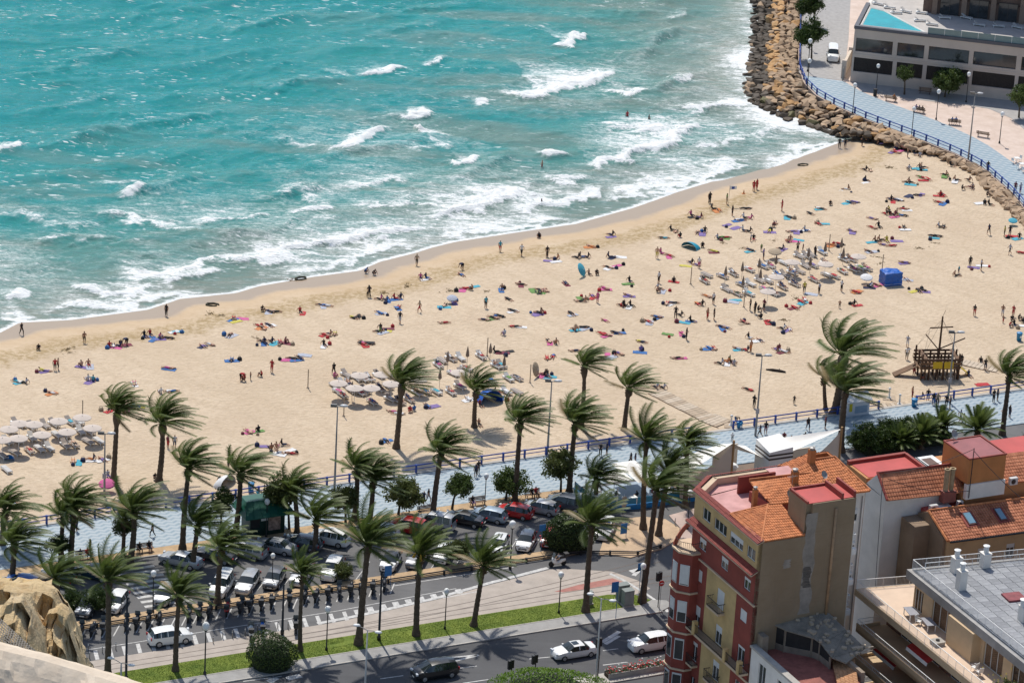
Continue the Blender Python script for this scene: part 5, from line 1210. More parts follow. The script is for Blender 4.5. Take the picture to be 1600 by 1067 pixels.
#            L    W    belt  outline of the roof line (x from the rear bumper as a fraction, z) and windscreen/rear window spans
CT = dict(
 sedan=(4.75,1.80,.93,[(0,.58),(.015,.80),(.05,.98),(.20,1.03),(.33,1.40),(.45,1.44),(.58,1.42),(.73,1.00),(.90,.90),(.975,.74),(1,.55)],(.58,.73),(.20,.33)),
 hatch=(4.10,1.74,.94,[(0,.55),(.01,.80),(.03,1.02),(.11,1.38),(.25,1.48),(.45,1.50),(.60,1.44),(.78,1.00),(.92,.88),(.98,.72),(1,.52)],(.60,.78),(.03,.11)),
 suv=(4.45,1.85,1.08,[(0,.62),(.01,.95),(.03,1.14),(.10,1.56),(.22,1.66),(.48,1.68),(.60,1.62),(.74,1.16),(.92,1.04),(.985,.82),(1,.58)],(.60,.74),(.03,.10)),
 estate=(4.70,1.80,.94,[(0,.56),(.01,.82),(.02,1.02),(.09,1.38),(.25,1.47),(.45,1.48),(.58,1.44),(.74,1.00),(.91,.88),(.98,.72),(1,.53)],(.58,.74),(.02,.09)),
 mpv=(4.70,1.92,1.05,[(0,.58),(.01,.9),(.02,1.12),(.07,1.62),(.22,1.74),(.50,1.76),(.64,1.66),(.84,1.12),(.95,.96),(.985,.78),(1,.55)],(.64,.84),(.02,.07)),
 van=(4.60,1.82,1.10,[(0,.60),(.005,.95),(.01,1.2),(.025,1.78),(.15,1.86),(.50,1.87),(.62,1.78),(.76,1.18),(.93,1.0),(.985,.78),(1,.55)],(.62,.76),(.01,.025)),
 bigvan=(5.0,1.95,1.25,[(0,.65),(.005,1.0),(.01,1.3),(.02,1.96),(.15,2.02),(.60,2.02),(.72,1.92),(.86,1.30),(.96,1.05),(.99,.8),(1,.6)],(.72,.86),(.01,.02)))
CAR_CACHE = {}
def car_parts(tp, colr, roof=None):
    key = (tp, colr, roof)
    if key in CAR_CACHE: return CAR_CACHE[key]
    L, Wd, belt, prof, ws, rw = CT[tp]; hw = Wd/2
    xs = sorted({p[0] for p in prof} | {.03,.07,.12,.16,.24,.40,.50,.66,.70,.80,.86,.95})
    def zt(x):
        for (a, za), (b_, zb) in zip(prof, prof[1:]):
            if a <= x <= b_: return za+(zb-za)*(x-a)/max(1e-6, b_-a)
    rings = []
    for x in xs:
        z = zt(x); zb = min(z-.02, belt-.06*abs(x-.5)); e = abs(2*x-1); w = hw*(1-.20*e**5-.02*e**2)
        cab = max(0, min(1, (z-belt-.03)/.40)); wt = w*(1-.05-.20*cab); X = (x-.5)*L
        zs = .20+.06*e**6
        half = [(w*.88, zs), (w*.985, zs+.16), (w, (zs+zb)*.52), (w*.985, zb), (wt, z-.03*cab-.015), (wt*.62, z+.012)]
        rings.append([(X, y, zz) for y, zz in half]+[(X, 0, z+.022)]+[(X, -y, zz) for y, zz in half[::-1]])
    nR = 13; allv = [v for r in rings for v in r]; fb, fw_, fr_, fs = [], [], [], []; frf = []
    for i in range(len(xs)-1):
        xm = (xs[i]+xs[i+1])/2; zz = zt(xm)
        for k in range(nR-1):
            q = (i*nR+k, i*nR+k+1, (i+1)*nR+k+1, (i+1)*nR+k)
            side = k in (3, 8)
            if side and zz > belt+.12 and (rw[0]+.05 < xm < ws[1]-.03):
                if tp in ('van','bigvan') and xm < (.60 if tp == 'bigvan' else .0): fb.append(q)
                else: fs.append(q)
            elif k in (4,5,6,7) and ws[0] < xm < ws[1]: fw_.append(q)
            elif k in (4,5,6,7) and rw[0] < xm < rw[1]: fr_.append(q)
            elif k in (4,5,6,7) and rw[1] <= xm <= ws[0]: frf.append(q)
            else: fb.append(q)
    for i in (0, len(xs)-1): fb.append(tuple(i*nR+k for k in range(nR)) if i == 0 else tuple(i*nR+k for k in range(nR-1,-1,-1)))
    def sub(fl, push=0.0):
        used = sorted({i for f in fl for i in f}); mp = {j: i for i, j in enumerate(used)}; m_ = MB(); m_.add([allv[j] for j in used], [tuple(mp[j] for j in f) for f in fl]); return m_
    def fin(m_, name, mat, ang=32):
        me = m_.mesh(name); bm = bmesh.new(); bm.from_mesh(me); bmesh.ops.recalc_face_normals(bm, faces=bm.faces[:]); bm.to_mesh(me); bm.free()
        me.shade_smooth(); me.set_sharp_from_angle(angle=R(ang)); me.materials.append(mat); return me
    # outward normals: orient by recomputing on the closed whole
    whole = MB(); whole.add(allv, fb+fw_+fr_+fs+frf); wm = whole.mesh('w'); bm = bmesh.new(); bm.from_mesh(wm); bmesh.ops.recalc_face_normals(bm, faces=bm.faces[:])
    bm.faces.ensure_lookup_table(); fo = [tuple(v.index for v in f.verts) for f in bm.faces]; bm.free()
    nb_, nw_, nr_, ns_ = len(fb), len(fw_), len(fr_), len(fs); fb = fo[:nb_]; fw_ = fo[nb_:nb_+nw_]; fr_ = fo[nb_+nw_:nb_+nw_+nr_]; fs = fo[nb_+nw_+nr_:nb_+nw_+nr_+ns_]; frf = fo[nb_+nw_+nr_+ns_:]
    def fin2(fl, name, mat):
        me = sub(fl).mesh(name); me.shade_smooth(); me.set_sharp_from_angle(angle=R(32)); me.materials.append(mat); return me
    pm = paint(colr); parts = [('body', fin2(fb, 'body', pm)), ('roof', fin2(frf, 'roof', paint(roof) if roof else pm)), ('windscreen', fin2(fw_, 'windscreen', CGL))]
    if fr_: parts.append(('rear_window', fin2(fr_, 'rear_window', CGL)))
    fl = [f for f in fs if allv[f[0]][1] > 0]; fr2 = [f for f in fs if allv[f[0]][1] <= 0]
    parts += [('side_windows', fin2(fl, 'side_windows', CGL)), ('side_windows', fin2(fr2, 'side_windows', CGL))]
    # pillars over the side glass
    for s in (1, -1):
        m_ = MB()
        for xx in ((.42,) if tp in ('hatch','bigvan') else ((.40,.24) if tp != 'sedan' else (.46,))):
            z = zt(xx); w = hw*.985; wt = hw*.76
            m_.slab(((xx-.5)*L-.05, s*(w+.006), belt-.03), ((xx-.5)*L+.05, s*(w+.006), belt-.03), ((xx-.5)*L+.03, s*(wt+.012), z-.04), ((xx-.5)*L-.03, s*(wt+.012), z-.04), (0, -s*.02, 0))
        me = m_.mesh('pillar'); me.materials.append(pm); parts.append(('pillar', me))
        m_ = MB(); m_.cbox(((ws[1]-.045-.5)*L, s*(hw+.08), belt+.06), (.16,.18,.14)); me = m_.mesh('mirror'); me.materials.append(pm); parts.append(('mirror', me))
        m_ = MB(); m_.cbox((L*.475, s*hw*.66, prof[-3][1]-.10), (.22,.40,.16), -s*.28); me = m_.mesh('headlight'); me.materials.append(HLI); parts.append(('headlight', me))
        m_ = MB(); m_.cbox((-L*.487, s*hw*.74, belt-.12), (.10,.30,.26 if tp in ('suv','mpv','van','bigvan','hatch','estate') else .16), s*.2); me = m_.mesh('tail_light'); me.materials.append(TLI); parts.append(('tail_light', me))
    m_ = MB(); m_.cbox((L*.492,0,.46),(.07,Wd*.52,.18)); me = m_.mesh('grille'); me.materials.append(TRIM); parts.append(('grille', me))
    m_ = MB(); m_.cbox((L*.502,0,.40),(.03,.50,.11)); me = m_.mesh('number_plate'); me.materials.append(PLATE); parts.append(('number_plate', me))
    m_ = MB(); m_.cbox((-L*.502,0,.62),(.03,.50,.11)); me = m_.mesh('number_plate'); me.materials.append(PLATE); parts.append(('number_plate', me))
    r = .31 if tp in ('hatch','sedan','estate') else .35
    m_ = MB(); pr = [(r*.62,-.10),(r*.93,-.10),(r,-.06),(r,.06),(r*.93,.10),(r*.62,.10)]; m_.lathe(pr, (0,0,0), 16); m_.v = [(v[0], v[2], v[1]) for v in m_.v]; ty = m_.mesh('tyre', True); ty.materials.append(TYRE)
    m_ = MB(); m_.lathe([(r*.1,-.115),(r*.4,-.10),(r*.66,-.106),(r*.66,.106),(r*.4,.10),(r*.1,.115)], (0,0,0), 10); m_.v = [(v[0], v[2], v[1]) for v in m_.v]; ri = m_.mesh('rim'); ri.materials.append(RIM)
    CAR_CACHE[key] = (parts, ty, ri, r, L, hw); return CAR_CACHE[key]
def car(p, rz, tp, colr, label, group, roof=None, extra=None):
    parts, ty, ri, r, L, hw = car_parts(tp, colr, roof)
    t = thing('car' if tp not in ('van','bigvan') else 'van', label, 'car' if tp not in ('van','bigvan') else 'van', p, rz, group)
    for nm, me in parts: inst(nm, me, t)
    for x in (-.5+.19, .5-.185):
        for s in (1, -1):
            w = inst('wheel', ty, t, (x*L, s*(hw-.085), r)); inst('rim', ri, w)
    return t
UP_A = PH+R(134); LO_A = PH-R(127)
CARS = [ # u, row, type, colour, roof, label
 (116.6,'U','sedan','silver',None,'silver saloon parked closest to the pedestrian crossing'),(120.5,'U','sedan','dark',None,'dark saloon in the shade of the palm beside the silver saloon'),(123.9,'U','mpv','silver',None,'silver people carrier parked beneath palm fronds'),(127.3,'U','sedan','silver',None,'silver saloon parked in front of the green kiosk'),
 (130.3,'U','estate','slate',None,'slate blue estate car next to the kiosk saloon'),(133.6,'U','suv','white',None,'white off-roader parked under the promenade palm'),(139.6,'U','hatch','white',None,'white hatchback squeezed in before the red off-roader'),(142.9,'U','suv','red',None,'red off-roader with short tail next to the silver van'),
 (146.0,'U','van','silver',None,'silver van with two roof bars'),(149.6,'U','sedan','black',None,'black saloon between the van and the pale hatchback'),(152.6,'U','hatch','lightblue',None,'pale blue hatchback beside the black saloon'),(155.7,'U','hatch','red',None,'red hatchback between two pale hatchbacks'),(158.9,'U','hatch','silver',None,'silver hatchback next to the red hatchback'),(162.0,'U','mpv','slate',None,'dark blue people carrier ending the row by the cafe'),(165.0,'U','hatch','white',None,'white hatchback half hidden at the blue cafe terrace'),
 (107.0,'U','hatch','teal',None,'dark teal hatchback beside the bench with two sitters'),(102.8,'U','hatch','slate',None,'slate hatchback under the leaning palms'),(99.2,'U','hatch','cobalt',None,'bright blue hatchback behind the cliff top'),(95.8,'U','sedan','white',None,'white saloon glimpsed behind palm fronds'),
 (118.4,'L','van','white',None,'white van with dark side windows next to the crossing'),(121.3,'L','estate','silver',None,'silver estate behind the palm trunk by the motorcycles'),(124.3,'L','hatch','grey',None,'grey hatchback nose towards the motorcycles'),(127.4,'L','sedan','silver',None,'silver saloon parked beside the globe lamp'),(130.9,'L','suv','white',None,'tall white off-roader facing the motorcycles'),
 (137.6,'L','hatch','white','black','white hatchback with a black glass roof'),(140.7,'L','estate','grey',None,'dark grey estate nose towards the street'),(143.8,'L','hatch','white',None,'white hatchback behind the yellow-hearted palm'),(150.3,'L','hatch','white','white','white bubble-shaped car beside the clipped bush'),(153.6,'L','hatch','white','slate','white car with dark roof beside the globe lamp'),(156.5,'L','hatch','red',None,'small red car beside the big bush'),(163.2,'L','estate','white',None,'white and blue patrol car at the island corner'),
 (112.2,'L','hatch','silver',None,'silver hatchback by the crossing behind the fronds'),(103.8,'L','hatch','slate',None,'slate car behind the clump of shrubs'),(106.9,'L','hatch','white',None,'white hatchback showing behind the shrubs')]
for u, row, tp, cl, rf, lb in CARS:
    v = 311.9 if row == 'U' else 304.5
    t = car(W(u, v, .004), UP_A if row == 'U' else LO_A, tp, cl, lb, 'cars parked in the lot', rf)
    if 'roof bars' in lb:
        for x in (-1.2,-.2): MB().box(x-.04,x+.04,-.8,.8,1.92,1.98).build('roof_bar', WHITEM, t)
    if 'patrol' in lb:
        MB().box(-.1,.25,-.5,.5,1.46,1.58).build('light_bar', M('patrol_blue', (0.02,0.08,0.5), .2, .1, 3), t); 
        for s in (1,-1): MB().box(-1.2,1.2,s*.905-.01,s*.905+.01,.55,.78).build('stripe', M('patrol_blue', (0.02,0.08,0.5)), t)
    if 'bubble' in lb:
        for y in (-.25,.12): MB().box(-.9,.1,y,y+.13,1.515,1.53).build('stripe', TRIM, t)
p = P(265,1003,.004); car(p, PH-R(2), 'suv', 'white', 'white off-roader driving along the street beside the hatched strip', 'cars on the move')
p = P(897,1024,.012); car(p, PH+math.pi, 'sedan', 'white', 'white saloon with sunroof on the main road', 'cars on the move'); t = bpy.context.scene.objects[-1] if False else None
p = P(1015,1013,.012); car(p, PH+math.pi, 'suv', 'white', 'white off-roader with cream sills following the white saloon', 'cars on the move')
p = P(679,1056,.012); car(p, PH+math.pi, 'mpv', 'black', 'black people carrier on the main road', 'cars on the move')
p = P(1301,92,.09); car(p, R(-93), 'bigvan', 'white', 'white delivery van parked on the hotel access road', None)
so = MB(); so.box(-.32,.32,-.36,.36,1.452,1.475); 
for o in [o for o in COL.objects if o.name.startswith('car') and o.get('label','').startswith('white saloon with sunroof')]: so.build('sunroof', CGL, o)

def moto_parts():
    P_ = {}
    a = MB(); a.lathe([(.16,-.075),(.28,-.08),(.31,0),(.28,.08),(.16,.075)], (0,0,0), 12); a.v = [(v[0], v[2], v[1]) for v in a.v]; P_['wheel'] = a.mesh('wheel', True); P_['wheel'].materials.append(TYRE)
    a = MB(); a.tube([(-.75,0,.62),(-.35,0,.60),(-.1,0,.36),(.25,0,.36),(.42,0,.62),(.50,0,.95)], [.19,.25,.19,.18,.24,.12], 8); P_['body'] = a.mesh('body', True)
    a = MB(); a.tube([(-.78,0,.84),(-.3,0,.88),(.08,0,.80)], [.14,.19,.11], 8); P_['seat'] = a.mesh('seat', True); P_['seat'].materials.append(TRIM)
    a = MB(); a.tube([(.44,-.34,1.02),(.50,-.1,1.0),(.50,.1,1.0),(.44,.34,1.02)], .025, 6); P_['handlebar'] = a.mesh('handlebar'); P_['handlebar'].materials.append(TRIM)
    a = MB(); a.tube([(.62,0,.3),(.50,0,.95)], .04, 6); P_['fork'] = a.mesh('fork'); P_['fork'].materials.append(GALV)
    a = MB(); a.cbox((-.84,0,1.08),(.42,.48,.34)); P_['top_case'] = a.mesh('top_case'); P_['top_case'].materials.append(TRIM)
    a = MB(); a.slab((.52,-.26,.85),(.52,.26,.85),(.36,.22,1.38),(.36,-.22,1.38),(.02,0,0)); P_['windshield'] = a.mesh('windshield'); P_['windshield'].materials.append(M('moto_screen', (0.12,0.14,0.15), .1, .1, 2))
    return P_
MP = moto_parts(); MBODY = {}
def moto(p, rz, colr, label, group, case=True, screen=True):
    if colr not in MBODY: me = MP['body'].copy(); me.materials.append(paint(colr)); MBODY[colr] = me
    t = thing('motorcycle', label, 'motorcycle', p, rz, group, 1.15)
    inst('body', MBODY[colr], t); inst('wheel', MP['wheel'], t, (-.62,0,.31)); inst('wheel', MP['wheel'], t, (.64,0,.31))
    for k in ('seat','handlebar','fork'): inst(k, MP[k], t)
    if case: inst('top_case', MP['top_case'], t)
    if screen: inst('windshield', MP['windshield'], t)
    return t
rs = random.Random(21); PLAIN = 'motorcycle parked nose-in to the low black rail'
SPEC = {3:('slate','scooter in violet grey behind the left palm trunk'),9:('red','maroon motorcycle among black ones at the low rail'),12:('slate','blue scooter standing away from the black motorcycles'),13:('blue','blue scooter next to the blue standing one')}
sl = [0,1,2,3,5,6,7,8,10.4,11.4,12.4,14,15.2,16.1,17,18,19.6,21,22,23.1,24.1,25.2,26.3,27.2,28.4]
for k, i in enumerate(sl):
    u = 100.3+i*1.22; cl, lb, gp = rs.choice(['black','black','dark','black','grey']), None, None
    lb = {'black':'black','dark':'dark blue','grey':'grey'}[cl]+' '+PLAIN; gp = cl+' motorcycles at the low rail'
    if k in (3,): cl, lb, gp = 'slate', 'slate scooter parked between black motorcycles near the cliff', None
    if k == 11: cl, lb, gp = 'red', 'maroon motorcycle parked nose-in to the low black rail', None
    moto(W(u-.2+rs.uniform(-.1,.1), 299.5+rs.uniform(-.12,.12), .004), PH+R(62)+rs.uniform(-.14,.14), cl, lb, gp, rs.random() < .7, rs.random() < .7)
for px, py, cl, lb in ((392,995,'white','white scooter beside the round bush'),(410,990,'cobalt','blue scooter parked behind the round bush'),(462,985,'black','black motorcycle parked alone on the hatched strip')):
    moto(P(px, py, .01), PH+R(70), cl, lb, None)
SCOOT = moto(P(871,884,.004), PH+math.pi, 'white', 'white scooter with a rider on the street', None)

# ------------------------------------------------------------------ signs, cabinets, kiosk
def sign_post(px, py, h, lab, kind, rz=PH):
    p = P(px, py, .1); t = thing('road_sign', lab, 'sign', p, rz)
    MB().tube([(0,0,0),(0,0,h)], .035, 6).build('post', M('blue_post', (0.03,0.16,0.34), .5, .1, 3) if kind in ('blue','board') else GALV, t)
    BL = M('sign_blue', (0.02,0.16,0.42), .5, .08, 3)
    if kind == 'blue': MB().cbox((0,-.05,h-.1),(.75,.03,.75), 0).build('plate', BL, t)
    if kind == 'board': MB().cbox((-.35,-.05,h-.5),(.8,.04,1.2)).build('plate', BL, t)
    if kind == 'noentry':
        m_ = MB(); m_.lathe([(.32,0),(.32,.03)], (0,0,0), 20); m_.v = [(v[0], -.06-v[2], h-.1+v[1]) for v in m_.v]; m_.build('plate', M('sign_red', (0.50,0.02,0.02), .5, .05, 3), t); MB().cbox((0,-.10,h-.1),(.42,.012,.10)).build('bar', WHITEM, t)
    if kind == 'round':
        for k in range(2):
            m_ = MB(); m_.lathe([(.32,0),(.32,.03)], (0,0,0), 20); m_.v = [(v[0], -.05-v[2], h-.1-.7*k+v[1]) for v in m_.v]; m_.build('plate', GALV, t)
    return t
sign_post(973,811,2.6,'pair of round grey sign backs on a post by the cafe street','round'); sign_post(978,839,1.6,'blue direction board standing on the gravel island','board'); sign_post(998,931,3.6,'blue square sign by the palm at the lawn tip','blue')
sign_post(962,966,4.2,'tall blue sign post on the sidewalk beside the cabinets','board'); sign_post(1030,955,3.4,'red no-entry sign on the kerb by the red house','noentry'); sign_post(845,862,3.0,'blue square sign over the small red car','blue'); sign_post(610,916,2.4,'parking meter board beside the last motorcycle','board')
def cabinet(px, py, w, d, h, lab):
    p = P(px, py, .1); t = thing('utility_cabinet', lab, 'cabinet', p, PH)
    MB().box(-w/2,w/2,-d/2,d/2,.12,h).build('housing', M('cabinet_grey', (0.20,0.225,0.215), .6, .12, 2), t); MB().box(-w/2-.04,w/2+.04,-d/2-.04,d/2+.04,h,h+.07).build('lid', M('cabinet_grey', (0.2,0.22,0.21)), t); MB().box(-w/2-.1,w/2+.1,-d/2-.1,d/2+.1,0,.12).build('plinth', CONC, t)
    MB().box(-w/2+.06,-.02,-d/2-.012,-d/2,.2,h-.1).build('door', M('cabinet_door', (0.23,0.255,0.245), .6, .1, 2), t); MB().box(.02,w/2-.06,-d/2-.012,-d/2,.2,h-.1).build('door', M('cabinet_door', (0.23,0.255,0.245)), t)
cabinet(972,938,1.2,.8,1.9,'tall dark grey utility cabinet on the lawn'); cabinet(980,945,1.1,.8,1.75,'lighter grey utility cabinet in front of the tall one'); cabinet(921,943,.5,.4,1.4,'slim dark cabinet behind the palm trunk on the lawn')
def traffic_light(px, py, h, lab, z=.1):
    p = P(px, py, z); t = thing('traffic_light', lab, 'traffic light', p, PH)
    MB().tube([(0,0,0),(0,0,h)], .06, 6).build('post', BLACKM, t); MB().cbox((-.28,0,h-.45),(.3,.3,.95)).build('signal_head', BLACKM, t); MB().cbox((.02,0,h-.35),(.3,.3,.9)).build('signal_head', BLACKM, t)
    for k in range(3): m_ = MB(); m_.lathe([(.09,0),(.1,.02)], (0,0,0), 10); m_.v = [(v[0]+.02, -.16-v[2], h-.08-.28*k+v[1]) for v in m_.v]; m_.build('lens', M('lens_dark', (0.05,0.03,0.03), .2, .1, 2), t)
traffic_light(1028,948,4.0,'black traffic light above the no-entry sign'); traffic_light(798,1072,2.9,'black traffic light before the bright hedge'); traffic_light(835,1068,3.2,'black traffic light leaning over the bright hedge'); traffic_light(934,1056,4.2,'black traffic light on the lamp post behind the saloon')
# flower bed along the near kerb
slab_uv('median', [(140,272.2),(165,272.2),(165,274.3),(140,274.3)], -.1, .14, KERB)
fb = thing('flower_bed', 'long planter of red and white geraniums at the road edge', 'planter', W(152,273.4,.14), PH)
MB().box(-4.2,3.6,-.55,-.45,0,.55).build('planter_wall', CONC, fb); MB().box(-4.2,3.6,.45,.55,0,.55).build('planter_wall', CONC, fb); MB().box(-4.2,3.6,-.45,.45,0,.4).build('soil', M('soil', (0.06,0.04,0.025), .95, .3, 3), fb)
rs = random.Random(31); lf = MB(); fl = [MB(), MB()]
for k in range(1500):
    x, y, z = rs.uniform(-4.1,3.5), rs.uniform(-.6,.6), .4+abs(rs.gauss(0,.28)); a = rs.uniform(0,6.28); s = rs.uniform(.05,.11)
    lf.add([(x,y,z),(x+s*math.cos(a),y+s*math.sin(a),z+rs.uniform(-.04,.06)),(x+s*math.cos(a+1.2),y+s*math.sin(a+1.2),z+rs.uniform(-.02,.1))], [(0,1,2)])
for k in range(170):
    x, y, z = rs.uniform(-4.1,3.5), rs.uniform(-.6,.6), .6+abs(rs.gauss(0,.22)); fl[0 if rs.random() < .75 else 1].lathe([(.01,-.05),(.09,0),(.01,.05)], (x,y,z), 5)
o = lf.build('leaves', M('geranium_leaf', (0.05,0.10,0.03), .7, .4, 3), fb); o['kind'] = 'stuff'; o = fl[0].build('red_flowers', M('red_flower', (0.55,0.02,0.03), .6, .2, 4), fb); o['kind'] = 'stuff'; o = fl[1].build('white_flowers', M('white_flower', (0.75,0.70,0.68), .6, .1, 4), fb); o['kind'] = 'stuff'
# bollards on the hatched strip
bo = MB(); bo.lathe([(.05,0),(.05,.75),(.06,.8),(.02,.86)], (0,0,0), 8); bme = bo.mesh('shaft', True); bme.materials.append(M('bollard_grey', (0.30,0.28,0.26), .5, .1, 3)); bc_ = MB(); bc_.lathe([(.056,.62),(.056,.72)], (0,0,0), 8); bcm = bc_.mesh('band'); bcm.materials.append(WHITEM)
for px, py in ((138,1016),(160,1019),(181,1014),(333,1004),(348,997),(363,996),(383,992),(402,985),(434,982),(450,982),(140,1028)):
    t = thing('bollard', 'thin grey bollard on the hatched strip beside the tram rails', 'bollard', P(px, py, .012), 0, 'bollards on the hatched strip'); inst('shaft', bme, t); inst('band', bcm, t)
t = thing('bollard', 'lone dark bollard on the corner pavement before the red house', 'bollard', P(1054.5,820,.1), 0); inst('shaft', bme, t); inst('band', bcm, t)
# kiosk
GRN = M('kiosk_green', (0.008,0.095,0.062), .45, .15, 1.5); GRN2 = M('kiosk_dark', (0.006,0.035,0.026), .5, .2, 1.5)
ki = thing('kiosk', 'green kiosk with overhanging roof and a poster on its side', 'kiosk', W(127.9,317.0,.1), PH)
MB().box(-2.0,2.0,-1.2,1.4,0,2.6).build('body', GRN2, ki)
mb = MB(); o_, i_ = [(-2.9,-2.1),(2.9,-2.1),(2.9,2.3),(-2.9,2.3)], [(-2.1,-.2),(2.1,-.2),(2.1,1.5),(-2.1,1.5)]
mb.add([(*p, 2.55) for p in o_]+[(*p, 3.75) for p in i_]+[(*p, 2.45) for p in o_], [(4,5,6,7),(0,1,5,4),(1,2,6,5),(2,3,7,6),(3,0,4,7),(8,9,1,0),(9,10,2,1),(10,11,3,2),(11,8,0,3),(11,10,9,8)]); mb.build('roof', GRN, ki)
for x in (-1.4,-.7,0,.7,1.4): MB().tube([(x*1.35,-2.1,2.6),(x,-.2,3.8)], .03, 4).build('roof_seam', GRN, ki)
po = MB(); po.box(.1,1.5,-1.23,-1.2,.5,2.3); pp = po.build('poster', M('poster_brown', (0.16,0.075,0.055), .5, .5, 1.6, hue=(0.45,0.32,0.26)), ki); MB().box(-.75,.0,-1.24,-1.2,1.75,2.25).build('notice', WHITEM, ki); MB().box(-1.9,-.9,-1.24,-1.2,1.0,2.2).build('hatch', TRIM, ki)
# ------------------------------------------------------------------ waterfront restaurants
SAILC = M('sail_cloth', (0.80,0.77,0.71), .8, .05, .6)
def patch(a, b, c, d, sag, n=10, th=0.0):
    """a curved cloth between four corners, sagging in the middle"""
    a, b, c, d = (Vector(x) for x in (a, b, c, d)); mb = MB(); vs = []
    for i in range(n+1):
        for j in range(n+1):
            s, t = i/n, j/n; p = (a*(1-s)+b*s)*(1-t)+(d*(1-s)+c*s)*t
            p = p+Vector((0,0,-sag*16*s*(1-s)*t*(1-t))); vs.append(p)
    mb.add(vs, [(i*(n+1)+j, (i+1)*(n+1)+j, (i+1)*(n+1)+j+1, i*(n+1)+j+1) for i in range(n) for j in range(n)])
    return mb
def curtain(a, b, c, d, sag=.9, n=12):                # hanging cloth whose upper edge dips
    a, b, c, d = (Vector(x) for x in (a, b, c, d)); mb = MB(); vs = []
    for i in range(n+1):
        s = i/n; lo = a.lerp(b, s); hi = d.lerp(c, s); hi = hi-Vector((0,0,sag*4*s*(1-s)))
        for j in range(5): vs.append(lo.lerp(hi, j/4)+Vector((0,-.15*math.sin(math.pi*s)*j/4,0)))
    mb.add(vs, [(i*5+j, (i+1)*5+j, (i+1)*5+j+1, i*5+j+1) for i in range(n) for j in range(4)]); return mb
class UB(BB):                                            # a thing laid out in u,v
    def __init__(s, name, label, u0, v0, cat='building', group=None):
        s.x0, s.y0 = u0, v0; s.root = thing(name, label, cat, W(u0, v0, 0), PH, group)
RE = UB('sail_restaurant', 'beach restaurant under white sails with a striped funnel and portholes', 183, 310)
def sol(mb):                                             # give cloth two sides
    return mb
S1 = [(174.6,309.3,3.0),(181.1,309.1,6.5),(181.6,312.6,4.9),(174.8,313.2,3.3)]
for q, sg in ((S1, .5), ([(181.1,309.1,6.5),(184.35,307.6,4.9),(184.4,312,4.6),(181.6,312.6,4.9)], .35), ([(187.5,308.1,4.7),(194.7,308.5,6.6),(194.75,308.7,6.6),(187.6,311.8,5.0)], .3)):
    RE.build(patch(*q, sg), 'sail', SAILC, smooth=True)
SAILC_SHADE = M('sail_side', (0.62,0.54,0.44), .85, .06, .6)  # darker sail cloth: shade of the hanging side put into its colour
for q in ([(174.8,309.0,.6),(180.9,308.8,.6),(181.05,309.0,6.45),(174.6,309.25,2.95)], [(187.6,307.9,.9),(195.3,308.3,.9),(194.7,308.45,6.4),(187.5,308.05,3.0)]): RE.build(curtain(*q), 'side_curtain', SAILC_SHADE, smooth=True)
WOODP = M('varnished_pole', (0.38,0.22,0.09), .5, .2, 2)
for u, v, h in ((181.15,308.95,6.9),(194.8,308.35,7.0)): mb = MB(); mb.tube([(u,v,0),(u,v,h)], .13, 8); RE.build(mb, 'mast', WOODP)
mb = MB(); mb.add([(184.4,306.4,0),(187.4,306.4,0),(187.4,309.6,0),(184.4,309.6,0),(184.4,306.4,6.0),(187.4,306.4,6.3),(187.4,309.6,6.7),(184.4,309.6,6.4)], [(0,3,2,1),(4,5,6,7),(0,1,5,4),(1,2,6,5),(2,3,7,6),(3,0,4,7)]); RE.build(mb, 'funnel', M('funnel_white', (0.74,0.73,0.70), .6, .05, .8))
for z in (5.05, 5.5):
    mb = MB(); mb.box(184.36,187.44,306.36,309.64,z,z+.2); RE.build(mb, 'funnel_stripe', M('stripe_brown', (0.05,0.035,0.03), .6, .1, 2))
for k in range(3):
    m_ = MB(); m_.lathe([(.26,0),(.26,.04)], (0,0,0), 14); m_.v = [(185.0+.85*k+v[0], 306.37-v[2], 2.7+.12*k+v[1]) for v in m_.v]; RE.build(m_, 'porthole', TRIM)
mb = MB(); mb.add([(182.2,306.3,0),(184.4,306.3,0),(184.4,306.3,3.0),(182.2,306.3,1.6),(182.2,306.5,0),(184.4,306.5,0),(184.4,306.5,3.0),(182.2,306.5,1.6)], [(0,1,2,3),(7,6,5,4),(3,2,6,7),(1,5,6,2),(0,3,7,4)]); RE.build(mb, 'hull_panel', M('funnel_white', (0.74,0.73,0.70)))
mb = MB(); pts = [(182.9+.14*k, 306.27, 1.75+.09*k+.06*math.sin(k*2.1)) for k in range(10)]; mb.tube(pts, .035, 4); RE.build(mb, 'script_logo', TRIM)
mb = MB(); mb.box(174.8,196,309.2,316.2,.1,.16); RE.build(mb, 'deck', M('dark_deck', (0.16,0.11,0.075), .8, .2, 1)); mb = MB(); mb.box(181.3,184.4,313.5,313.7,.16,4.2); mb.box(188,195,314,314.2,.16,2.2); RE.build(mb, 'back_wall', M('sail_side', (0.62,0.54,0.44)))
mb = MB(); mb.lathe([(.7,0),(.85,.25),(.6,.5),(.1,.65)], (182.6,311.6,2.2), 12); RE.build(mb, 'ceiling_lamp', WHITEM)
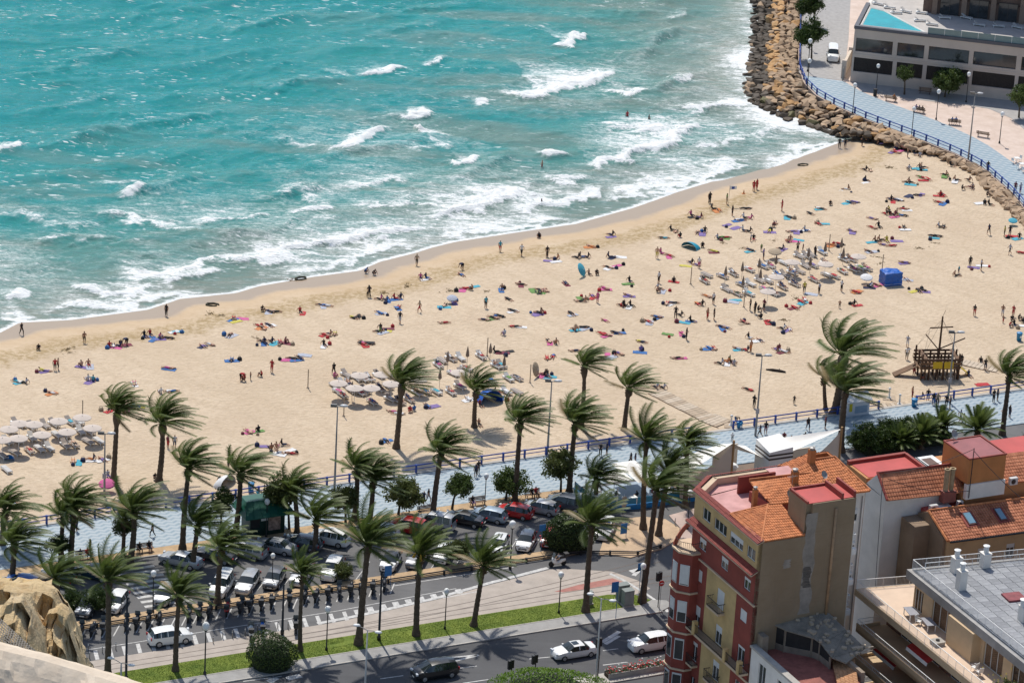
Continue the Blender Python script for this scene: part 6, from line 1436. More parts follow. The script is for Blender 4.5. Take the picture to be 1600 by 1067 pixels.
# cafe with the blue parapet
CA = UB('cafe_terrace', 'cafe terrace with a bright blue parapet and white chairs', 171, 312)
CBL = M('cafe_blue', (0.012,0.20,0.48), .45, .12, 1)
arc = [(164.9,315.6),(164.9,313.0),(165.6,310.9),(167.2,309.7),(169.5,309.35),(173,309.3),(177.5,309.2),(180.5,309.0)]
mb = MB()
for i in range(len(arc)-1):
    a, b_ = Vector(arc[i]), Vector(arc[i+1]); d = (b_-a).normalized(); q = Vector((-d.y, d.x))*.12
    pts = [a-q, b_-q, b_+q, a+q]; vs = [(p.x, p.y, 0) for p in pts]+[(p.x, p.y, .55) for p in pts]; mb.add(vs, [(0,3,2,1),(4,5,6,7),(0,1,5,4),(2,3,7,6),(1,2,6,5),(3,0,4,7)])
CA.build(mb, 'parapet', CBL)
mb = MB()
for i in range(len(arc)-1):
    a, b_ = Vector((*arc[i],.6)), Vector((*arc[i+1],.6)); mb.slab(a, b_, b_+Vector((0,0,.75)), a+Vector((0,0,.75)), (0,.03,0))
CA.build(mb, 'glass_screen', M('cafe_glass', (0.05,0.26,0.42), .1, .15, 1))
for i, p in enumerate(arc): mb = MB(); mb.box(p[0]-.05,p[0]+.05,p[1]-.05,p[1]+.05,.5,2.7 if i % 2 else 1.4); CA.build(mb, 'post', WHITEM)
mb = MB(); mb.prism([(165.1,315.8),(165.1,313),(165.8,311.1),(167.3,309.95),(169.5,309.6),(180.5,309.25),(180.5,315.8)], .02, .14); CA.build(mb, 'deck', M('cafe_floor', (0.30,0.36,0.42), .8, .15, .8))
for u, v in ((168.6,313.2),(171.8,312.2),(171.3,315.0)):
    t = thing('patio_umbrella', 'cream square umbrella over the blue cafe terrace', 'umbrella', W(u, v, .14), PH, 'cream umbrellas of the cafe')
    MB().tube([(0,0,0),(0,0,2.9)], .04, 6).build('pole', WHITEM, t); m_ = MB(); o_ = [(-1.5,-1.5,2.35),(1.5,-1.5,2.35),(1.5,1.5,2.35),(-1.5,1.5,2.35),(0,0,2.95)]; m_.add(o_, [(0,1,4),(1,2,4),(2,3,4),(3,0,4),(3,2,1,0)]); m_.build('canopy', SAILC, t)
chm = {}
a = MB(); a.box(-.22,.22,-.22,.22,.42,.46); chm['seat'] = a.mesh('seat'); a = MB(); a.slab((-.22,.2,.5),(.22,.2,.5),(.2,.27,.9),(-.2,.27,.9),(0,.03,0)); chm['backrest'] = a.mesh('backrest'); a = MB(); a.tube([(0,0,.43),(0,0,0)], .02, 4); chm['leg'] = a.mesh('leg'); a = MB(); a.box(-.38,.38,-.38,.38,.70,.74); chm['table_top'] = a.mesh('table_top'); a = MB(); a.lathe([(.22,0),(.04,.05),(.04,.7)], (0,0,0), 8); chm['pedestal'] = a.mesh('pedestal')
for k, m_ in chm.items(): m_.materials.append(WHITEM)
rs = random.Random(8)
def cafe_set(p, rz, where, n=3):
    t = thing('cafe_table', 'small white cafe table '+where, 'table', p, rz, 'tables '+where); inst('table_top', chm['table_top'], t); inst('pedestal', chm['pedestal'], t)
    for k in range(n):
        a = rz+k*2*math.pi/n+.4; q = Vector((p.x+.75*math.cos(a), p.y+.75*math.sin(a), p.z))
        t = thing('cafe_chair', 'white cafe chair '+where, 'chair', q, a-math.pi/2, 'chairs '+where); inst('seat', chm['seat'], t); inst('backrest', chm['backrest'], t)
        for sx in (-.19,.19):
            for sy in (-.19,.19): inst('leg', chm['leg'], t, (sx,sy,0))
for u, v in ((166.6,313.8),(167.6,311.4),(169.8,310.7),(172.0,310.6),(174.2,310.5),(176.3,310.5),(174.5,312.6),(178.4,310.4)): cafe_set(W(u, v, .14), PH+rs.uniform(0,1), 'on the blue cafe terrace')
for px, py in ((1588,254),(1596,263),(1604,268)): cafe_set(P(px, py, .11), .4, 'at the park edge', 2)
# ------------------------------------------------------------------ things on the beach edge
def hutf():
    p = B(1333,647); t = thing('beach_hut', 'small white hut with a pitched roof and yellow sign between palms', 'hut', p, PH)
    HW = M('hut_white', (0.70,0.71,0.72), .7, .08, 1); MB().box(-1.5,1.5,-1.1,1.1,0,2.2).build('wall', HW, t); mb = MB(); mb.add([(-1.75,-1.35,2.15),(1.75,-1.35,2.15),(1.75,1.35,2.15),(-1.75,1.35,2.15),(-1.75,0,2.9),(1.75,0,2.9)], [(0,1,5,4),(2,3,4,5),(0,4,3),(1,2,5),(3,2,1,0)]); mb.build('roof', WHITEM, t)
    MB().box(-1.3,-.9,-1.13,-1.1,.9,1.9).build('sign', M('hut_yellow', (0.65,0.55,0.02), .6, .1, 2), t); MB().box(-.5,1.2,-1.13,-1.1,.6,1.5).build('shutter', M('hut_blue', (0.30,0.40,0.50), .6, .1, 2), t)
hutf()
PLK = M('boardwalk_plank', (0.40,0.31,0.22), .9, .25, 1.5); PLK2 = M('boardwalk_plank_pale', (0.50,0.41,0.31), .9, .22, 1.5)
def boardwalk(px0, px1, w, lab):
    a, b_ = B(*px0), B(*px1); d = (b_-a); L_ = d.length; rz = math.atan2(d.y, d.x)
    t = thing('boardwalk', lab, 'boardwalk', a, rz); n_ = int(L_/.55); sl_ = (b_.z-a.z)/L_
    mb = MB(); mb.box(.02,.51,-w/2,w/2,0,.05); me1 = mb.mesh('plank'); me1.materials.append(PLK); me2 = me1.copy(); me2.materials.clear(); me2.materials.append(PLK2); rs = random.Random(int(px0[0]))
    for k in range(n_): inst('plank', rs.choice((me1, me2, me2)), t, (k*.55, rs.uniform(-.06,.06), .05+sl_*k*.55+rs.uniform(0,.02)), (0,0,rs.uniform(-.01,.01)))
    mb = MB(); mb.box(0,L_,-w/2-.05,-w/2+.03,-.05,.04); mb.build('stringer', WOODB, t)
boardwalk((1024,612),(1108,655),2.4,'long slatted boardwalk running from the sand to the gap in the railing'); boardwalk((1104,652),(1135,664),3.0,'pale slatted platform joining the boardwalk beside the shower'); boardwalk((1475,560),(1565,580),1.9,'straight boardwalk behind the wooden play ship'); boardwalk((1375,638),(1418,636),2.6,'low plank platform with two foot showers')
def shower(px, py, lab):
    t = thing('foot_shower', lab, 'shower', B(px, py), 0, 'beach foot showers'); MB().lathe([(.3,0),(.28,.12),(.12,.18),(.1,1.2),(.16,1.25),(.16,1.35),(.05,1.42)], (0,0,0), 10).build('column', WHITEM, t, True); MB().box(-.8,.8,-.8,.8,0,.07).build('tray', PLK, t)
    for k in range(3): a = k*2.1; MB().tube([(0,0,1.15),(.28*math.cos(a),.28*math.sin(a),1.22)], .03, 5).build('spout', GALV, t)
shower(1142,665,'white foot shower on a square tray beside the blue bin'); shower(1389,622,'white foot shower at the far end of the plank platform'); shower(1405,632,'white foot shower at the near end of the plank platform')
def wbin(px, py, lab):
    t = thing('litter_bin', lab, 'bin', B(px, py), PH, 'blue beach bins'); BB_ = M('bin_blue', (0.01,0.20,0.42), .5, .15, 2); MB().lathe([(.3,0),(.36,.9),(.38,.95)], (0,0,0), 10).build('body', BB_, t, True); MB().lathe([(.4,.95),(.38,1.08),(.1,1.2)], (0,0,0), 10).build('lid', BB_, t); MB().box(-.14,.14,-.375,-.34,.45,.75).build('sticker', WHITEM, t)
for a in ((1155,672,'blue wheeled bin next to the foot shower'),(1428,636,'blue wheeled bin beside the plank platform'),(1592,532,'blue bin standing on open sand past the play ship'),(392,768,'blue bin behind the green kiosk')): wbin(*a)
# wooden play ship
def ship():
    p = B(1462,586); t = thing('play_ship', 'wooden pirate play ship with cross mast, ramp and yellow panels on the sand', 'playground', p, R(10), s=1.18)
    WD = M('ship_wood', (0.085,0.042,0.02), .75, .3, 1.5); WD2 = M('ship_wood_light', (0.15,0.08,0.038), .75, .3, 1.5); YL = M('ship_yellow', (0.60,0.40,0.01), .6, .15, 1)
    for x in (-2.0,-1.2,-.4,.4,1.2,2.0):
        for y in (-1.3,0,1.3): MB().box(x-.08,x+.08,y-.08,y+.08,0,2.9 if abs(x) > 1.5 else 2.4).build('post', WD, t)
    for k in range(9): MB().box(-2.2+.49*k,-2.2+.49*k+.46,-1.4,1.4,1.2,1.28).build('deck_plank', WD2, t)
    for s in (-1, 1):
        for z in (1.35,1.75,2.15): MB().box(-2.2,2.2,s*1.42-.04,s*1.42+.04,z,z+.22).build('hull_plank', WD if z != 1.75 else WD2, t)
    for x in (-.85,.35): MB().box(x,x+1.0,-1.52,-1.47,1.35,2.1).build('yellow_panel', YL, t)
    for k in range(10): MB().box(-2.1+.46*k,-2.04+.46*k,-1.44,-1.38,0,1.3).build('stilt', WD2, t)
    MB().tube([(.1,0,0),(.1,0,6.6)], [.15,.09], 8).build('mast', WD, t); MB().tube([(-1.2,-.2,5.4),(1.4,.2,5.35)], .07, 6).build('yard', WD, t); MB().tube([(.1,0,6.6),(.35,0,7.3)], .02, 4).build('flagstaff', WD, t)
    MB().tube([(.15,0,3.0),(2.9,.4,4.0)], .07, 6).build('bowsprit', WD, t); MB().tube([(0,0,2.9),(-1.6,-.3,4.7)], .06, 6).build('boom', WD, t)
    MB().slab((-2.1,-.5,1.2),(-2.1,.5,1.2),(-4.6,.5,.05),(-4.6,-.5,.05),(0,0,.1)).build('ramp', WD2, t); MB().slab((2.1,-.4,1.25),(2.1,.4,1.25),(3.6,.4,.05),(3.6,-.4,.05),(0,0,.08)).build('slide', YL, t)
    mb = MB()
    for s in (-1,1):
        mb.tube([(.1,0,6.3),(-1.9,s*1.35,2.9)], .012, 4); mb.tube([(.1,0,6.3),(2.0,s*1.35,2.9)], .012, 4); mb.tube([(-1.2,-.2,5.4),(-1.9,s*1.3,2.9)], .012, 4)
    mb.build('rigging', IRON, t)
    for x in (-1.9,1.6): MB().box(x,x+.5,-1.3,1.3,2.3,2.38).build('upper_deck', WD2, t)
ship()
def post_pole(px, py, h, lab, grp='thin beach posts'):
    t = thing('beach_post', lab, 'post', B(px, py), 0, grp); MB().tube([(0,0,0),(0,0,h)], .06, 6).build('shaft', M('grey_post', (0.33,0.26,0.19), .8, .2, 2), t); MB().lathe([(.2,0),(.12,.1)], (0,0,0), 8).build('base', M('grey_post', (0.33,0.26,0.19)), t)
for px, py, lb in ((481,606,'thin post on empty sand before the middle sunbeds'),(761,556,'thin post beside the folded brown parasols'),(828,598,'thin post beside the tilted grey parasol'),(1079,444,'thin post next to the yellow towel'),(1162,480,'thin post by the sunbeds and the cyan towel'),(1295,392,'thin post behind the folded parasols'),(1378,424,'thin post behind the big blue box'),(129,655,'thin post behind the white parasols'),(537,650,'thin post in front of the turquoise-covered sunbed')): post_pole(px, py, 2.4, lb)
mb = MB(); mb.tube([(-1.2,.2,.1),(-.4,.05,.16),(.5,-.12,.14),(1.2,-.3,.1)], [.07,.16,.17,.12], 8); t = thing('driftwood', 'dark driftwood log lying on open sand', 'log', B(1212,580), 0); mb.build('trunk', M('driftwood', (0.035,0.025,0.02), .9, .3, 3), t); MB().tube([(.3,-.08,.18),(.5,.2,.3)], [.07,.03], 6).build('stub', M('driftwood', (0.035,0.025,0.02)), t)
for k, (px, py) in enumerate(((332,477),(1255,259),(470,436))):
    t = thing('sand_tyre' if 0 else 'weed_ring', ('dark ring of weed at the waterline by the long empty shore','dark ring of weed at the waterline below the rocks','dark weed heap beside two crouching bathers')[k], 'seaweed', B(px, py), .3*k, s=.8)
    mb = MB(); mb.tube([(1.0*math.cos(a*.5), .6*math.sin(a*.5), .1) for a in range(12)], [.14+.05*(a % 2) for a in range(12)], 6); mb.build('clump', M('dark_weed', (0.05,0.045,0.025), .9, .4, 3), t)
rs = random.Random(17)
wm_ = []
for s in range(4):
    mb = MB(); r_ = random.Random(s)
    for k in range(26): a = r_.uniform(0,6.28); d = abs(r_.gauss(0,.5)); x, y = d*math.cos(a)*1.6, d*math.sin(a); mb.tube([(x,y,.02),(x+r_.uniform(-.25,.25),y+r_.uniform(-.2,.2),.07),(x+r_.uniform(-.4,.4),y+r_.uniform(-.3,.3),.02)], .03, 3)
    me = mb.mesh('strands'); me.materials.append(M('dry_weed', (0.20,0.14,0.06), .95, .3, 3)); wm_.append(me)
for px, py in ((636,448),(105,546),(110,551),(403,529),(330,490),(345,493),(455,438),(600,458),(760,455),(1210,376),(1245,466),(1390,262),(1430,555),(1225,500),(1130,380),(1372,402),(1460,380),(1435,388),(1160,388),(1375,412),(1250,480),(705,455)):
    t = thing('weed_patch', 'small patch of dry brown weed on the sand', 'seaweed', B(px, py), rs.uniform(0,3), 'patches of dry weed', rs.uniform(.5,.9)); inst('strands', rs.choice(wm_), t)['kind'] = 'stuff'
# ------------------------------------------------------------------ palms and trees
def leaf_mat(name, a, b_, tr=.35, rough=.5):
    mt, n, l, b = node_mat(name); ob = mapping(n, l); f = noise(n, l, ob, 1.3, 4); oi = n.new('ShaderNodeObjectInfo')
    c = mixc(n, l, mapr(n, l, f, .3, .7), a, b_); c = mixc(n, l, mathn(n, l, 'MULTIPLY', oi.outputs['Random'], .45), c, tuple(x*.6 for x in a))
    l.new(c, b.inputs['Base Color']); b.inputs['Roughness'].default_value = rough; b.inputs['Specular IOR Level'].default_value = .35
    t = n.new('ShaderNodeBsdfTranslucent'); l.new(c, t.inputs['Color']); m_ = n.new('ShaderNodeMixShader'); m_.inputs[0].default_value = tr
    l.new(b.outputs[0], m_.inputs[1]); l.new(t.outputs[0], m_.inputs[2]); l.new(m_.outputs[0], n['Material Output'].inputs['Surface']); return mt
FRON = leaf_mat('palm_leaf', (0.085,0.130,0.026), (0.155,0.195,0.048)); FROND = leaf_mat('palm_leaf_dry', (0.25,0.18,0.075), (0.30,0.22,0.10), .2)
TRUNK = M('palm_trunk', (0.105,0.075,0.05), .95, .35, 3, .8, 9); BOOT = M('palm_boots', (0.12,0.08,0.04), .95, .4, 4, .9, 8)
def frond(rs, az, el, L, wind, droop, width=.56):
    """one windswept feather: rachis strip and leaflets"""
    N = 16; d = Vector((math.cos(az)*math.cos(el), math.sin(az)*math.cos(el), math.sin(el))); p = d*.12; pts = [p]; ds = L/N
    wv = Vector((.95, -.22, .04))
    for i in range(N):
        k = (i/N)**.8
        d = (d+wv*wind*ds*(.7+1.1*k)+Vector((0,0,-1))*droop*ds*(.10+k*.95)).normalized(); p = p+d*ds; pts.append(p)
    mb = MB(); mb.tube(pts, [.045*(1-.85*i/N) for i in range(N+1)], 3, False)
    for i in range(2*N):
        s = .16+.84*i/(2*N); x = s*N; i0 = min(N-1, int(x)); q = pts[i0].lerp(pts[i0+1], x-i0); t = (pts[i0+1]-pts[i0]).normalized()
        side = t.cross(Vector((0,0,1)))
        if side.length < .1: side = Vector((0,1,0))
        side.normalize(); up = side.cross(t); ll = width*(.35+.9*math.sin(math.pi*min(1,(s*.86+.10)))**.8)*rs.uniform(.85,1.15)
        for sg in (-1, 1):
            v = (side*sg*.72+t*.62+up*.25+Vector((0,0,-.35))+wv*.28*wind*4).normalized(); e = q+v*ll+Vector((0,0,-.10*ll)); w_ = t*.055
            mb.add([q-w_, q+w_, e], [(0,1,2)])
    return mb
CROWNS = []
for c in range(4):
    rs = random.Random(100+c); fr = []
    n_ = 46
    for i in range(n_):
        az = i*2.39996+rs.uniform(-.2,.2); f = i/n_; el = R(88-92*f**.95+rs.uniform(-9,9))+R(16)*max(0, -math.cos(az))*f; L = rs.uniform(3.7,4.7)*(1-.22*abs(f-.45)); wind = rs.uniform(.30,.52) if c < 3 else rs.uniform(.16,.30); dr = .10+.20*f+rs.uniform(-.03,.05)
        me = frond(rs, az, el, L, wind, dr).mesh('frond'); me.materials.append(FROND if (f > .93 and rs.random() < .5) else FRON); fr.append(me)
    CROWNS.append(fr)
CALM = []
rs = random.Random(140)
for i in range(40):
    f = i/40; me = frond(rs, i*2.39996+rs.uniform(-.2,.2), R(80-75*f+rs.uniform(-7,7)), rs.uniform(2.9,3.6), rs.uniform(.03,.08), .16+.2*f).mesh('frond'); me.materials.append(FRON); CALM.append(me)
def palm(bx, by, hx, hy, lab, sc=1.0, bulge=False, crown=None, base=None, grp='windswept palms', dates=False, nf=46):
    p = base if base is not None else (B(bx, by) if UV(bx, by, -.3)[1] > 326.2 else P(bx, by, .1)); q = PY(hx, hy, p.y); top = q-p
    t = thing('palm_tree', lab, 'palm', p, 0, grp); rs = random.Random(int(bx*7+by)); H_ = max(1.2, top.z); K = 26; pts = []; rad = []
    bow = Vector((rs.uniform(-.25,.25), rs.uniform(-.2,.2), 0))
    for i in range(K+1):
        f = i/K; pts.append(Vector((top.x*f, top.y*f, H_*f))+bow*math.sin(math.pi*f)*.6)
        r = .30-.09*f+(.16*(1-f/.1) if f < .1 else 0)+(.035 if i % 2 else 0)
        if bulge and f > .84: r = .24+.20*math.sin(math.pi*(f-.80)/.24)
        elif f > .9: r += .08
        rad.append(r*max(.75, sc))
    pts.insert(0, pts[0]-Vector((0,0,.3))); rad.insert(0, rad[0])
    MB().tube(pts, rad, 9).build('trunk', TRUNK, t, True)
    mb = MB()
    for k in range(26): a = k*2.4; h = H_-.15-.9*k/26; mb.tube([(top.x+.2*math.cos(a), top.y+.2*math.sin(a), h), (top.x+.48*math.cos(a), top.y+.48*math.sin(a), h+.28)], [.09,.03], 4)
    mb.build('leaf_bases', BOOT, t)
    nd = rs.uniform(.86,1.0); fr = crown if crown is not None else CROWNS[rs.randrange(3)]; rz = rs.uniform(-.35,.35); jt = [f_ for k_, f_ in enumerate(fr[:nf]) if rs.random() < nd]
    for me in jt: inst('frond', me, t, (top.x, top.y, H_), (rs.uniform(-.06,.06), rs.uniform(-.06,.06), rz+rs.uniform(-.12,.12)), sc*rs.uniform(.9,1.08))
    if dates:
        for k in range(3): a = 1.0+k*1.9; m_ = MB(); m_.tube([(top.x,top.y,H_+.1),(top.x+.45*math.cos(a),top.y+.45*math.sin(a),H_+.25),(top.x+.75*math.cos(a),top.y+.75*math.sin(a),H_-.3)], [.05,.10,.16], 5); m_.build('date_cluster', M('dates_yellow', (0.50,0.30,0.03), .7, .3, 5), t)
    return t
PALMS = [
 (177,752,183,644,'tall slim palm on the sand beside the taller wide-crowned one',1.0,1),(248,752,254,662,'palm with a wide crown on bare sand near the strolling couple',1.08,1),(619,700,628,600,'tall palm standing among the middle sunbeds',1.05,1),(741,667,744,612,'shorter palm in front of the blue tent',.92,1),(908,668,913,572,'slender palm on the sand with a swollen neck',.88,1),(975,672,983,608,'leaning palm at the start of the boardwalk',.95,1),
 (804,787,813,660,'palm rising beside the couple on the bench',1.0,0),(889,772,899,662,'tall palm growing from the leafy tree by the cafe',1.05,0),(675,817,689,708,'tall palm in front of the silver van',1.08,0),(553,812,558,735,'palm beside the leafy promenade tree with drooping fronds',1.0,0),(577,815,583,752,'palm paired with its drooping neighbour on the promenade',.98,0),(464,834,460,770,'palm wrapped by a broadleaf tree next to the kiosk',.95,0),
 (368,832,376,742,'palm leaning over the green kiosk roof',1.02,0),(285,858,295,732,'tall palm behind the silver saloon at the crossing',1.0,0),(3,850,8,800,'palm at the promenade edge with loose hanging fronds',1.0,0),(96,872,99,808,'slim palm of the close pair by the bench',.9,0),(110,884,117,793,'stout palm of the close pair by the bench',1.05,0),(203,880,210,800,'palm shading the bench by the crossing',1.1,0),(301,888,309,822,'palm between the two darkest parked cars',.95,0),(340,942,346,858,'palm planted on the island among the motorcycles',1.0,0),(490,862,494,812,'palm standing behind the white parked off-roader',.98,0),
 (560,1006,575,852,'tallest lawn palm with a broad ragged crown',1.15,0),(650,992,657,868,'lawn palm with yellow date clusters at its heart',1.0,0),(740,977,756,884,'lawn palm with a curved trunk',.92,0),(469,1016,473,898,'slim lawn palm beside the round bush',.72,0),(274,1047,280,932,'lawn palm beside the white road car',.88,0),(168,1056,169,908,'tall lawn palm rising beside the cliff',1.02,0),(915,955,925,820,'lawn palm in front of the big bush',1.05,0),(927,790,932,750,'palm growing at the end of the blue cafe parapet',.92,0),
 (1005,826,1010,690,'rear palm of the trio on the gravel island',1.0,0),(1003,940,1026,768,'tall leaning palm at the lawn tip',1.1,0),(1029,836,1046,740,'short thick palm of the trio on the gravel island',1.0,0),(1070,790,1073,700,'palm in front of the white sail beside the red house',.95,0),
 (1290,640,1288,590,'small palm behind the white hut',.8,1),(1303,648,1318,556,'bushy palm with a huge ragged crown over the hut',1.5,1),(1313,704,1321,612,'leaning palm standing in front of the white hut',1.32,0),(1566,678,1577,588,'palm by the boardwalk beyond the play ship',1.0,0),(18,905,22,852,'palm on the slope above the cliff with dense dark fronds',1.05,0),(100,975,88,905,'low spreading palm behind the cliff top',1.0,0),(192,868,195,812,'thin palm behind the bench palms',.7,0)]
for bx, by, hx, hy, lb, sc, bg_ in PALMS:
    palm(bx, by, hx, hy, lb, sc*1.04, bool(bg_), dates='date clusters' in lb, crown=CROWNS[3] if 'lawn palm' in lb or 'trio' in lb or 'tallest' in lb else None)
for px, py, hx, hy, lb, sc in ((1440,700,1442,682,'low bushy palm growing out of the dark hedge',.85),(1530,700,1528,672,'low spreading palm behind the orange rooftop room',1.0),(1470,690,1472,668,'low palm at the end of the dark hedge',.8),(1410,705,1408,690,'low palm clump inside the dark hedge',.7)):
    palm(px, py, hx, hy, lb, sc, crown=CALM, grp='low garden palms')
# broadleaf
LEAF = leaf_mat('tree_leaf', (0.065,0.105,0.025), (0.12,0.165,0.045)); LEAFD = leaf_mat('dark_leaf', (0.035,0.065,0.015), (0.07,0.105,0.025)); LEAFB = leaf_mat('bright_leaf', (0.13,0.24,0.02), (0.19,0.30,0.03)); LEAFO = leaf_mat('olive_leaf', (0.085,0.115,0.032), (0.15,0.165,0.05))
BARK = M('bark', (0.09,0.07,0.05), .95, .3, 3, .6, 8)
def crown_mesh(seed, mat, n_cl=110, per=48, shape=(1,1,.85), leaf=.20, shell=.45):
    """leaf clumps spread unevenly through an ellipsoid"""
    rs = random.Random(seed); mb = MB(); V = []; F = []
    lobes = [(Vector((rs.gauss(0,1), rs.gauss(0,1), rs.gauss(0,.7))).normalized()*rs.uniform(.15,.52), rs.uniform(.38,.58)) for _ in range(11)]
    for c in range(n_cl):
        lc, lr = rs.choice(lobes); d = Vector((rs.gauss(0,1), rs.gauss(0,1), rs.gauss(0,1))).normalized(); ctr = lc+d*lr*rs.uniform(shell,1.0)
        ctr = Vector((ctr.x*shape[0], ctr.y*shape[1], ctr.z*shape[2]))
        for k in range(per):
            q = ctr+Vector((rs.gauss(0,.085), rs.gauss(0,.085), rs.gauss(0,.075))); a = Vector((rs.gauss(0,1), rs.gauss(0,1), rs.gauss(0,.8))).normalized(); b_ = a.orthogonal().normalized()
            b_ = Matrix.Rotation(rs.uniform(0,6.28), 3, a) @ b_; s = leaf*rs.uniform(.6,1.2)*.5; i = len(V)
            V += [q-b_*s, q+a.cross(b_)*s*.5, q+b_*s, q-a.cross(b_)*s*.5]; F.append((i,i+1,i+2,i+3))
    mb.v = [tuple(v) for v in V]; mb.f = F; me = mb.mesh('crown'); me.materials.append(mat); return me
TREES = {'t': [crown_mesh(k, LEAF, leaf=.12) for k in (1,2,3)], 'd': [crown_mesh(k, LEAFD, 150, 48, leaf=.105) for k in (4,5)], 'o': [crown_mesh(k, LEAFO, leaf=.12) for k in (6,7)], 'b': [crown_mesh(k, LEAFB, 150, 40, (1,.75,.55), .055, .8) for k in (8,)]}
def tree(bx, by, cx, cy, r, kind, lab, flat=1.0, grp='broadleaf trees', z=.1, name='tree'):
    p = P(bx, by, z); q = PY(cx, cy, p.y); c = q-p; rs = random.Random(int(bx+by*3))
    t = thing(name, lab, 'tree' if name == 'tree' else 'bush', p, 0, grp)
    if name == 'tree':
        mb = MB(); mb.tube([(0,0,-.2),(c.x*.2,c.y*.2,c.z*.4),(c.x*.6,c.y*.6,c.z*.75)], [.17,.12,.09], 7); o = mb.build('trunk', BARK, t)
        for k in range(6): a = k*1.05+rs.uniform(0,.6); l_ = MB(); l_.tube([(c.x*.4,c.y*.4,c.z*.52),(c.x*.7+math.cos(a)*r*.3,c.y*.7+math.sin(a)*r*.3,c.z*.8),(c.x+math.cos(a)*r*.6,c.y+math.sin(a)*r*.6,c.z+rs.uniform(0,.3)*r)], [.07,.05,.02], 5); l_.build('limb', BARK, t)
    inst('crown', rs.choice(TREES[kind]), t, c, (0,0,rs.uniform(0,6.28)), (r,r,r*flat))
    return t
for a in ((452,826,444,768,2.9,'o','olive-leaved tree around the palm next to the kiosk'),(622,803,634,768,3.1,'o','spreading tree with dangling branches beside the empty bench'),(706,795,718,757,2.2,'t','small round tree in a sandy bed between two benches'),(790,781,797,752,2.6,'t','leafy tree by the bench with a couple'),(876,772,876,724,3.0,'o','tall olive-green tree next to the cafe'),(345,838,346,778,2.0,'d','dark tree behind the kiosk corner'),(540,818,538,778,2.3,'o','small tree between the drooping palms'),
          (1476,152,1482,120,3.3,'t','largest round tree before the hotel front'),(1413,148,1413,112,1.9,'t','slim young tree before the hotel windows'),(1592,184,1592,150,2.6,'t','tree at the edge of the grey park paving'),(1268,92,1266,48,3.5,'d','dark evergreen on the access road beside the railing'),(1272,40,1270,4,3.3,'d','dark evergreen further along the access road'),(93,885,93,850,1.6,'d','small dark tree behind the bench with two sitters'),(193,862,194,822,1.7,'d','small dark tree behind the thin palm')):
    tree(*a)
for a in ((532,905,532,893,1.7,'o','rounded olive bush between parked cars'),(715,882,713,858,2.4,'o','bushy shrub between the white hatchbacks'),(150,955,150,937,2.2,'d','dark shrub clump behind the motorcycles'),(105,950,110,935,2.0,'d','dark shrub at the cliff edge'),
          (1590,712,1590,698,1.6,'d','low green shrub behind the orange rooftop room'),(1560,718,1558,704,1.5,'d','small shrub in the garden behind the roofs'),(1620,705,1615,690,2.0,'t','bushy shrub beside the promenade end')):
    tree(*a, flat=.85 if a[5] != 'b' else 1.0, name='bush', grp='shrubs')
def dome_bush(bx, by, rx, ry, h, mat, lab, n_=5200, leaf=.2, z=.1, seed=1):
    """a dense rounded bush: leaves all over an uneven dome, dark wood inside"""
    p = P(bx, by, z); t = thing('bush', lab, 'bush', p, 0, 'shrubs'); rs = random.Random(seed); V = []; F = []
    bumps = [(Vector((rs.gauss(0,1), rs.gauss(0,1), abs(rs.gauss(0,1)))).normalized(), rs.uniform(-.10,.10)) for _ in range(26)]
    for k in range(n_):
        d = Vector((rs.gauss(0,1), rs.gauss(0,1), rs.gauss(.25,1))).normalized(); r = 1+sum(a*max(0, d.dot(b_)-.72)*3.4 for b_, a in bumps); r *= rs.choice((1.0,1.0,.94,.88))*rs.uniform(.96,1.04)
        q = Vector((d.x*rx*r, d.y*ry*r, max(.04, h*.44+d.z*h*.54*r))); a = (d+Vector((rs.gauss(0,.7), rs.gauss(0,.7), rs.gauss(0,.7)))).normalized(); b_ = Matrix.Rotation(rs.uniform(0,6.28), 3, a) @ a.orthogonal().normalized(); s = leaf*rs.uniform(.6,1.25)*.5; i = len(V)
        V += [q-b_*s, q+a.cross(b_)*s*.55, q+b_*s, q-a.cross(b_)*s*.55]; F.append((i,i+1,i+2,i+3))
    m_ = MB(); m_.v = [tuple(v) for v in V]; m_.f = F; m_.build('foliage', mat, t)
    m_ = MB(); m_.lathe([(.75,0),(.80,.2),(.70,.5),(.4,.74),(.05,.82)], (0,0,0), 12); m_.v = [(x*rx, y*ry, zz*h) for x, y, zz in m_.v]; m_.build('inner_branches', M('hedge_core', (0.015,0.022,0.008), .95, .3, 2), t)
dome_bush(424,1040,2.55,2.3,3.3,LEAFD,'large round clipped bush on the lawn',5200,.22,seed=3); dome_bush(887,858,2.9,1.7,4.2,LEAFD,'big dense bush beside the small red car',5200,.26,seed=5); dome_bush(856,1104,6.0,3.4,4.1,LEAFB,'bright green bush at the road edge',6500,.24,seed=7)
# clipped hedge block beside the sail restaurant
hg = thing('hedge', 'tall dense dark hedge between the sail restaurant and the low palms', 'hedge', W(207.5,315.6,.1), PH)
HGM = crown_mesh(31, leaf_mat('hedge_leaf', (0.032,0.062,0.010), (0.075,0.115,0.018)), 120, 42, (1,1,1), .11, .7)
for k, (x, y, s, z) in enumerate(((-4.6,-1.0,2.5,1.5),(-2.2,-1.2,2.6,1.6),(.3,-1.0,2.6,1.6),(2.8,-.6,2.5,1.5),(5.0,0,2.3,1.4),(-3.6,1.2,2.4,1.5),(-.8,1.4,2.5,1.6),(1.8,1.5,2.4,1.5),(4.4,1.6,2.1,1.3),(-5.6,.3,2.0,1.2))):
    inst('foliage', HGM, hg, (x,y,z), (0,0,k*1.3), (s,s*.9,s*.75))
MB().box(-5.5,6.0,-1.6,1.6,0,1.4).build('inner_branches', M('hedge_core', (0.015,0.022,0.008), .95, .3, 2), hg)
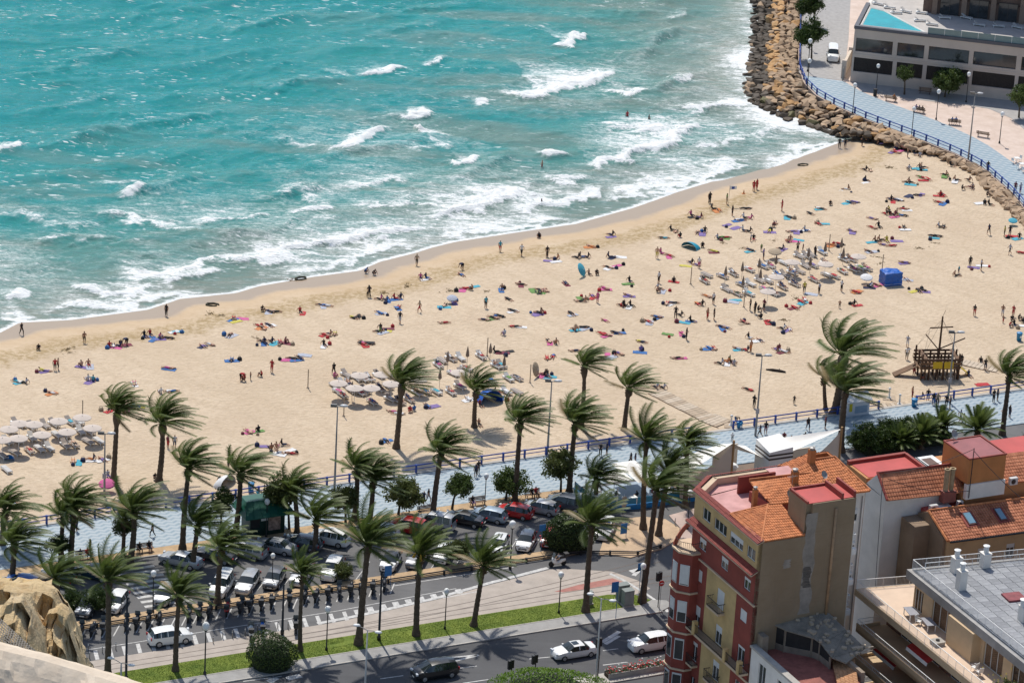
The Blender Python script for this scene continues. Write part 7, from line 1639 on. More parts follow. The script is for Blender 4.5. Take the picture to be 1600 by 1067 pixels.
# flowering plant at the terrace edge
pl_ = thing('terrace_plant', 'yellow-flowered climbing plant over the terrace edge', 'plant', loc_blk(15.9,-19.5,12), 0)
inst('crown', crown_mesh(41, LEAFO, 50, 30, (1,1,.9), .14), pl_, (0,0,1.2), (0,0,0), 1.9)
mb = MB(); rs = random.Random(2)
for k in range(60): mb.lathe([(.01,-.05),(.07,0),(.01,.05)], (rs.gauss(0,.8),rs.gauss(0,.8),1.4+rs.gauss(0,.7)), 5)
o = mb.build('yellow_flowers', M('yellow_flower', (0.62,0.50,0.02), .6, .1, 4), pl_); o['kind'] = 'stuff'; MB().tube([(0,0,0),(0,0,1.2)], .08, 6).build('stem', BARK, pl_)
# ------------------------------------------------------------------ people and beach gear
CN = dict(k='black', d='navy', r='red', w='white', b='blue', c='turquoise', g='green', y='yellow', p='pink', v='violet', o='orange', n='tan', l='pale grey', m='maroon', t='beige')
CC = dict(k=(0.016,0.016,0.018), d=(0.018,0.025,0.07), r=(0.42,0.03,0.035), w=(0.66,0.65,0.64), b=(0.035,0.13,0.34), c=(0.06,0.33,0.42), g=(0.12,0.24,0.06), y=(0.52,0.45,0.08), p=(0.52,0.10,0.25), v=(0.19,0.13,0.31), o=(0.52,0.19,0.06), l=(0.38,0.40,0.46), m=(0.17,0.03,0.05), t=(0.36,0.28,0.19))
def cloth(c): return M('cloth_'+CN[c].replace(' ', '_'), CC[c], .85, .12, 4)
SKIN = [M('skin_%d' % k, c, .55, .06, 6) for k, c in enumerate(((0.46,0.26,0.165),(0.40,0.21,0.125),(0.52,0.33,0.22),(0.30,0.15,0.09)))]
HAIR = [M('hair_%d' % k, c, .6, .2, 8) for k, c in enumerate(((0.018,0.012,0.008),(0.04,0.022,0.012),(0.012,0.010,0.009),(0.22,0.14,0.06)))]
def skel(j):
    """joints -> (verts, edges, radii, bone names); j maps names to points"""
    ch = [('pelvis','chest','t'),('chest','neck','t'),('neck','head','h'),('head','top','h')]
    for s in 'LR': ch += [('pelvis','hip'+s,'b'),('hip'+s,'knee'+s,'b'),('knee'+s,'ank'+s,'l'),('ank'+s,'toe'+s,'s'),('chest','sh'+s,'t'),('sh'+s,'elb'+s,'a'),('elb'+s,'wri'+s,'s'),('wri'+s,'han'+s,'s')]
    return ch
RAD = dict(pelvis=.155, chest=.16, neck=.062, head=.108, top=.07, hip=.105, knee=.072, ank=.046, toe=.04, sh=.075, elb=.05, wri=.036, han=.04)
def pose_mesh(name, j):
    for k in list(j):
        if k.endswith('L') and k[:-1]+'R' not in j: x, y, z = j[k]; j[k[:-1]+'R'] = (-x, y, z)
    names = [k for k in j if k[0] != '_']; idx = {k: i for i, k in enumerate(names)}; ch = skel(j)
    me = bpy.data.meshes.new('sk'); me.from_pydata([j[k] for k in names], [(idx[a], idx[b_]) for a, b_, _ in ch], []); o = bpy.data.objects.new('sk', me); COL.objects.link(o)
    md = o.modifiers.new('s', 'SKIN'); md.use_smooth_shade = True
    sv = me.skin_vertices[0].data
    for k in names:
        r = RAD[k if k in RAD else k[:-1]]; sv[idx[k]].radius = (r, r*.82 if k in ('pelvis','chest') else r); sv[idx[k]].use_root = k == 'pelvis'
    sb = o.modifiers.new('u', 'SUBSURF'); sb.levels = sb.render_levels = 1
    dg = bpy.context.evaluated_depsgraph_get(); nm = bpy.data.meshes.new_from_object(o.evaluated_get(dg)); nm.name = name
    bpy.data.objects.remove(o); nm.materials.clear()
    for k in range(5): nm.materials.append(None)
    J = {k: Vector(j[k]) for k in names}; hd = J['head']; up = (J['top']-J['neck']).normalized(); fwd = Vector(j.get('_f', (0,-1,0)))
    def sd(p, a, b_): t = max(0, min(1, (p-a).dot(b_-a)/max(1e-6, (b_-a).length_squared))); return (p-a-(b_-a)*t).length, t
    for f in nm.polygons:
        c = f.center; best = min(((sd(c, J[a], J[b_])[0]-.6*RAD[a if a in RAD else a[:-1]], tg, sd(c, J[a], J[b_])[1]) for a, b_, tg in ch), key=lambda q: q[0]); tg, t = best[1], best[2]
        s = 0
        if tg == 't': s = 1
        elif tg == 'a' and t < .45: s = 1
        elif tg == 'b': s = 2
        elif tg == 'l': s = 4
        elif tg == 'h': s = 3 if ((c-hd).dot(up) > .03 or (c-hd).dot(fwd) < -.02) and (c-J['neck']).dot(up) > .04 else 0
        f.material_index = s
    nm.shade_smooth(); return nm
def st(**kw):
    d = dict(pelvis=(0,0,.95), chest=(0,.01,1.30), neck=(0,0,1.49), head=(0,-.02,1.62), top=(0,-.01,1.73), hipL=(.10,0,.90), kneeL=(.11,-.03,.49), ankL=(.11,.02,.08), toeL=(.12,-.14,.04), shL=(.19,.01,1.42), elbL=(.26,.03,1.14), wriL=(.26,-.05,.90), hanL=(.25,-.08,.80)); d.update(kw); return d
POSES = {
 'S': pose_mesh('person', st()), 'U': pose_mesh('person', st(elbL=(.30,.0,1.16), wriL=(.16,-.20,1.12), hanL=(.06,-.24,1.14))),
 'W': pose_mesh('person', st(kneeL=(.11,-.22,.52), ankL=(.11,-.20,.09), toeL=(.11,-.36,.06), hipR=(-.10,0,.90), kneeR=(-.11,.10,.49), ankR=(-.11,.34,.16), toeR=(-.11,.24,.05), elbL=(.24,.18,1.16), wriL=(.24,.14,.92), hanL=(.24,.10,.82), shR=(-.19,.01,1.42), elbR=(-.25,-.12,1.15), wriR=(-.24,-.28,.98), hanR=(-.24,-.34,.90))),
 'T': pose_mesh('person', dict(pelvis=(0,.25,.13), chest=(0,.34,.46), neck=(0,.32,.66), head=(0,.29,.79), top=(0,.30,.90), hipL=(.10,.18,.12), kneeL=(.14,-.22,.20), ankL=(.14,-.62,.06), toeL=(.15,-.68,.16), shL=(.19,.34,.58), elbL=(.28,.50,.34), wriL=(.30,.58,.10), hanL=(.30,.60,.04))),
 'K': pose_mesh('person', dict(pelvis=(0,.20,.13), chest=(0,.16,.46), neck=(0,.10,.65), head=(0,.04,.77), top=(0,.02,.88), hipL=(.10,.12,.14), kneeL=(.14,-.20,.46), ankL=(.13,-.28,.07), toeL=(.13,-.42,.04), shL=(.19,.14,.57), elbL=(.27,-.04,.42), wriL=(.16,-.24,.38), hanL=(.06,-.28,.36))),
 'L': pose_mesh('person', dict(pelvis=(0,0,.13), chest=(0,.36,.15), neck=(0,.56,.13), head=(0,.70,.13), top=(0,.81,.13), hipL=(.10,-.05,.12), kneeL=(.14,-.46,.16), ankL=(.15,-.88,.06), toeL=(.18,-.94,.17), shL=(.19,.48,.13), elbL=(.33,.26,.07), wriL=(.36,.02,.06), hanL=(.37,-.07,.05), _f=(0,0,1))),
 'P': pose_mesh('person', dict(pelvis=(0,0,.13), chest=(0,.34,.24), neck=(0,.52,.36), head=(0,.64,.43), top=(0,.66,.55), hipL=(.10,-.05,.12), kneeL=(.13,-.47,.07), ankL=(.12,-.86,.10), toeL=(.12,-.98,.05), shL=(.19,.44,.28), elbL=(.24,.54,.06), wriL=(.14,.76,.05), hanL=(.08,.84,.05), _f=(0,1,0))),
 'B': pose_mesh('person', dict(pelvis=(0,.10,.92), chest=(0,-.20,.98), neck=(0,-.40,.96), head=(0,-.53,.93), top=(0,-.62,.88), hipL=(.11,.10,.86), kneeL=(.13,.0,.47), ankL=(.13,.06,.08), toeL=(.13,-.10,.04), shL=(.19,-.34,.94), elbL=(.22,-.38,.66), wriL=(.20,-.46,.44), hanL=(.18,-.50,.35), _f=(0,-.6,-.8))),
 'C': pose_mesh('person', dict(pelvis=(0,.18,.30), chest=(0,-.02,.58), neck=(0,-.12,.75), head=(0,-.20,.85), top=(0,-.22,.96), hipL=(.11,.14,.28), kneeL=(.17,-.22,.42), ankL=(.14,.06,.08), toeL=(.14,-.10,.04), shL=(.19,-.06,.68), elbL=(.26,-.24,.46), wriL=(.18,-.38,.28), hanL=(.16,-.42,.18))),
 'X': pose_mesh('person', dict(pelvis=(0,0,.13), chest=(0,.30,.28), neck=(0,.47,.40), head=(0,.58,.46), top=(0,.66,.53), hipL=(.10,-.06,.12), kneeL=(.12,-.46,.22), ankL=(.12,-.86,.06), toeL=(.13,-.92,.16), shL=(.19,.40,.34), elbL=(.30,.20,.22), wriL=(.22,-.02,.20), hanL=(.16,-.08,.20), _f=(0,-.6,.8))),
 'Z': pose_mesh('person', dict(pelvis=(0,.05,.55), chest=(0,.12,.90), neck=(0,.10,1.10), head=(0,.06,1.22), top=(0,.06,1.34), hipL=(.10,.0,.54), kneeL=(.13,-.40,.52), ankL=(.13,-.40,.09), toeL=(.13,-.56,.05), shL=(.19,.12,1.02), elbL=(.26,.0,.76), wriL=(.18,-.24,.62), hanL=(.14,-.32,.60)))}
PW = dict(S='standing', U='standing arms folded', W='walking', T='sitting', K='hunched with knees up', L='lying', P='propped on elbows', B='bending down', C='crouching', X='reclining', Z='sitting')
NP = [0]; USED = {}
TOW = []                      # towels: position, colour
RKL = [P(x, y, -.3) for x, y in out_px[8:]]
SBC = [B(75,665), B(660,600), B(1225,430)]
def where(p, c):
    best = None
    for q, tc in TOW:
        d = (q-p).to_2d().length
        if d < 1.15 and (best is None or d < best[0]): best = (d, tc)
    if best and c in 'TKLPX': return 'on a '+CN[best[1]]+' towel'
    ds = shore_d1(p.x, p.y)
    if ds < 0: return 'in the surf'
    if ds < 11: return 'on the wet shore'
    if (p-SBC[0]).to_2d().length < 7: return 'by the white parasols'
    if (p-SBC[1]).to_2d().length < 9: return 'among sunbeds behind palms'
    if (p-SBC[2]).to_2d().length < 12: return 'among the crowded sunbeds'
    if min((q-p).to_2d().length for q in RKL) < 9: return 'near the boulders'
    if (p-B(1462,586)).to_2d().length < 9: return 'by the wooden play ship'
    if ds < 26: return 'on the lower beach'
    u, v = toUV(p.x, p.y)
    if v < 326.3: return 'on the tiled promenade'
    if v < 345: return 'on the upper beach'
    return 'on the open sand'
PEOPLE = []
def person(p, pose, top, bot, rz=None, sc=1.0, wh=None, dz=0.0):
    rs = random.Random(NP[0]*13+5); NP[0] += 1
    if rz is None: rz = rs.choice((PH+math.pi, PH, PH+.6, PH-2.4))+rs.uniform(-.7,.7) if pose in 'TKLPX' else rs.uniform(-3.1,3.1)
    if pose == 'S' and rs.random() < .35: pose = 'U'
    wh = wh or where(p, pose)
    wear = ('%s swimwear' % CN[bot] if top == 'n' and bot != 'n' else 'pale swimwear' if top == 'n' else '%s clothes' % CN[top] if top == bot else '%s top and %s shorts' % (CN[top], CN[bot]) if bot != 'n' else '%s top' % CN[top])
    lab = '%s in %s %s %s' % ('child' if sc < .8 else 'person', wear, PW[pose], wh)
    s_ = sc*rs.uniform(.91,1.0); sk = rs.choice(SKIN)
    ms = (sk, cloth(top) if top != 'n' else (sk if rs.random() < .6 else cloth(bot) if bot != 'n' else sk), cloth(bot) if bot != 'n' else rs.choice((cloth('k'), cloth('d'), cloth('r'))), rs.choice(HAIR), cloth(bot) if (top == bot and top in 'kdtl') else sk)
    big = (1.0 if pose in 'SUWB' else .72 if pose in 'TKCZ' else .6)*sc*400/p.y
    PEOPLE.append((big, (p.x, p.y, p.z+dz), rz, s_, pose, ms, lab, 'people '+wh))
def make_people():
    """the 300 that show largest are objects; the rest of the crowd is one mesh"""
    PEOPLE.sort(key=lambda q: -q[0]); V = []; F = []; MI = []; mats = []
    for i, (big, loc, rz, s_, pose, ms, lab, grp) in enumerate(PEOPLE):
        me = POSES[pose]
        if i < 300:
            o = bpy.data.objects.new('person', me); COL.objects.link(o); o.location = loc; o.rotation_euler = (0,0,rz); o.scale = (s_*1.06, s_*1.06, s_)
            for k, mm in enumerate(ms): o.material_slots[k].link = 'OBJECT'; o.material_slots[k].material = mm
            tag(o, lab, 'person', grp)
        else:
            M4 = Matrix.Translation(loc) @ Matrix.Rotation(rz, 4, 'Z') @ Matrix.Diagonal((s_*1.06, s_*1.06, s_, 1)); k0 = len(V)
            V += [tuple(M4 @ v.co) for v in me.vertices]
            for f in me.polygons:
                mm = ms[f.material_index]
                if mm not in mats: mats.append(mm)
                F.append(tuple(j+k0 for j in f.vertices)); MI.append(mats.index(mm))
    if V:
        me = bpy.data.meshes.new('crowd'); me.from_pydata(V, [], F); me.polygons.foreach_set('material_index', MI); me.shade_smooth()
        for mm in mats: me.materials.append(mm)
        o = bpy.data.objects.new('crowd', me); COL.objects.link(o); tag(o, 'rest of the crowd of small sunbathers lying across the beach', 'crowd', kind='stuff')
TWM = {}
def towel(p, c, rz=None):
    rs = random.Random(int(p.x*31+p.y*17)); k = rs.randrange(3)
    if (c, k) not in TWM:
        r_ = random.Random(k); mb = MB(); n_, m_ = 7, 4; vs = []
        for i in range(n_+1):
            for j in range(m_+1):
                x = (i/n_-.5)*(1.5+.15*k); y = (j/m_-.5)*(.72+.2*(k == 2)); vs.append((x+r_.uniform(-.04,.04), y+r_.uniform(-.05,.05), .03+r_.uniform(0,.045)))
        nv = len(vs); top = [(i*(m_+1)+j, (i+1)*(m_+1)+j, (i+1)*(m_+1)+j+1, i*(m_+1)+j+1) for i in range(n_) for j in range(m_)]
        mb.add(vs+[(x, y, z-.025) for x, y, z in vs], top+[tuple(q+nv for q in f[::-1]) for f in top]); me = mb.mesh('towel'); me.materials.append(cloth(c)); TWM[(c, k)] = me
    o = bpy.data.objects.new('towel', TWM[(c, k)]); COL.objects.link(o); o.location = p; o.rotation_euler = (0,0, PH+rs.choice((.4,-.5,1.2,.1))+rs.uniform(-.3,.3) if rz is None else rz)
    wh = where(p, 'S'); tag(o, '%s towel spread %s' % (CN[c], wh), 'towel', 'towels '+wh); return o
DATA = [
 (0,480,"180 232 Wkk;320 358 Kkk;702 300 Wnk;1385 76 Skk;908 325 Trd;945 325 Lwn;985 328 Tdn;1055 318 Bdk;960 340 =p;1040 318 =m;1212 248 Tkd;1258 238 Trd;1240 250 =b;1280 275 =b;1340 262 Kpv;1330 270 =v;1405 262 Lnk;1450 208 =w;1480 205 =c;458 528 Srn;484 522 Snk;370 535 Pyv;375 540 =v;672 492 Knk;680 500 =v;740 490 Tnn;750 500 =l;725 605 Twl;778 610 Tck;750 625 =v;148 625 Lwc;202 635 Tlk;160 632 =c;430 718 Lnw;428 722 =o;1410 512 Lnp;1408 518 =b;910 858 Tcn;912 868 =r;1045 855 Trn;1025 882 Knn;1060 860 =p;1115 818 Lkb;1115 825 =b;1160 830 =y;1335 712 Twl;1428 705 Lwb;1118 640 Lnp;1120 645 =w"),
 (300,440,"590 250 Kkk;650 255 Lkn;690 255 Lnk;640 262 =l;905 262 Trn;925 268 =r;1085 200 Lnd;1120 205 Lbw;1095 212 =l;1370 300 =k;1345 305 Lyk;1390 295 Lkk;345 312 Lkn;350 325 =b;415 312 =p;368 335 =y;560 375 Lnn;595 395 Lnk;580 390 =o;640 368 Ldn;645 372 =w;318 450 Lnk;330 455 =l;88 540 Lnv;155 530 Lnw;90 545 =d;580 505 Tlk;612 520 Tdd;655 505 Tdk;600 522 =b;690 518 =c;735 510 Lmn;785 510 Knm;780 515 =m;330 655 Lkb;332 662 =b;898 640 Ldn;840 645 Lnk;870 655 =b;940 615 =l;800 655 =p;408 825 Brk;430 830 Crk;487 820 hnk;570 790 Krk;665 755 Srr;1180 778 Wnk;1472 130 Wkk;1115 450 Lnr;1105 450 =r;1140 445 Tnn;1190 440 Lny;1105 535 Tnk;1100 540 =w;1420 525 Lkn;1475 525 Lkk;1440 532 =r;1195 800 Knp"),
 (560,340,"62 465 Cbn;130 480 Ckk;485 400 Wtk;520 515 Tpd;575 510 Tdb;560 518 =w;865 435 Bdk;855 480 Lnb;1180 285 Wcr;1358 320 Wwk;1505 172 Cnk;1570 330 Skk;88 665 Skk;170 685 Tpk;225 695 Tbn;315 680 Trn;345 665 Tdk;250 698 =b;310 685 =b;180 800 Lnb;190 803 =l;330 755 Lbn;330 760 =b;345 880 Wkl;508 790 Wtr;720 735 Lnn;715 748 =c;800 715 =v;790 700 Tkd;900 595 Lnr;940 605 Knk;870 605 =p;970 578 =c;1060 755 Sck;1195 605 Tnb;1190 610 =b;1350 560 Lnk;1355 568 =m;1510 620 Lnk;1550 615 Lnm;1500 628 =k;1455 612 =g;1250 685 Lnk;1285 780 Lnk;1285 785 =w;1500 795 Tnk;1500 803 =v;160 955 Tgk;190 940 Tkn;250 930 =m;225 945 =y;205 962 =l;710 880 Lnr;1055 855 Lnn;1130 840 Lnn;1180 825 Lnk;1100 848 =g;1300 912 Lrk;1355 915 =w;1210 980 Klv;30 1045 Lpk;80 1045 =k"),
 (560,500,"575 720 Lbd;620 722 =v;430 770 Krr;280 765 Lnp;335 785 Lnw;460 755 Kbb;915 660 Lnw;920 668 =w;1020 720 Tmk;1010 880 Tnk;1160 610 Tkn;1180 655 =b;230 1010 Lbk;240 1010 =b;1545 460 Tkn;1575 465 Tkl;1540 470 =p;1590 480 =c;1150 270 Tkk;1200 275 =m;1250 265 =k"),
 (820,280,"715 470 Tkd;720 485 =v;115 490 Cnk;185 650 Skt;255 665 Ton;205 685 =v;260 690 =w;430 660 Tkk;480 655 Tkb;510 655 Tkd;550 565 Lno;545 570 =o;715 655 Tdd;735 658 =d;795 652 =w;700 740 Lnk;700 745 =w;770 725 =p;540 800 Tnk;600 800 Kkk;340 870 Lnd;345 878 =m;130 930 Lnk;165 930 Lnk;120 945 =g;670 915 Lnp;670 920 =p;880 860 Tkd;860 875 =g;855 970 Lnv;870 980 =v;455 1020 Lnn;495 1010 Tnk;460 1000 =g;560 975 Lnv;570 990 =r;605 1030 Snp;1540 200 Skk;1395 310 Tpk;1450 325 Tmv;1400 318 =k;1230 430 Tnk;1260 440 Lnk;1290 485 Kkn;1155 495 Lkc;1500 445 Tkn;1440 450 Lnn;1480 460 =v;1480 570 Kkk;1100 660 Sny;1145 625 Tnp;1205 640 Lnr;1200 650 =p;1380 700 Tkn;1340 725 =y;1430 720 Tyv;1450 740 Swp;1115 865 Swk;1240 850 Tkk;1240 858 =r;1125 920 Tlk;1110 945 Knk;1150 940 =l;1185 1040 Lnn;1235 1035 Ldk;1215 1040 =w;1570 1040 Swk;1520 980 Lno;1440 1045 Lon;1470 1045 Tnk;800 1058 Tkn;840 1060 Tkk;890 1060 Tkk;870 1070 =w"),
 (820,440,"120 268 Tnk;110 275 =v;385 270 Lnk;400 282 =l;665 328 Lnp;1025 335 Lnn;1040 345 =l;1105 298 Lnb;1110 303 =b;1255 305 Skk;1290 285 Tnk;1395 335 Tnk;1385 335 =b;1330 345 =c;1520 315 Snr;1575 320 Snk;410 405 Tnk;420 408 =c;490 385 Lnk;495 395 =l;680 445 Lnn;640 440 Lnr;680 455 =p;755 430 Lkn;790 430 =b;200 500 Lnn;255 515 Tnk;210 515 =p;235 630 Lbn;185 640 Lnr;410 580 Lnd;720 635 =l;750 605 Lnm;790 605 Lnv;690 615 =p;970 505 Lyd;965 575 Knv;960 592 =b;1345 485 Skk;1320 440 Lnp;1310 440 =p;1260 640 Lnk;1300 640 =p;1190 440 =g;1540 560 Lnb;1530 565 =b;1580 560 Lnr;150 780 Tkn;185 795 Tkd;155 785 =p;215 795 =c;1085 885 Tlk;1145 890 Tlk"),
 (1080,220,"150 520 Skk;295 530 Sgk;520 425 Srr;545 410 Srr;342 625 Snk;755 585 Srr;190 575 Tkk;235 585 Lno;205 590 =o;460 570 Lkk;405 665 Lwb;390 670 =b;450 650 Twk;485 650 Tnp;300 705 =v;370 730 =v;440 755 Twd;475 760 Tkk;815 640 Lnk;800 645 =c;990 610 Lkn;1075 570 Lwk;1070 575 =c;1160 540 Kkk;1320 520 Lcn;1360 515 Lnv;1300 525 =c;1370 520 =d;1290 410 Tnw;1280 425 =w;700 690 Lnd;685 720 Cmn;655 755 Lny;655 765 =v;1055 695 Lnr;1110 695 =c;830 760 Lnv;880 765 =v;960 755 Tlb;945 750 =w;1340 755 Lnv;1345 765 =v;230 825 Tlk;280 810 Lgr;270 815 =g;495 840 hlk;520 830 Tkn;825 835 Tnm;800 840 Tnr;855 840 =p;895 830 =c;190 925 Lny;190 935 =m;490 915 Lkn;490 925 =c;600 990 Svn;583 920 hgk;745 905 Tdn;765 910 =v;885 930 Stk;930 920 hmk;1030 970 Skk;1160 870 Lno;1170 878 =o;1240 865 Lkr;1230 870 =d"),
 (1080,370,"940 470 Syk;1065 475 Slk;1000 480 =l;1250 455 Swk;1480 420 Twk;1485 428 =d;1545 405 Lnm;1560 408 =p;1375 465 Lnr;1380 460 =o;370 530 =c;345 545 =l;490 615 Skk;530 640 Skk;605 615 Smk;565 620 Kkk;575 680 Kkk;650 715 Lkr;640 715 =r;915 545 Lnr;930 555 =c;945 525 Lwr;860 595 Lnr;850 598 =m;1235 595 hnn;1345 565 Tnk;1385 575 =r;435 710 Lnn;450 720 Lnn;440 725 =t;260 755 Lnd;290 760 Lnb;260 770 =b;755 770 Twk;820 775 Lnw;790 785 =v;490 850 Tkw;570 865 Lnn;545 870 =w;385 935 Lnl;400 945 =c;455 950 Tdr;495 960 Sno;705 945 Tmv;740 945 Tmv;770 960 Lnw;755 965 =m;235 1060 Tlk;295 1045 Tno;340 1045 Tgn;355 1060 Tlv;300 1062 =w"),
 (1300,200,"60 170 Skk;108 170 Skd;250 150 Snk;295 120 Kkk;410 140 Tkv;520 190 Lnr;540 210 Lnn;500 205 =v;570 195 =p;628 245 Snn;690 225 Tkd;730 235 Tlk;635 345 Tlk;700 340 =c;740 340 Tnn;762 335 Tnk;750 350 =c;1000 320 Tkn;935 395 Tnk;960 398 Lng;940 405 =g;1040 440 Tnk;1025 448 =w;1135 440 Tnk;270 355 Tkn;320 360 Lnk;290 445 Tnk;295 460 =w;620 460 Tnk;655 460 Tnk;655 475 =c;740 415 Lkg;770 425 Lnr;800 430 Lnr;760 440 =r;1090 515 Kkk;1150 500 Tlm;1170 510 Tnk;895 560 Tnr;890 570 =r;930 565 Ldn;640 570 =d;720 565 Lkn;740 560 =v;480 600 Tkn;530 605 Lnd;560 605 Lnw;510 618 =r;1300 570 Kkk;880 620 Lnn;925 635 =b;440 720 Tkr;480 720 Tkr;510 730 Tmk;550 725 Tng;590 735 Lkb;465 690 Kyn;520 745 =p;600 680 Lnr;625 690 =w;1320 645 Tkn;1270 640 Ckk;1235 630 =w;340 760 Lnv;340 835 Lnr;395 830 Tkk;600 830 Lnk;610 850 =w;905 830 Tlk;930 825 Lnk;845 905 Lnk;880 905 Lkn;850 920 =c;375 950 Tnk;410 940 Tnk;460 950 Tny;500 985 Lrr;420 975 Lnv;330 955 =c;540 945 =v;300 1030 Lnk;330 1035 =l;1305 890 Wdk;1435 905 Syk;1480 900 Skd;1560 920 Tkn;1500 905 =r;1545 925 =c;1480 1055 Wlk;1580 1045 Lnr"),
 (1300,380,"600 165 Lnv;600 172 =v;1148 200 Snk;1240 230 Slk;1180 205 =v;1250 190 =w;1055 250 hcn;1040 275 Tnk;720 400 Lnk;755 395 Lnk;680 405 =y;765 405 =v;630 310 =l;620 305 Lnl;1185 605 Skr;1420 605 Snl;1508 610 Snr;1425 665 hnr;1565 640 Kkk;1500 650 Kkk;1530 690 Tkd;1490 700 Krn;1590 660 Knk;1560 690 =w;1075 1025 Skk;1240 985 Tkk;1275 1060 Wkd"),
 (1350,480,"355 435 Swk;360 330 Slw;428 430 hkn;435 500 hkk;415 570 Skr;490 600 Kkn;772 600 Skk;772 550 Skd;400 755 Snm;465 755 Tkw;530 785 Skb;575 820 Skb;610 820 Stk;880 580 Tnd;985 645 =r"),
 (980,560,"1055 410 Skk;1390 380 hkk;1010 265 Lrk;905 540 Btb"),
 (0,620,"610 540 Lno;660 550 =c;758 525 Tdo;765 535 =w;850 525 Lnv;855 530 =w;1398 425 Smr;1455 425 Sld;905 670 Tlv;1295 690 Knk;110 890 Llw;930 900 Lnc;960 910 =c"),
 (280,620,"580 295 Lnp;590 298 =p;655 285 Kkk;660 290 =g;760 430 Tnk;720 415 =v;815 420 Tnp;835 470 Tnl;875 405 Tkn;930 475 Lnr;830 480 =w;920 450 =w;410 610 Sgk;340 720 Tdw;650 850 hcm")]
ent = []
for x0, y0, s in DATA:
    for e in s.split(';'):
        cx, cy, code = e.split(); ent.append((x0+float(cx)/5.333, y0+float(cy)/5.333, code))
for px, py, c in ent:
    if c[0] == '=': TOW.append((B(px, py), c[1]))
for q, c in TOW: towel(q, c)
for px, py, c in ent:
    if c[0] == '=': continue
    hd_ = c[0] == 'h'; pz = 'S' if hd_ else c[0]; person(B(px, py), pz, c[1], c[2], sc=.66 if hd_ else 1.0, dz=.03 if pz in 'TKLPX' else 0)
for px, py, tc, bc2, dep in ((847,259,'n','r',.75),(846,320,'k','k',.7),(980,181,'n','r',.9),(1014,185,'k','k',1.0),(948,251,'n','k',1.45)):
    q = P(px, py, SEA_Z); person(q, 'S', tc, bc2, wh='in the surf', dz=-dep)
# on the promenade, benches and terraces
for px, py, c in ((141,863,'Smm'),(662,787,'Wdk'),(669,785,'Wkl'),(747,740,'Skk'),(743,745,'Sdk'),(1187,683,'Wdk'),(1196,678,'Skm'),(1262,672,'Wkd'),(1289,670,'Smk'),(1225,685,'Kmk'),(1236,690,'Krk'),(1258,684,'Kkb'),(1144,689,'hwn'),(120,830,'Skd'),(238,838,'Wkk'),(985,727,'Wkk'),(992,728,'Sdl'),(1500,660,'Wlk'),(1505,664,'Wkd'),(1537,655,'Wlw'),(1542,660,'Stw'),(1566,655,'Skk'),(1577,652,'Skd'),(1586,300,'Smn'),(1594,302,'Slv'),(1543,268,'Skk'),(1552,628,'Skk'),(1558,626,'Sdk'),(938,712,'Skk'),(948,710,'Sdk'),(1478,636,'Skk'),(1484,638,'Sdk'),(1232,10,'Skk'),(1227,22,'Ckk')):
    sc_ = .66 if c[0] == 'h' else 1.0
    z_ = .11 if not 1226 < px < 1233 else -.3
    person(P(px, py, z_), 'S' if c[0] == 'h' else c[0], c[1], c[2], sc=sc_, wh='on the tiled promenade' if z_ > 0 and px < 1580 or py > 400 else 'on the curved promenade' if z_ > 0 else 'on the breakwater boulders')
for bi, xs_, cols in ((0,(-.45,.35),('dk','rd')),(1,(-.55,.5),('kk','kd')),(3,(-.6,),('kv',)),(4,(-.1,.4),('kk','rn')),(5,(-.5,),('ok',)),(6,(-.5,0,.5),('kk','dk','vk')),(7,(-.2,.35),('bk','bd'))):
    p, rz = BEN[bi]; wh = 'on the '+('bench beside the red walker','bench under tall palms','','bench by the lamp','bench by the leafy tree','bench by the bicycle','crowded park bench','park bench')[bi]
    for x, cc in zip(xs_, cols): q = p+Vector((math.cos(rz)*x, math.sin(rz)*x, 0)); person(q, 'Z', cc[0], cc[1], rz=rz, wh=wh, dz=-.02)
rr = W(0,0); person(P(871,884,.004)+Vector((0,0,.30)), 'Z', 'l', 'd', rz=PH+math.pi+math.pi/2, wh='riding the white scooter')
rs = random.Random(44)
for u, v in ((166.9,313.2),(168.2,311.9),(170.4,311.2),(172.5,311.2),(173.6,311.0),(174.9,311.2),(175.7,311.1),(177,311),(174.9,313),(190,312),(191.2,311.4),(192,312.4),(189.4,313)):
    person(W(u, v, .14), 'Z', rs.choice('kkdlmw'), rs.choice('kd'), rz=rs.uniform(-3,3), wh='on the blue cafe terrace' if u < 180 else 'under the white sails')

# --- sunbeds
MATT = [M('mattress_white', (0.50,0.48,0.455), .8, .06, 2), M('mattress_taupe', (0.34,0.29,0.25), .85, .08, 2)]
lm = {}
a = MB(); a.box(-.33,.33,-.95,.95,.26,.31); a.box(-.33,-.27,-.95,.95,.22,.26); a.box(.27,.33,-.95,.95,.22,.26); lm['frame'] = a.mesh('frame'); lm['frame'].materials.append(WHITEM)
for k in range(2):
    a = MB(); a.box(-.29,.29,-.94,.28,.315,.39); lm['mattress%d' % k] = a.mesh('mattress'); lm['mattress%d' % k].materials.append(MATT[k])
    a = MB(); a.slab((-.29,.29,.33),(.29,.29,.33),(.29,.86,.72),(-.29,.86,.72),(0,-.05,.07)); lm['back%d' % k] = a.mesh('backrest'); lm['back%d' % k].materials.append(MATT[k])
    a = MB(); a.box(-.29,.29,.30,.94,.315,.39); lm['flat%d' % k] = a.mesh('backrest'); lm['flat%d' % k].materials.append(MATT[k])
a = MB(); a.box(-.03,.03,-.03,.03,0,.24); lm['leg'] = a.mesh('leg'); lm['leg'].materials.append(WHITEM)
BEDA = R(37)
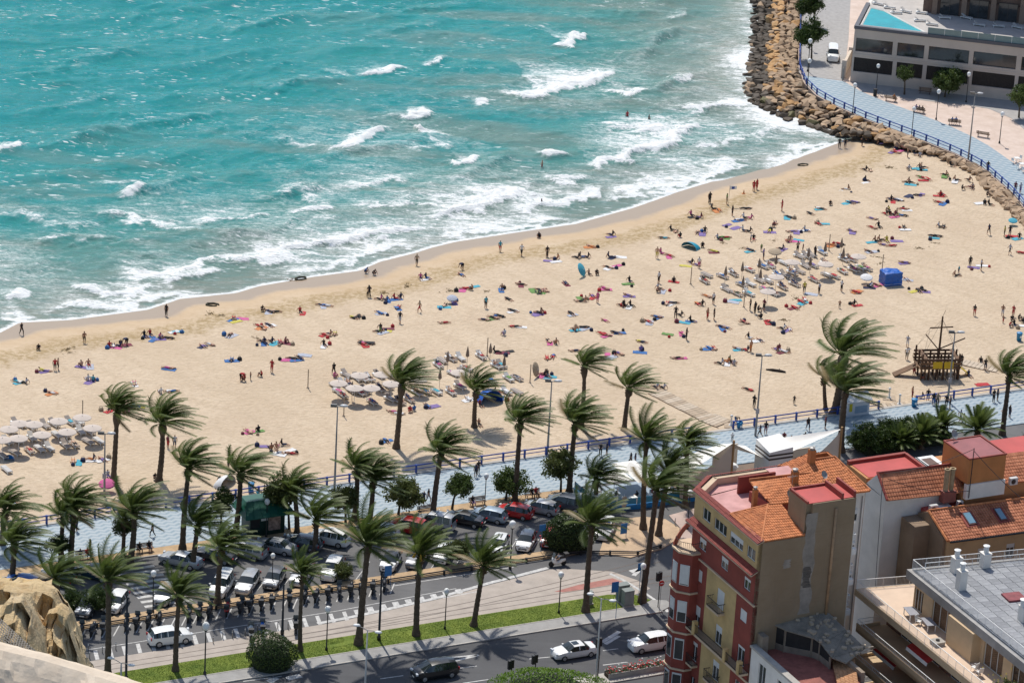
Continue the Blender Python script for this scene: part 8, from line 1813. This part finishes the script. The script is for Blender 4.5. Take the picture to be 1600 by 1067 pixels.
def sunbed(p, grp, wh, rs, occ=None):
    rz = BEDA+rs.uniform(-.12,.12); k = 1 if rs.random() < .6 else 0; up = rs.random() < .6
    t = thing('sunbed', ('taupe' if k else 'white')+' sunbed with '+('raised' if up else 'flat')+' backrest '+wh, 'sunbed', p, rz, grp)
    inst('frame', lm['frame'], t); inst('mattress', lm['mattress%d' % k], t); inst('backrest', lm[('back' if up else 'flat')+str(k)], t)
    for sx in (-.28,.28):
        for sy in (-.85,.85): inst('leg', lm['leg'], t, (sx,sy,0))
    if occ: person(p, 'X' if up else 'L', occ[0], occ[1], rz=rz, wh='on sunbed '+wh, dz=.29)
    return rz
def parasol(p, op, grp, wh, rs, c='l'):
    t = thing('parasol', ('open pale' if op else 'folded brown')+' parasol '+wh, 'parasol', p, rs.uniform(0,3), grp)
    MB().tube([(0,0,0),(0,0,2.35 if op else 2.5)], .028, 5).build('pole', WHITEM if op else GALV, t)
    if op: m_ = MB(); m_.lathe([(1.10,1.94),(1.07,2.0),(.6,2.12),(.06,2.22)], (0,0,0), 12, False); m_.lathe([(1.08,1.94),(.58,2.09),(.05,2.19)], (0,0,0), 12, False); m_.build('canopy', M('parasol_white', (0.52,0.445,0.385), .8, .05, 2), t)
    else: m_ = MB(); m_.lathe([(.14,1.1),(.24,1.25),(.17,1.8),(.05,2.4)], (0,0,0), 8); m_.build('folded_canopy', M('parasol_brown', (0.22,0.165,0.125), .85, .15, 3), t)
BEDS = [(0,620,'by the left palms' if 0 else 'in the white-parasol rows',"65 290;140 235;170 245;265 265;375 250;450 240;585 225;655 220;60 385;150 375;265 355;350 350;475 330;550 330;670 300;745 300;125 475;245 460;330 445;410 440;545 415;620 410;735 385;825 380;20 500;55 620",((75,262),(160,215),(285,222),(490,195),(685,165),(155,338),(350,308),(560,285),(770,252),(20,350)),()),
 (560,500,'in the rows behind the palms',"-130 545;-80 550;-200 560;-100 470;90 500;40 505;170 475;240 470;60 600;180 585;250 565;15 620;115 695;265 670;345 695;420 675;490 620;560 610;650 610;770 615;845 565;790 460;860 460;665 390;700 350;770 335;850 330;1020 315;1150 395;1190 390;1250 500;1320 495;1230 610;1320 610;900 415;1110 520;-10 500;-60 600;-130 640;-165 610",((-165,520),(200,448),(110,560),(275,525),(500,490),(840,432),(10,455),(-30,560)),((675,562),(740,415),(1095,345),(1210,450),(905,375),(-55,670))),
 (1080,370,'in the crowded middle rows',"130 330;110 380;260 340;350 320;480 285;600 260;660 255;770 230;900 175;960 175;1000 160;1090 140;950 255;1010 250;1270 200;1330 200;1260 300;1350 285;1410 270;1460 275;840 310;900 300;570 375;640 380;780 330;1020 370;1130 330;1190 340;420 410;490 405;290 450;380 485;480 485;610 450;670 480;760 430;860 405;690 485;1120 235;720 335",((840,205),(1120,222),(710,328),(1395,158),(640,450)),((1245,152),(1110,187),(985,307),(700,292),(560,322),(420,352),(280,387),(570,407),(425,472),(1260,232),(970,232)))]
rs = random.Random(77); occn = 0
for x0, y0, wh, s, ops, fo_ in BEDS:
    for k, e in enumerate(s.split(';')):
        cx, cy = map(float, e.split()); p = B(x0+cx/5.333, y0+cy/5.333); oc = None
        if rs.random() < (.22 if x0 == 0 else .42) and NP[0] < 600: oc = (rs.choice('nnnkwd'), rs.choice('krdbpn'))
        sunbed(p, 'sunbeds '+wh, wh, rs, oc)
        if rs.random() < (.12 if x0 == 0 else .4):
            c_ = rs.choice('bcrwgpvw'); o = bpy.data.objects.new('towel', TWM.get((c_, 0)) or list(TWM.values())[0]); COL.objects.link(o); o.location = p+Vector((0,0,.39)); o.rotation_euler = (0,0,BEDA+math.pi/2); o.scale = (.62,.6,1); cn = CN[[k2 for k2, v2 in TWM.items() if v2 == o.data][0][0]]; tag(o, '%s towel on a sunbed %s' % (cn, wh), 'towel', 'towels on sunbeds '+wh)
    for cx, cy in ops:
        q = P(x0+cx/5.333, y0+cy/5.333, 1.9); p = Vector((q.x, q.y, ground_z(q.x, q.y))); parasol(p, True, 'open parasols '+wh, wh, rs)
    for cx, cy in fo_: parasol(B(x0+cx/5.333, y0+cy/5.333), False, 'folded parasols '+wh, wh, rs)
make_people()
# bags and baskets beside the towels
bgm = {}
a = MB(); a.lathe([(.16,0),(.22,.05),(.20,.22),(.12,.30)], (0,0,0), 8); bgb = a.mesh('bag_body', True); a = MB(); a.tube([(-.14,0,.27),(-.08,0,.42),(.08,0,.42),(.14,0,.27)], .015, 4); bgh = a.mesh('handle'); bgh.materials.append(TRIM)
for c_ in 'kdrbtm': m_ = bgb.copy(); m_.materials.append(cloth(c_)); bgm[c_] = m_
rs = random.Random(61)
for i, (q, c) in enumerate(TOW):
    if rs.random() > .55: continue
    a = rs.uniform(0,6.28); p = q+Vector((1.0*math.cos(a), 1.0*math.sin(a), .0)); c_ = rs.choice('kkddrbtm'); wh = where(p, 'S')
    t = thing('beach_bag', '%s beach bag standing %s' % (CN[c_], wh), 'bag', p, rs.uniform(0,3), 'beach bags '+wh, rs.uniform(.9,1.5)); inst('bag_body', bgm[c_], t); inst('handle', bgh, t)
# --- tents and single items
def tarp_box():
    t = thing('storage_box', 'big blue tarpaulin box covering stacked beach gear', 'tarp', B(1391,443), R(20)); BT = M('blue_tarp', (0.008,0.10,0.42), .45, .2, 1.2, .5, 3)
    mb = MB(); mb.box(-1.25,1.25,-.95,.95,.02,1.75); me = mb.mesh('cover'); bm = bmesh.new(); bm.from_mesh(me); bmesh.ops.subdivide_edges(bm, edges=bm.edges[:], cuts=5, use_grid_fill=True); r_ = random.Random(4)
    for v in bm.verts:
        b_ = 1 if v.co.z > 1.7 else (.5 if v.co.z > .1 else .9); v.co += Vector((r_.uniform(-.06,.06), r_.uniform(-.06,.06), r_.uniform(-.10,.04)*b_))
        if v.co.z > 1.5: v.co.z += .12*math.cos(v.co.x*1.2)
    bm.to_mesh(me); bm.free(); me.materials.append(BT); inst('cover', me, t); MB().tube([(-1.35,-1.02,.25),(1.35,-1.02,.25)], .02, 4).build('tie_rope', WHITEM, t)
tarp_box()
def dome(px, py, c, sx, sy, h, lab, rz=0.0):
    t = thing('beach_tent', lab, 'tent', B(px, py), rz); m_ = MB(); n_ = 12; vs = []
    for i in range(n_+1):
        for j in range(9):
            a = math.pi*i/n_; b_ = math.pi*j/16; vs.append((-math.cos(a)*sx*(1-.25*(j/8)**2), math.sin(b_)*sy-.3*sy, max(0, math.sin(a)*h*math.cos(b_)**.7)))
    m_.add(vs, [(i*9+j, (i+1)*9+j, (i+1)*9+j+1, i*9+j+1) for i in range(n_) for j in range(8)]); m_.build('shell', c, t, True); MB().tube([(-math.cos(math.pi*k/10)*sx, -.3*sy, math.sin(math.pi*k/10)*h+.02) for k in range(11)], .025, 4).build('hoop', GALV, t)
dome(765,628,M('tent_blue', (0.008,0.13,0.60), .5, .15, 1, .4, 4),1.5,2.0,1.7,'bright blue pop-up tent in front of the short palm',R(30)); dome(1079,388,M('tent_teal', (0.01,0.28,0.40), .5, .15, 1, .4, 4),1.3,1.3,.9,'turquoise low tent beside a crouching figure',R(-40)); dome(352,758,M('tent_white', (0.70,0.70,0.70), .6, .1, 2),1.5,1.2,1.2,'small white shelter behind the kiosk palm',R(60)); dome(15,719,M('ball_blue', (0.01,0.20,0.62), .4, .1, 2),.55,.6,.75,'blue beach ball tent beside the white parasol rows')
def tilt(px, py, c, lab, rx, rz=0.0, s_=1.0):
    t = thing('beach_umbrella', lab, 'umbrella', B(px, py), rz, None, s_); m_ = MB(); sub = MB(); sub.lathe([(.95,0),(.86,.10),(.5,.22),(.03,.29)], (0,0,0), 12, False); mm = Matrix.Translation((0,0,.95)) @ Euler((rx,0,0)).to_matrix().to_4x4(); m_.add([mm @ Vector(v) for v in sub.v], sub.f); m_.build('canopy', cloth(c), t); MB().tube([(0,0,0), mm @ Vector((0,0,.4))], .02, 4).build('pole', WHITEM, t)
tilt(908,432,'c','tilted turquoise umbrella shielding a sunbather',R(60),R(70)); tilt(836,588,'t','tilted grey umbrella beside two sitters',R(75),R(70)); tilt(706,474,'l','pale blue umbrella over a violet towel',R(15),0,.75); tilt(167,768,'p','bright pink umbrella behind the bench palms',R(15),0); tilt(1353,443,'w','white umbrella beside the big blue box',R(14),0,.9); tilt(1582,352,'c','turquoise umbrella at the foot of the boulders',R(15),0,.7); tilt(1210,404,'t','thatch-coloured umbrella behind the sunbeds',R(10),0)
t = thing('rescue_flag', 'white and blue flag on a pole at the water edge', 'flag', B(1138,322), 0); MB().tube([(0,0,0),(0,0,3.1)], .025, 5).build('pole', GALV, t); MB().slab((0,0,2.4),(1.0,.2,2.5),(1.0,.2,2.95),(0,0,3.0),(0,.02,0)).build('cloth', WHITEM, t); MB().slab((.3,.03,2.5),(.7,.11,2.55),(.7,.11,2.85),(.3,.03,2.85),(0,.03,0)).build('emblem', BLUE, t)
t = thing('marker_cone', 'small orange marker standing on the wet shore', 'cone', B(1162,303), 0); MB().lathe([(.2,0),(.2,.05),(.12,.06),(.04,.6)], (0,0,0), 8).build('cone', cloth('o'), t); MB().box(-.24,.24,-.24,.24,0,.04).build('base', cloth('o'), t)
# hotel roof loungers and umbrellas
for k, (px, py) in enumerate(((1372,8),(1390,14),(1400,22),(1415,20),(1440,22),(1476,30),(1510,30),(1530,41),(1560,43),(1590,45),(1456,40),(1437,34))):
    q = P(px, py, HTOP-.35); t = thing('pool_lounger', 'white pool lounger on the hotel roof terrace', 'lounger', q, HA+R(70)+.3*(k % 3), 'pool loungers'); inst('frame', lm['frame'], t); inst('mattress', lm['mattress0'], t); inst('backrest', lm['back0'], t)
    for sx in (-.28,.28): inst('leg', lm['leg'], t, (sx,-.85,0)); inst('leg', lm['leg'], t, (sx,.85,0))
# bicycle and bin in the park
t = thing('bicycle', 'bicycle leaning by the park lamp and bin', 'bicycle', P(1374,153,.1), .3)
for x in (-.5,.5):
    m_ = MB(); m_.tube([(x+.32*math.cos(a*.524), 0, .33+.32*math.sin(a*.524)) for a in range(13)], .02, 4, False); m_.build('wheel', TYRE, t)
MB().tube([(-.5,0,.33),(-.12,0,.8),(.4,0,.85),(.5,0,.33)], .02, 5).build('frame', BLACKM, t); MB().box(-.2,.05,-.06,.06,.86,.9).build('saddle', TRIM, t); MB().tube([(.38,-.25,.98),(.4,0,1.0),(.38,.25,.98)], .015, 4).build('handlebar', GALV, t)
wbin(1428,636,'') if False else None
t = thing('litter_bin', 'black litter bin at the foot of the park lamp', 'bin', P(1367,150,.1), 0); MB().lathe([(.28,0),(.32,1.0)], (0,0,0), 10).build('body', BLACKM, t); MB().lathe([(.34,1.0),(.3,1.1)], (0,0,0), 10).build('rim', TRIM, t)
# ------------------------------------------------------------------ the castle cliff in the near corner
def cliff_mat():
    mt, n, l, b = node_mat('cliff_rock'); ob = mapping(n, l)
    a = noise(n, l, ob, .35, 7, .65); c = noise(n, l, ob, 1.6, 6, .7); v = noise(n, l, mapping(n, l, 0, (1,1,.3)), .8, 5)
    k = mixc(n, l, mapr(n, l, a, .3, .7), (0.60,0.43,0.21), (0.66,0.51,0.31)); k = mixc(n, l, mapr(n, l, c, .48, .72, 0, .6), k, (0.36,0.19,0.06)); k = mixc(n, l, mapr(n, l, v, .55, .8, 0, .35), k, (0.34,0.23,0.12)); k = mixc(n, l, mapr(n, l, noise(n, l, ob, .9, 5), .58, .75, 0, .5), k, (0.62,0.54,0.42))
    l.new(k, b.inputs['Base Color']); b.inputs['Roughness'].default_value = .95
    bp = n.new('ShaderNodeBump'); bp.inputs['Strength'].default_value = .9; bp.inputs['Distance'].default_value = .35; l.new(noise(n, l, ob, 1.4, 8, .7), bp.inputs['Height']); l.new(bp.outputs['Normal'], b.inputs['Normal']); return mt
CLIFF = cliff_mat()
def crag(name, Y, outline, thick, seed, parent, mat, cuts=26, rough=1.0, depth_in=1.0):
    """a broken rock mass whose skyline follows the survey points at distance Y; outline left to right"""
    pts = [PY(x, y, Y) for x, y in outline]; n_, m_ = 54, 36
    xs_ = np.linspace(pts[0].x, pts[-1].x, n_); zt = np.interp(xs_, [p.x for p in pts], [p.z for p in pts])
    Xg, Fg = np.meshgrid(xs_, np.linspace(0, 1, m_), indexing='ij'); Zt = zt[:, None]*np.ones((1, m_))
    g = np.clip((Fg-.3)/.7, 0, 1); bk = np.clip(1-Fg/.3, 0, 1)
    y = Y+thick*.6*bk-thick*depth_in*g**.8; z = Zt-thick*.5*bk**1.5-thick*1.5*g**1.3
    a_ = Xg/thick*2.6+seed; b_ = Fg*5.0
    # blocks: nearest of scattered sites gives each block its own offset, with cracks between
    rs = np.random.RandomState(seed); sx = rs.uniform(a_.min(), a_.max(), 70); sy = rs.uniform(0, 5, 70); so = rs.uniform(-.5, .5, 70)
    D = np.hypot(a_[..., None]-sx, (b_[..., None]-sy)*.8); o_ = np.argsort(D, -1); d1 = np.take_along_axis(D, o_[..., :1], -1)[..., 0]; d2 = np.take_along_axis(D, o_[..., 1:2], -1)[..., 0]; blk = so[o_[..., 0]]; crack = np.exp(-((d2-d1)/.06)**2)
    nz = fbm(a_*1.2, b_*1.1, seed, 5)-.5; fine = fbm(a_*5, b_*4.5, seed+5, 3)-.5
    soft = np.where((Fg > .24) & (Fg < .34), .25, 1.0)*rough*thick
    out = (blk*.24+nz*.20+fine*.10-crack*.06)*soft
    co = np.stack([Xg+fine*.08*soft, y-out, z+(nz*.14+blk*.06+fine*.05)*soft], -1).reshape(-1, 3)
    idx = np.arange(n_*m_).reshape(n_, m_); q = np.stack([idx[:-1,:-1], idx[:-1,1:], idx[1:,1:], idx[1:,:-1]], -1).reshape(-1, 4)
    mb = MB(); mb.v = [tuple(v) for v in co.tolist()]; mb.f = [tuple(v) for v in q.tolist()]
    return mb.build(name, mat, parent)
cl = thing('cliff', 'ochre castle cliff with wire netting below the near stone wall', 'cliff', (0,0,0))
crag('outcrop', 118, [(-60,905),(0,912),(30,915),(62,915),(84,924),(97,945),(106,985),(114,1010),(122,1028),(136,1046),(142,1075)], 9.0, 3, cl, CLIFF, 40, .9)
crag('outcrop', 112, [(-60,970),(0,952),(12,938),(34,934),(46,955),(58,985),(66,1005),(76,1040)], 6.0, 8, cl, CLIFF, 30, .9)
crag('outcrop', 114, [(60,990),(75,955),(90,950),(104,962),(110,985),(118,1005),(132,1040),(140,1062)], 4.5, 14, cl, CLIFF, 24, .9)
WALL_ = M('pale_wall_stone', (0.62,0.49,0.36), .95, .12, 1.2, .25, 5, hue=(0.66,0.56,0.44))
crag('outcrop', 60, [(-80,985),(0,1008),(60,1022),(120,1040),(180,1058),(220,1070),(300,1100)], 3.0, 21, cl, WALL_, 40, .14)
# netting over the face
mb = MB()
for k in range(26):
    a = PY(2+3.4*k, 962+3.0*k+6, 108.2); b_ = PY(2+3.4*k-8, 962+3.0*k+34, 107.2); mb.tube([a, b_], .02, 3, False)
for k in range(9):
    a = PY(0, 966+5*k, 108.0-.12*k); b_ = PY(92, 1044+3*k, 107.6-.1*k); mb.tube([a, a.lerp(b_, .5)+Vector((0,-.2,.0)), b_], .02, 3, False)
o = mb.build('wire_netting', M('netting', (0.35,0.30,0.24), .7, .2, 5), cl); o['kind'] = 'stuff'
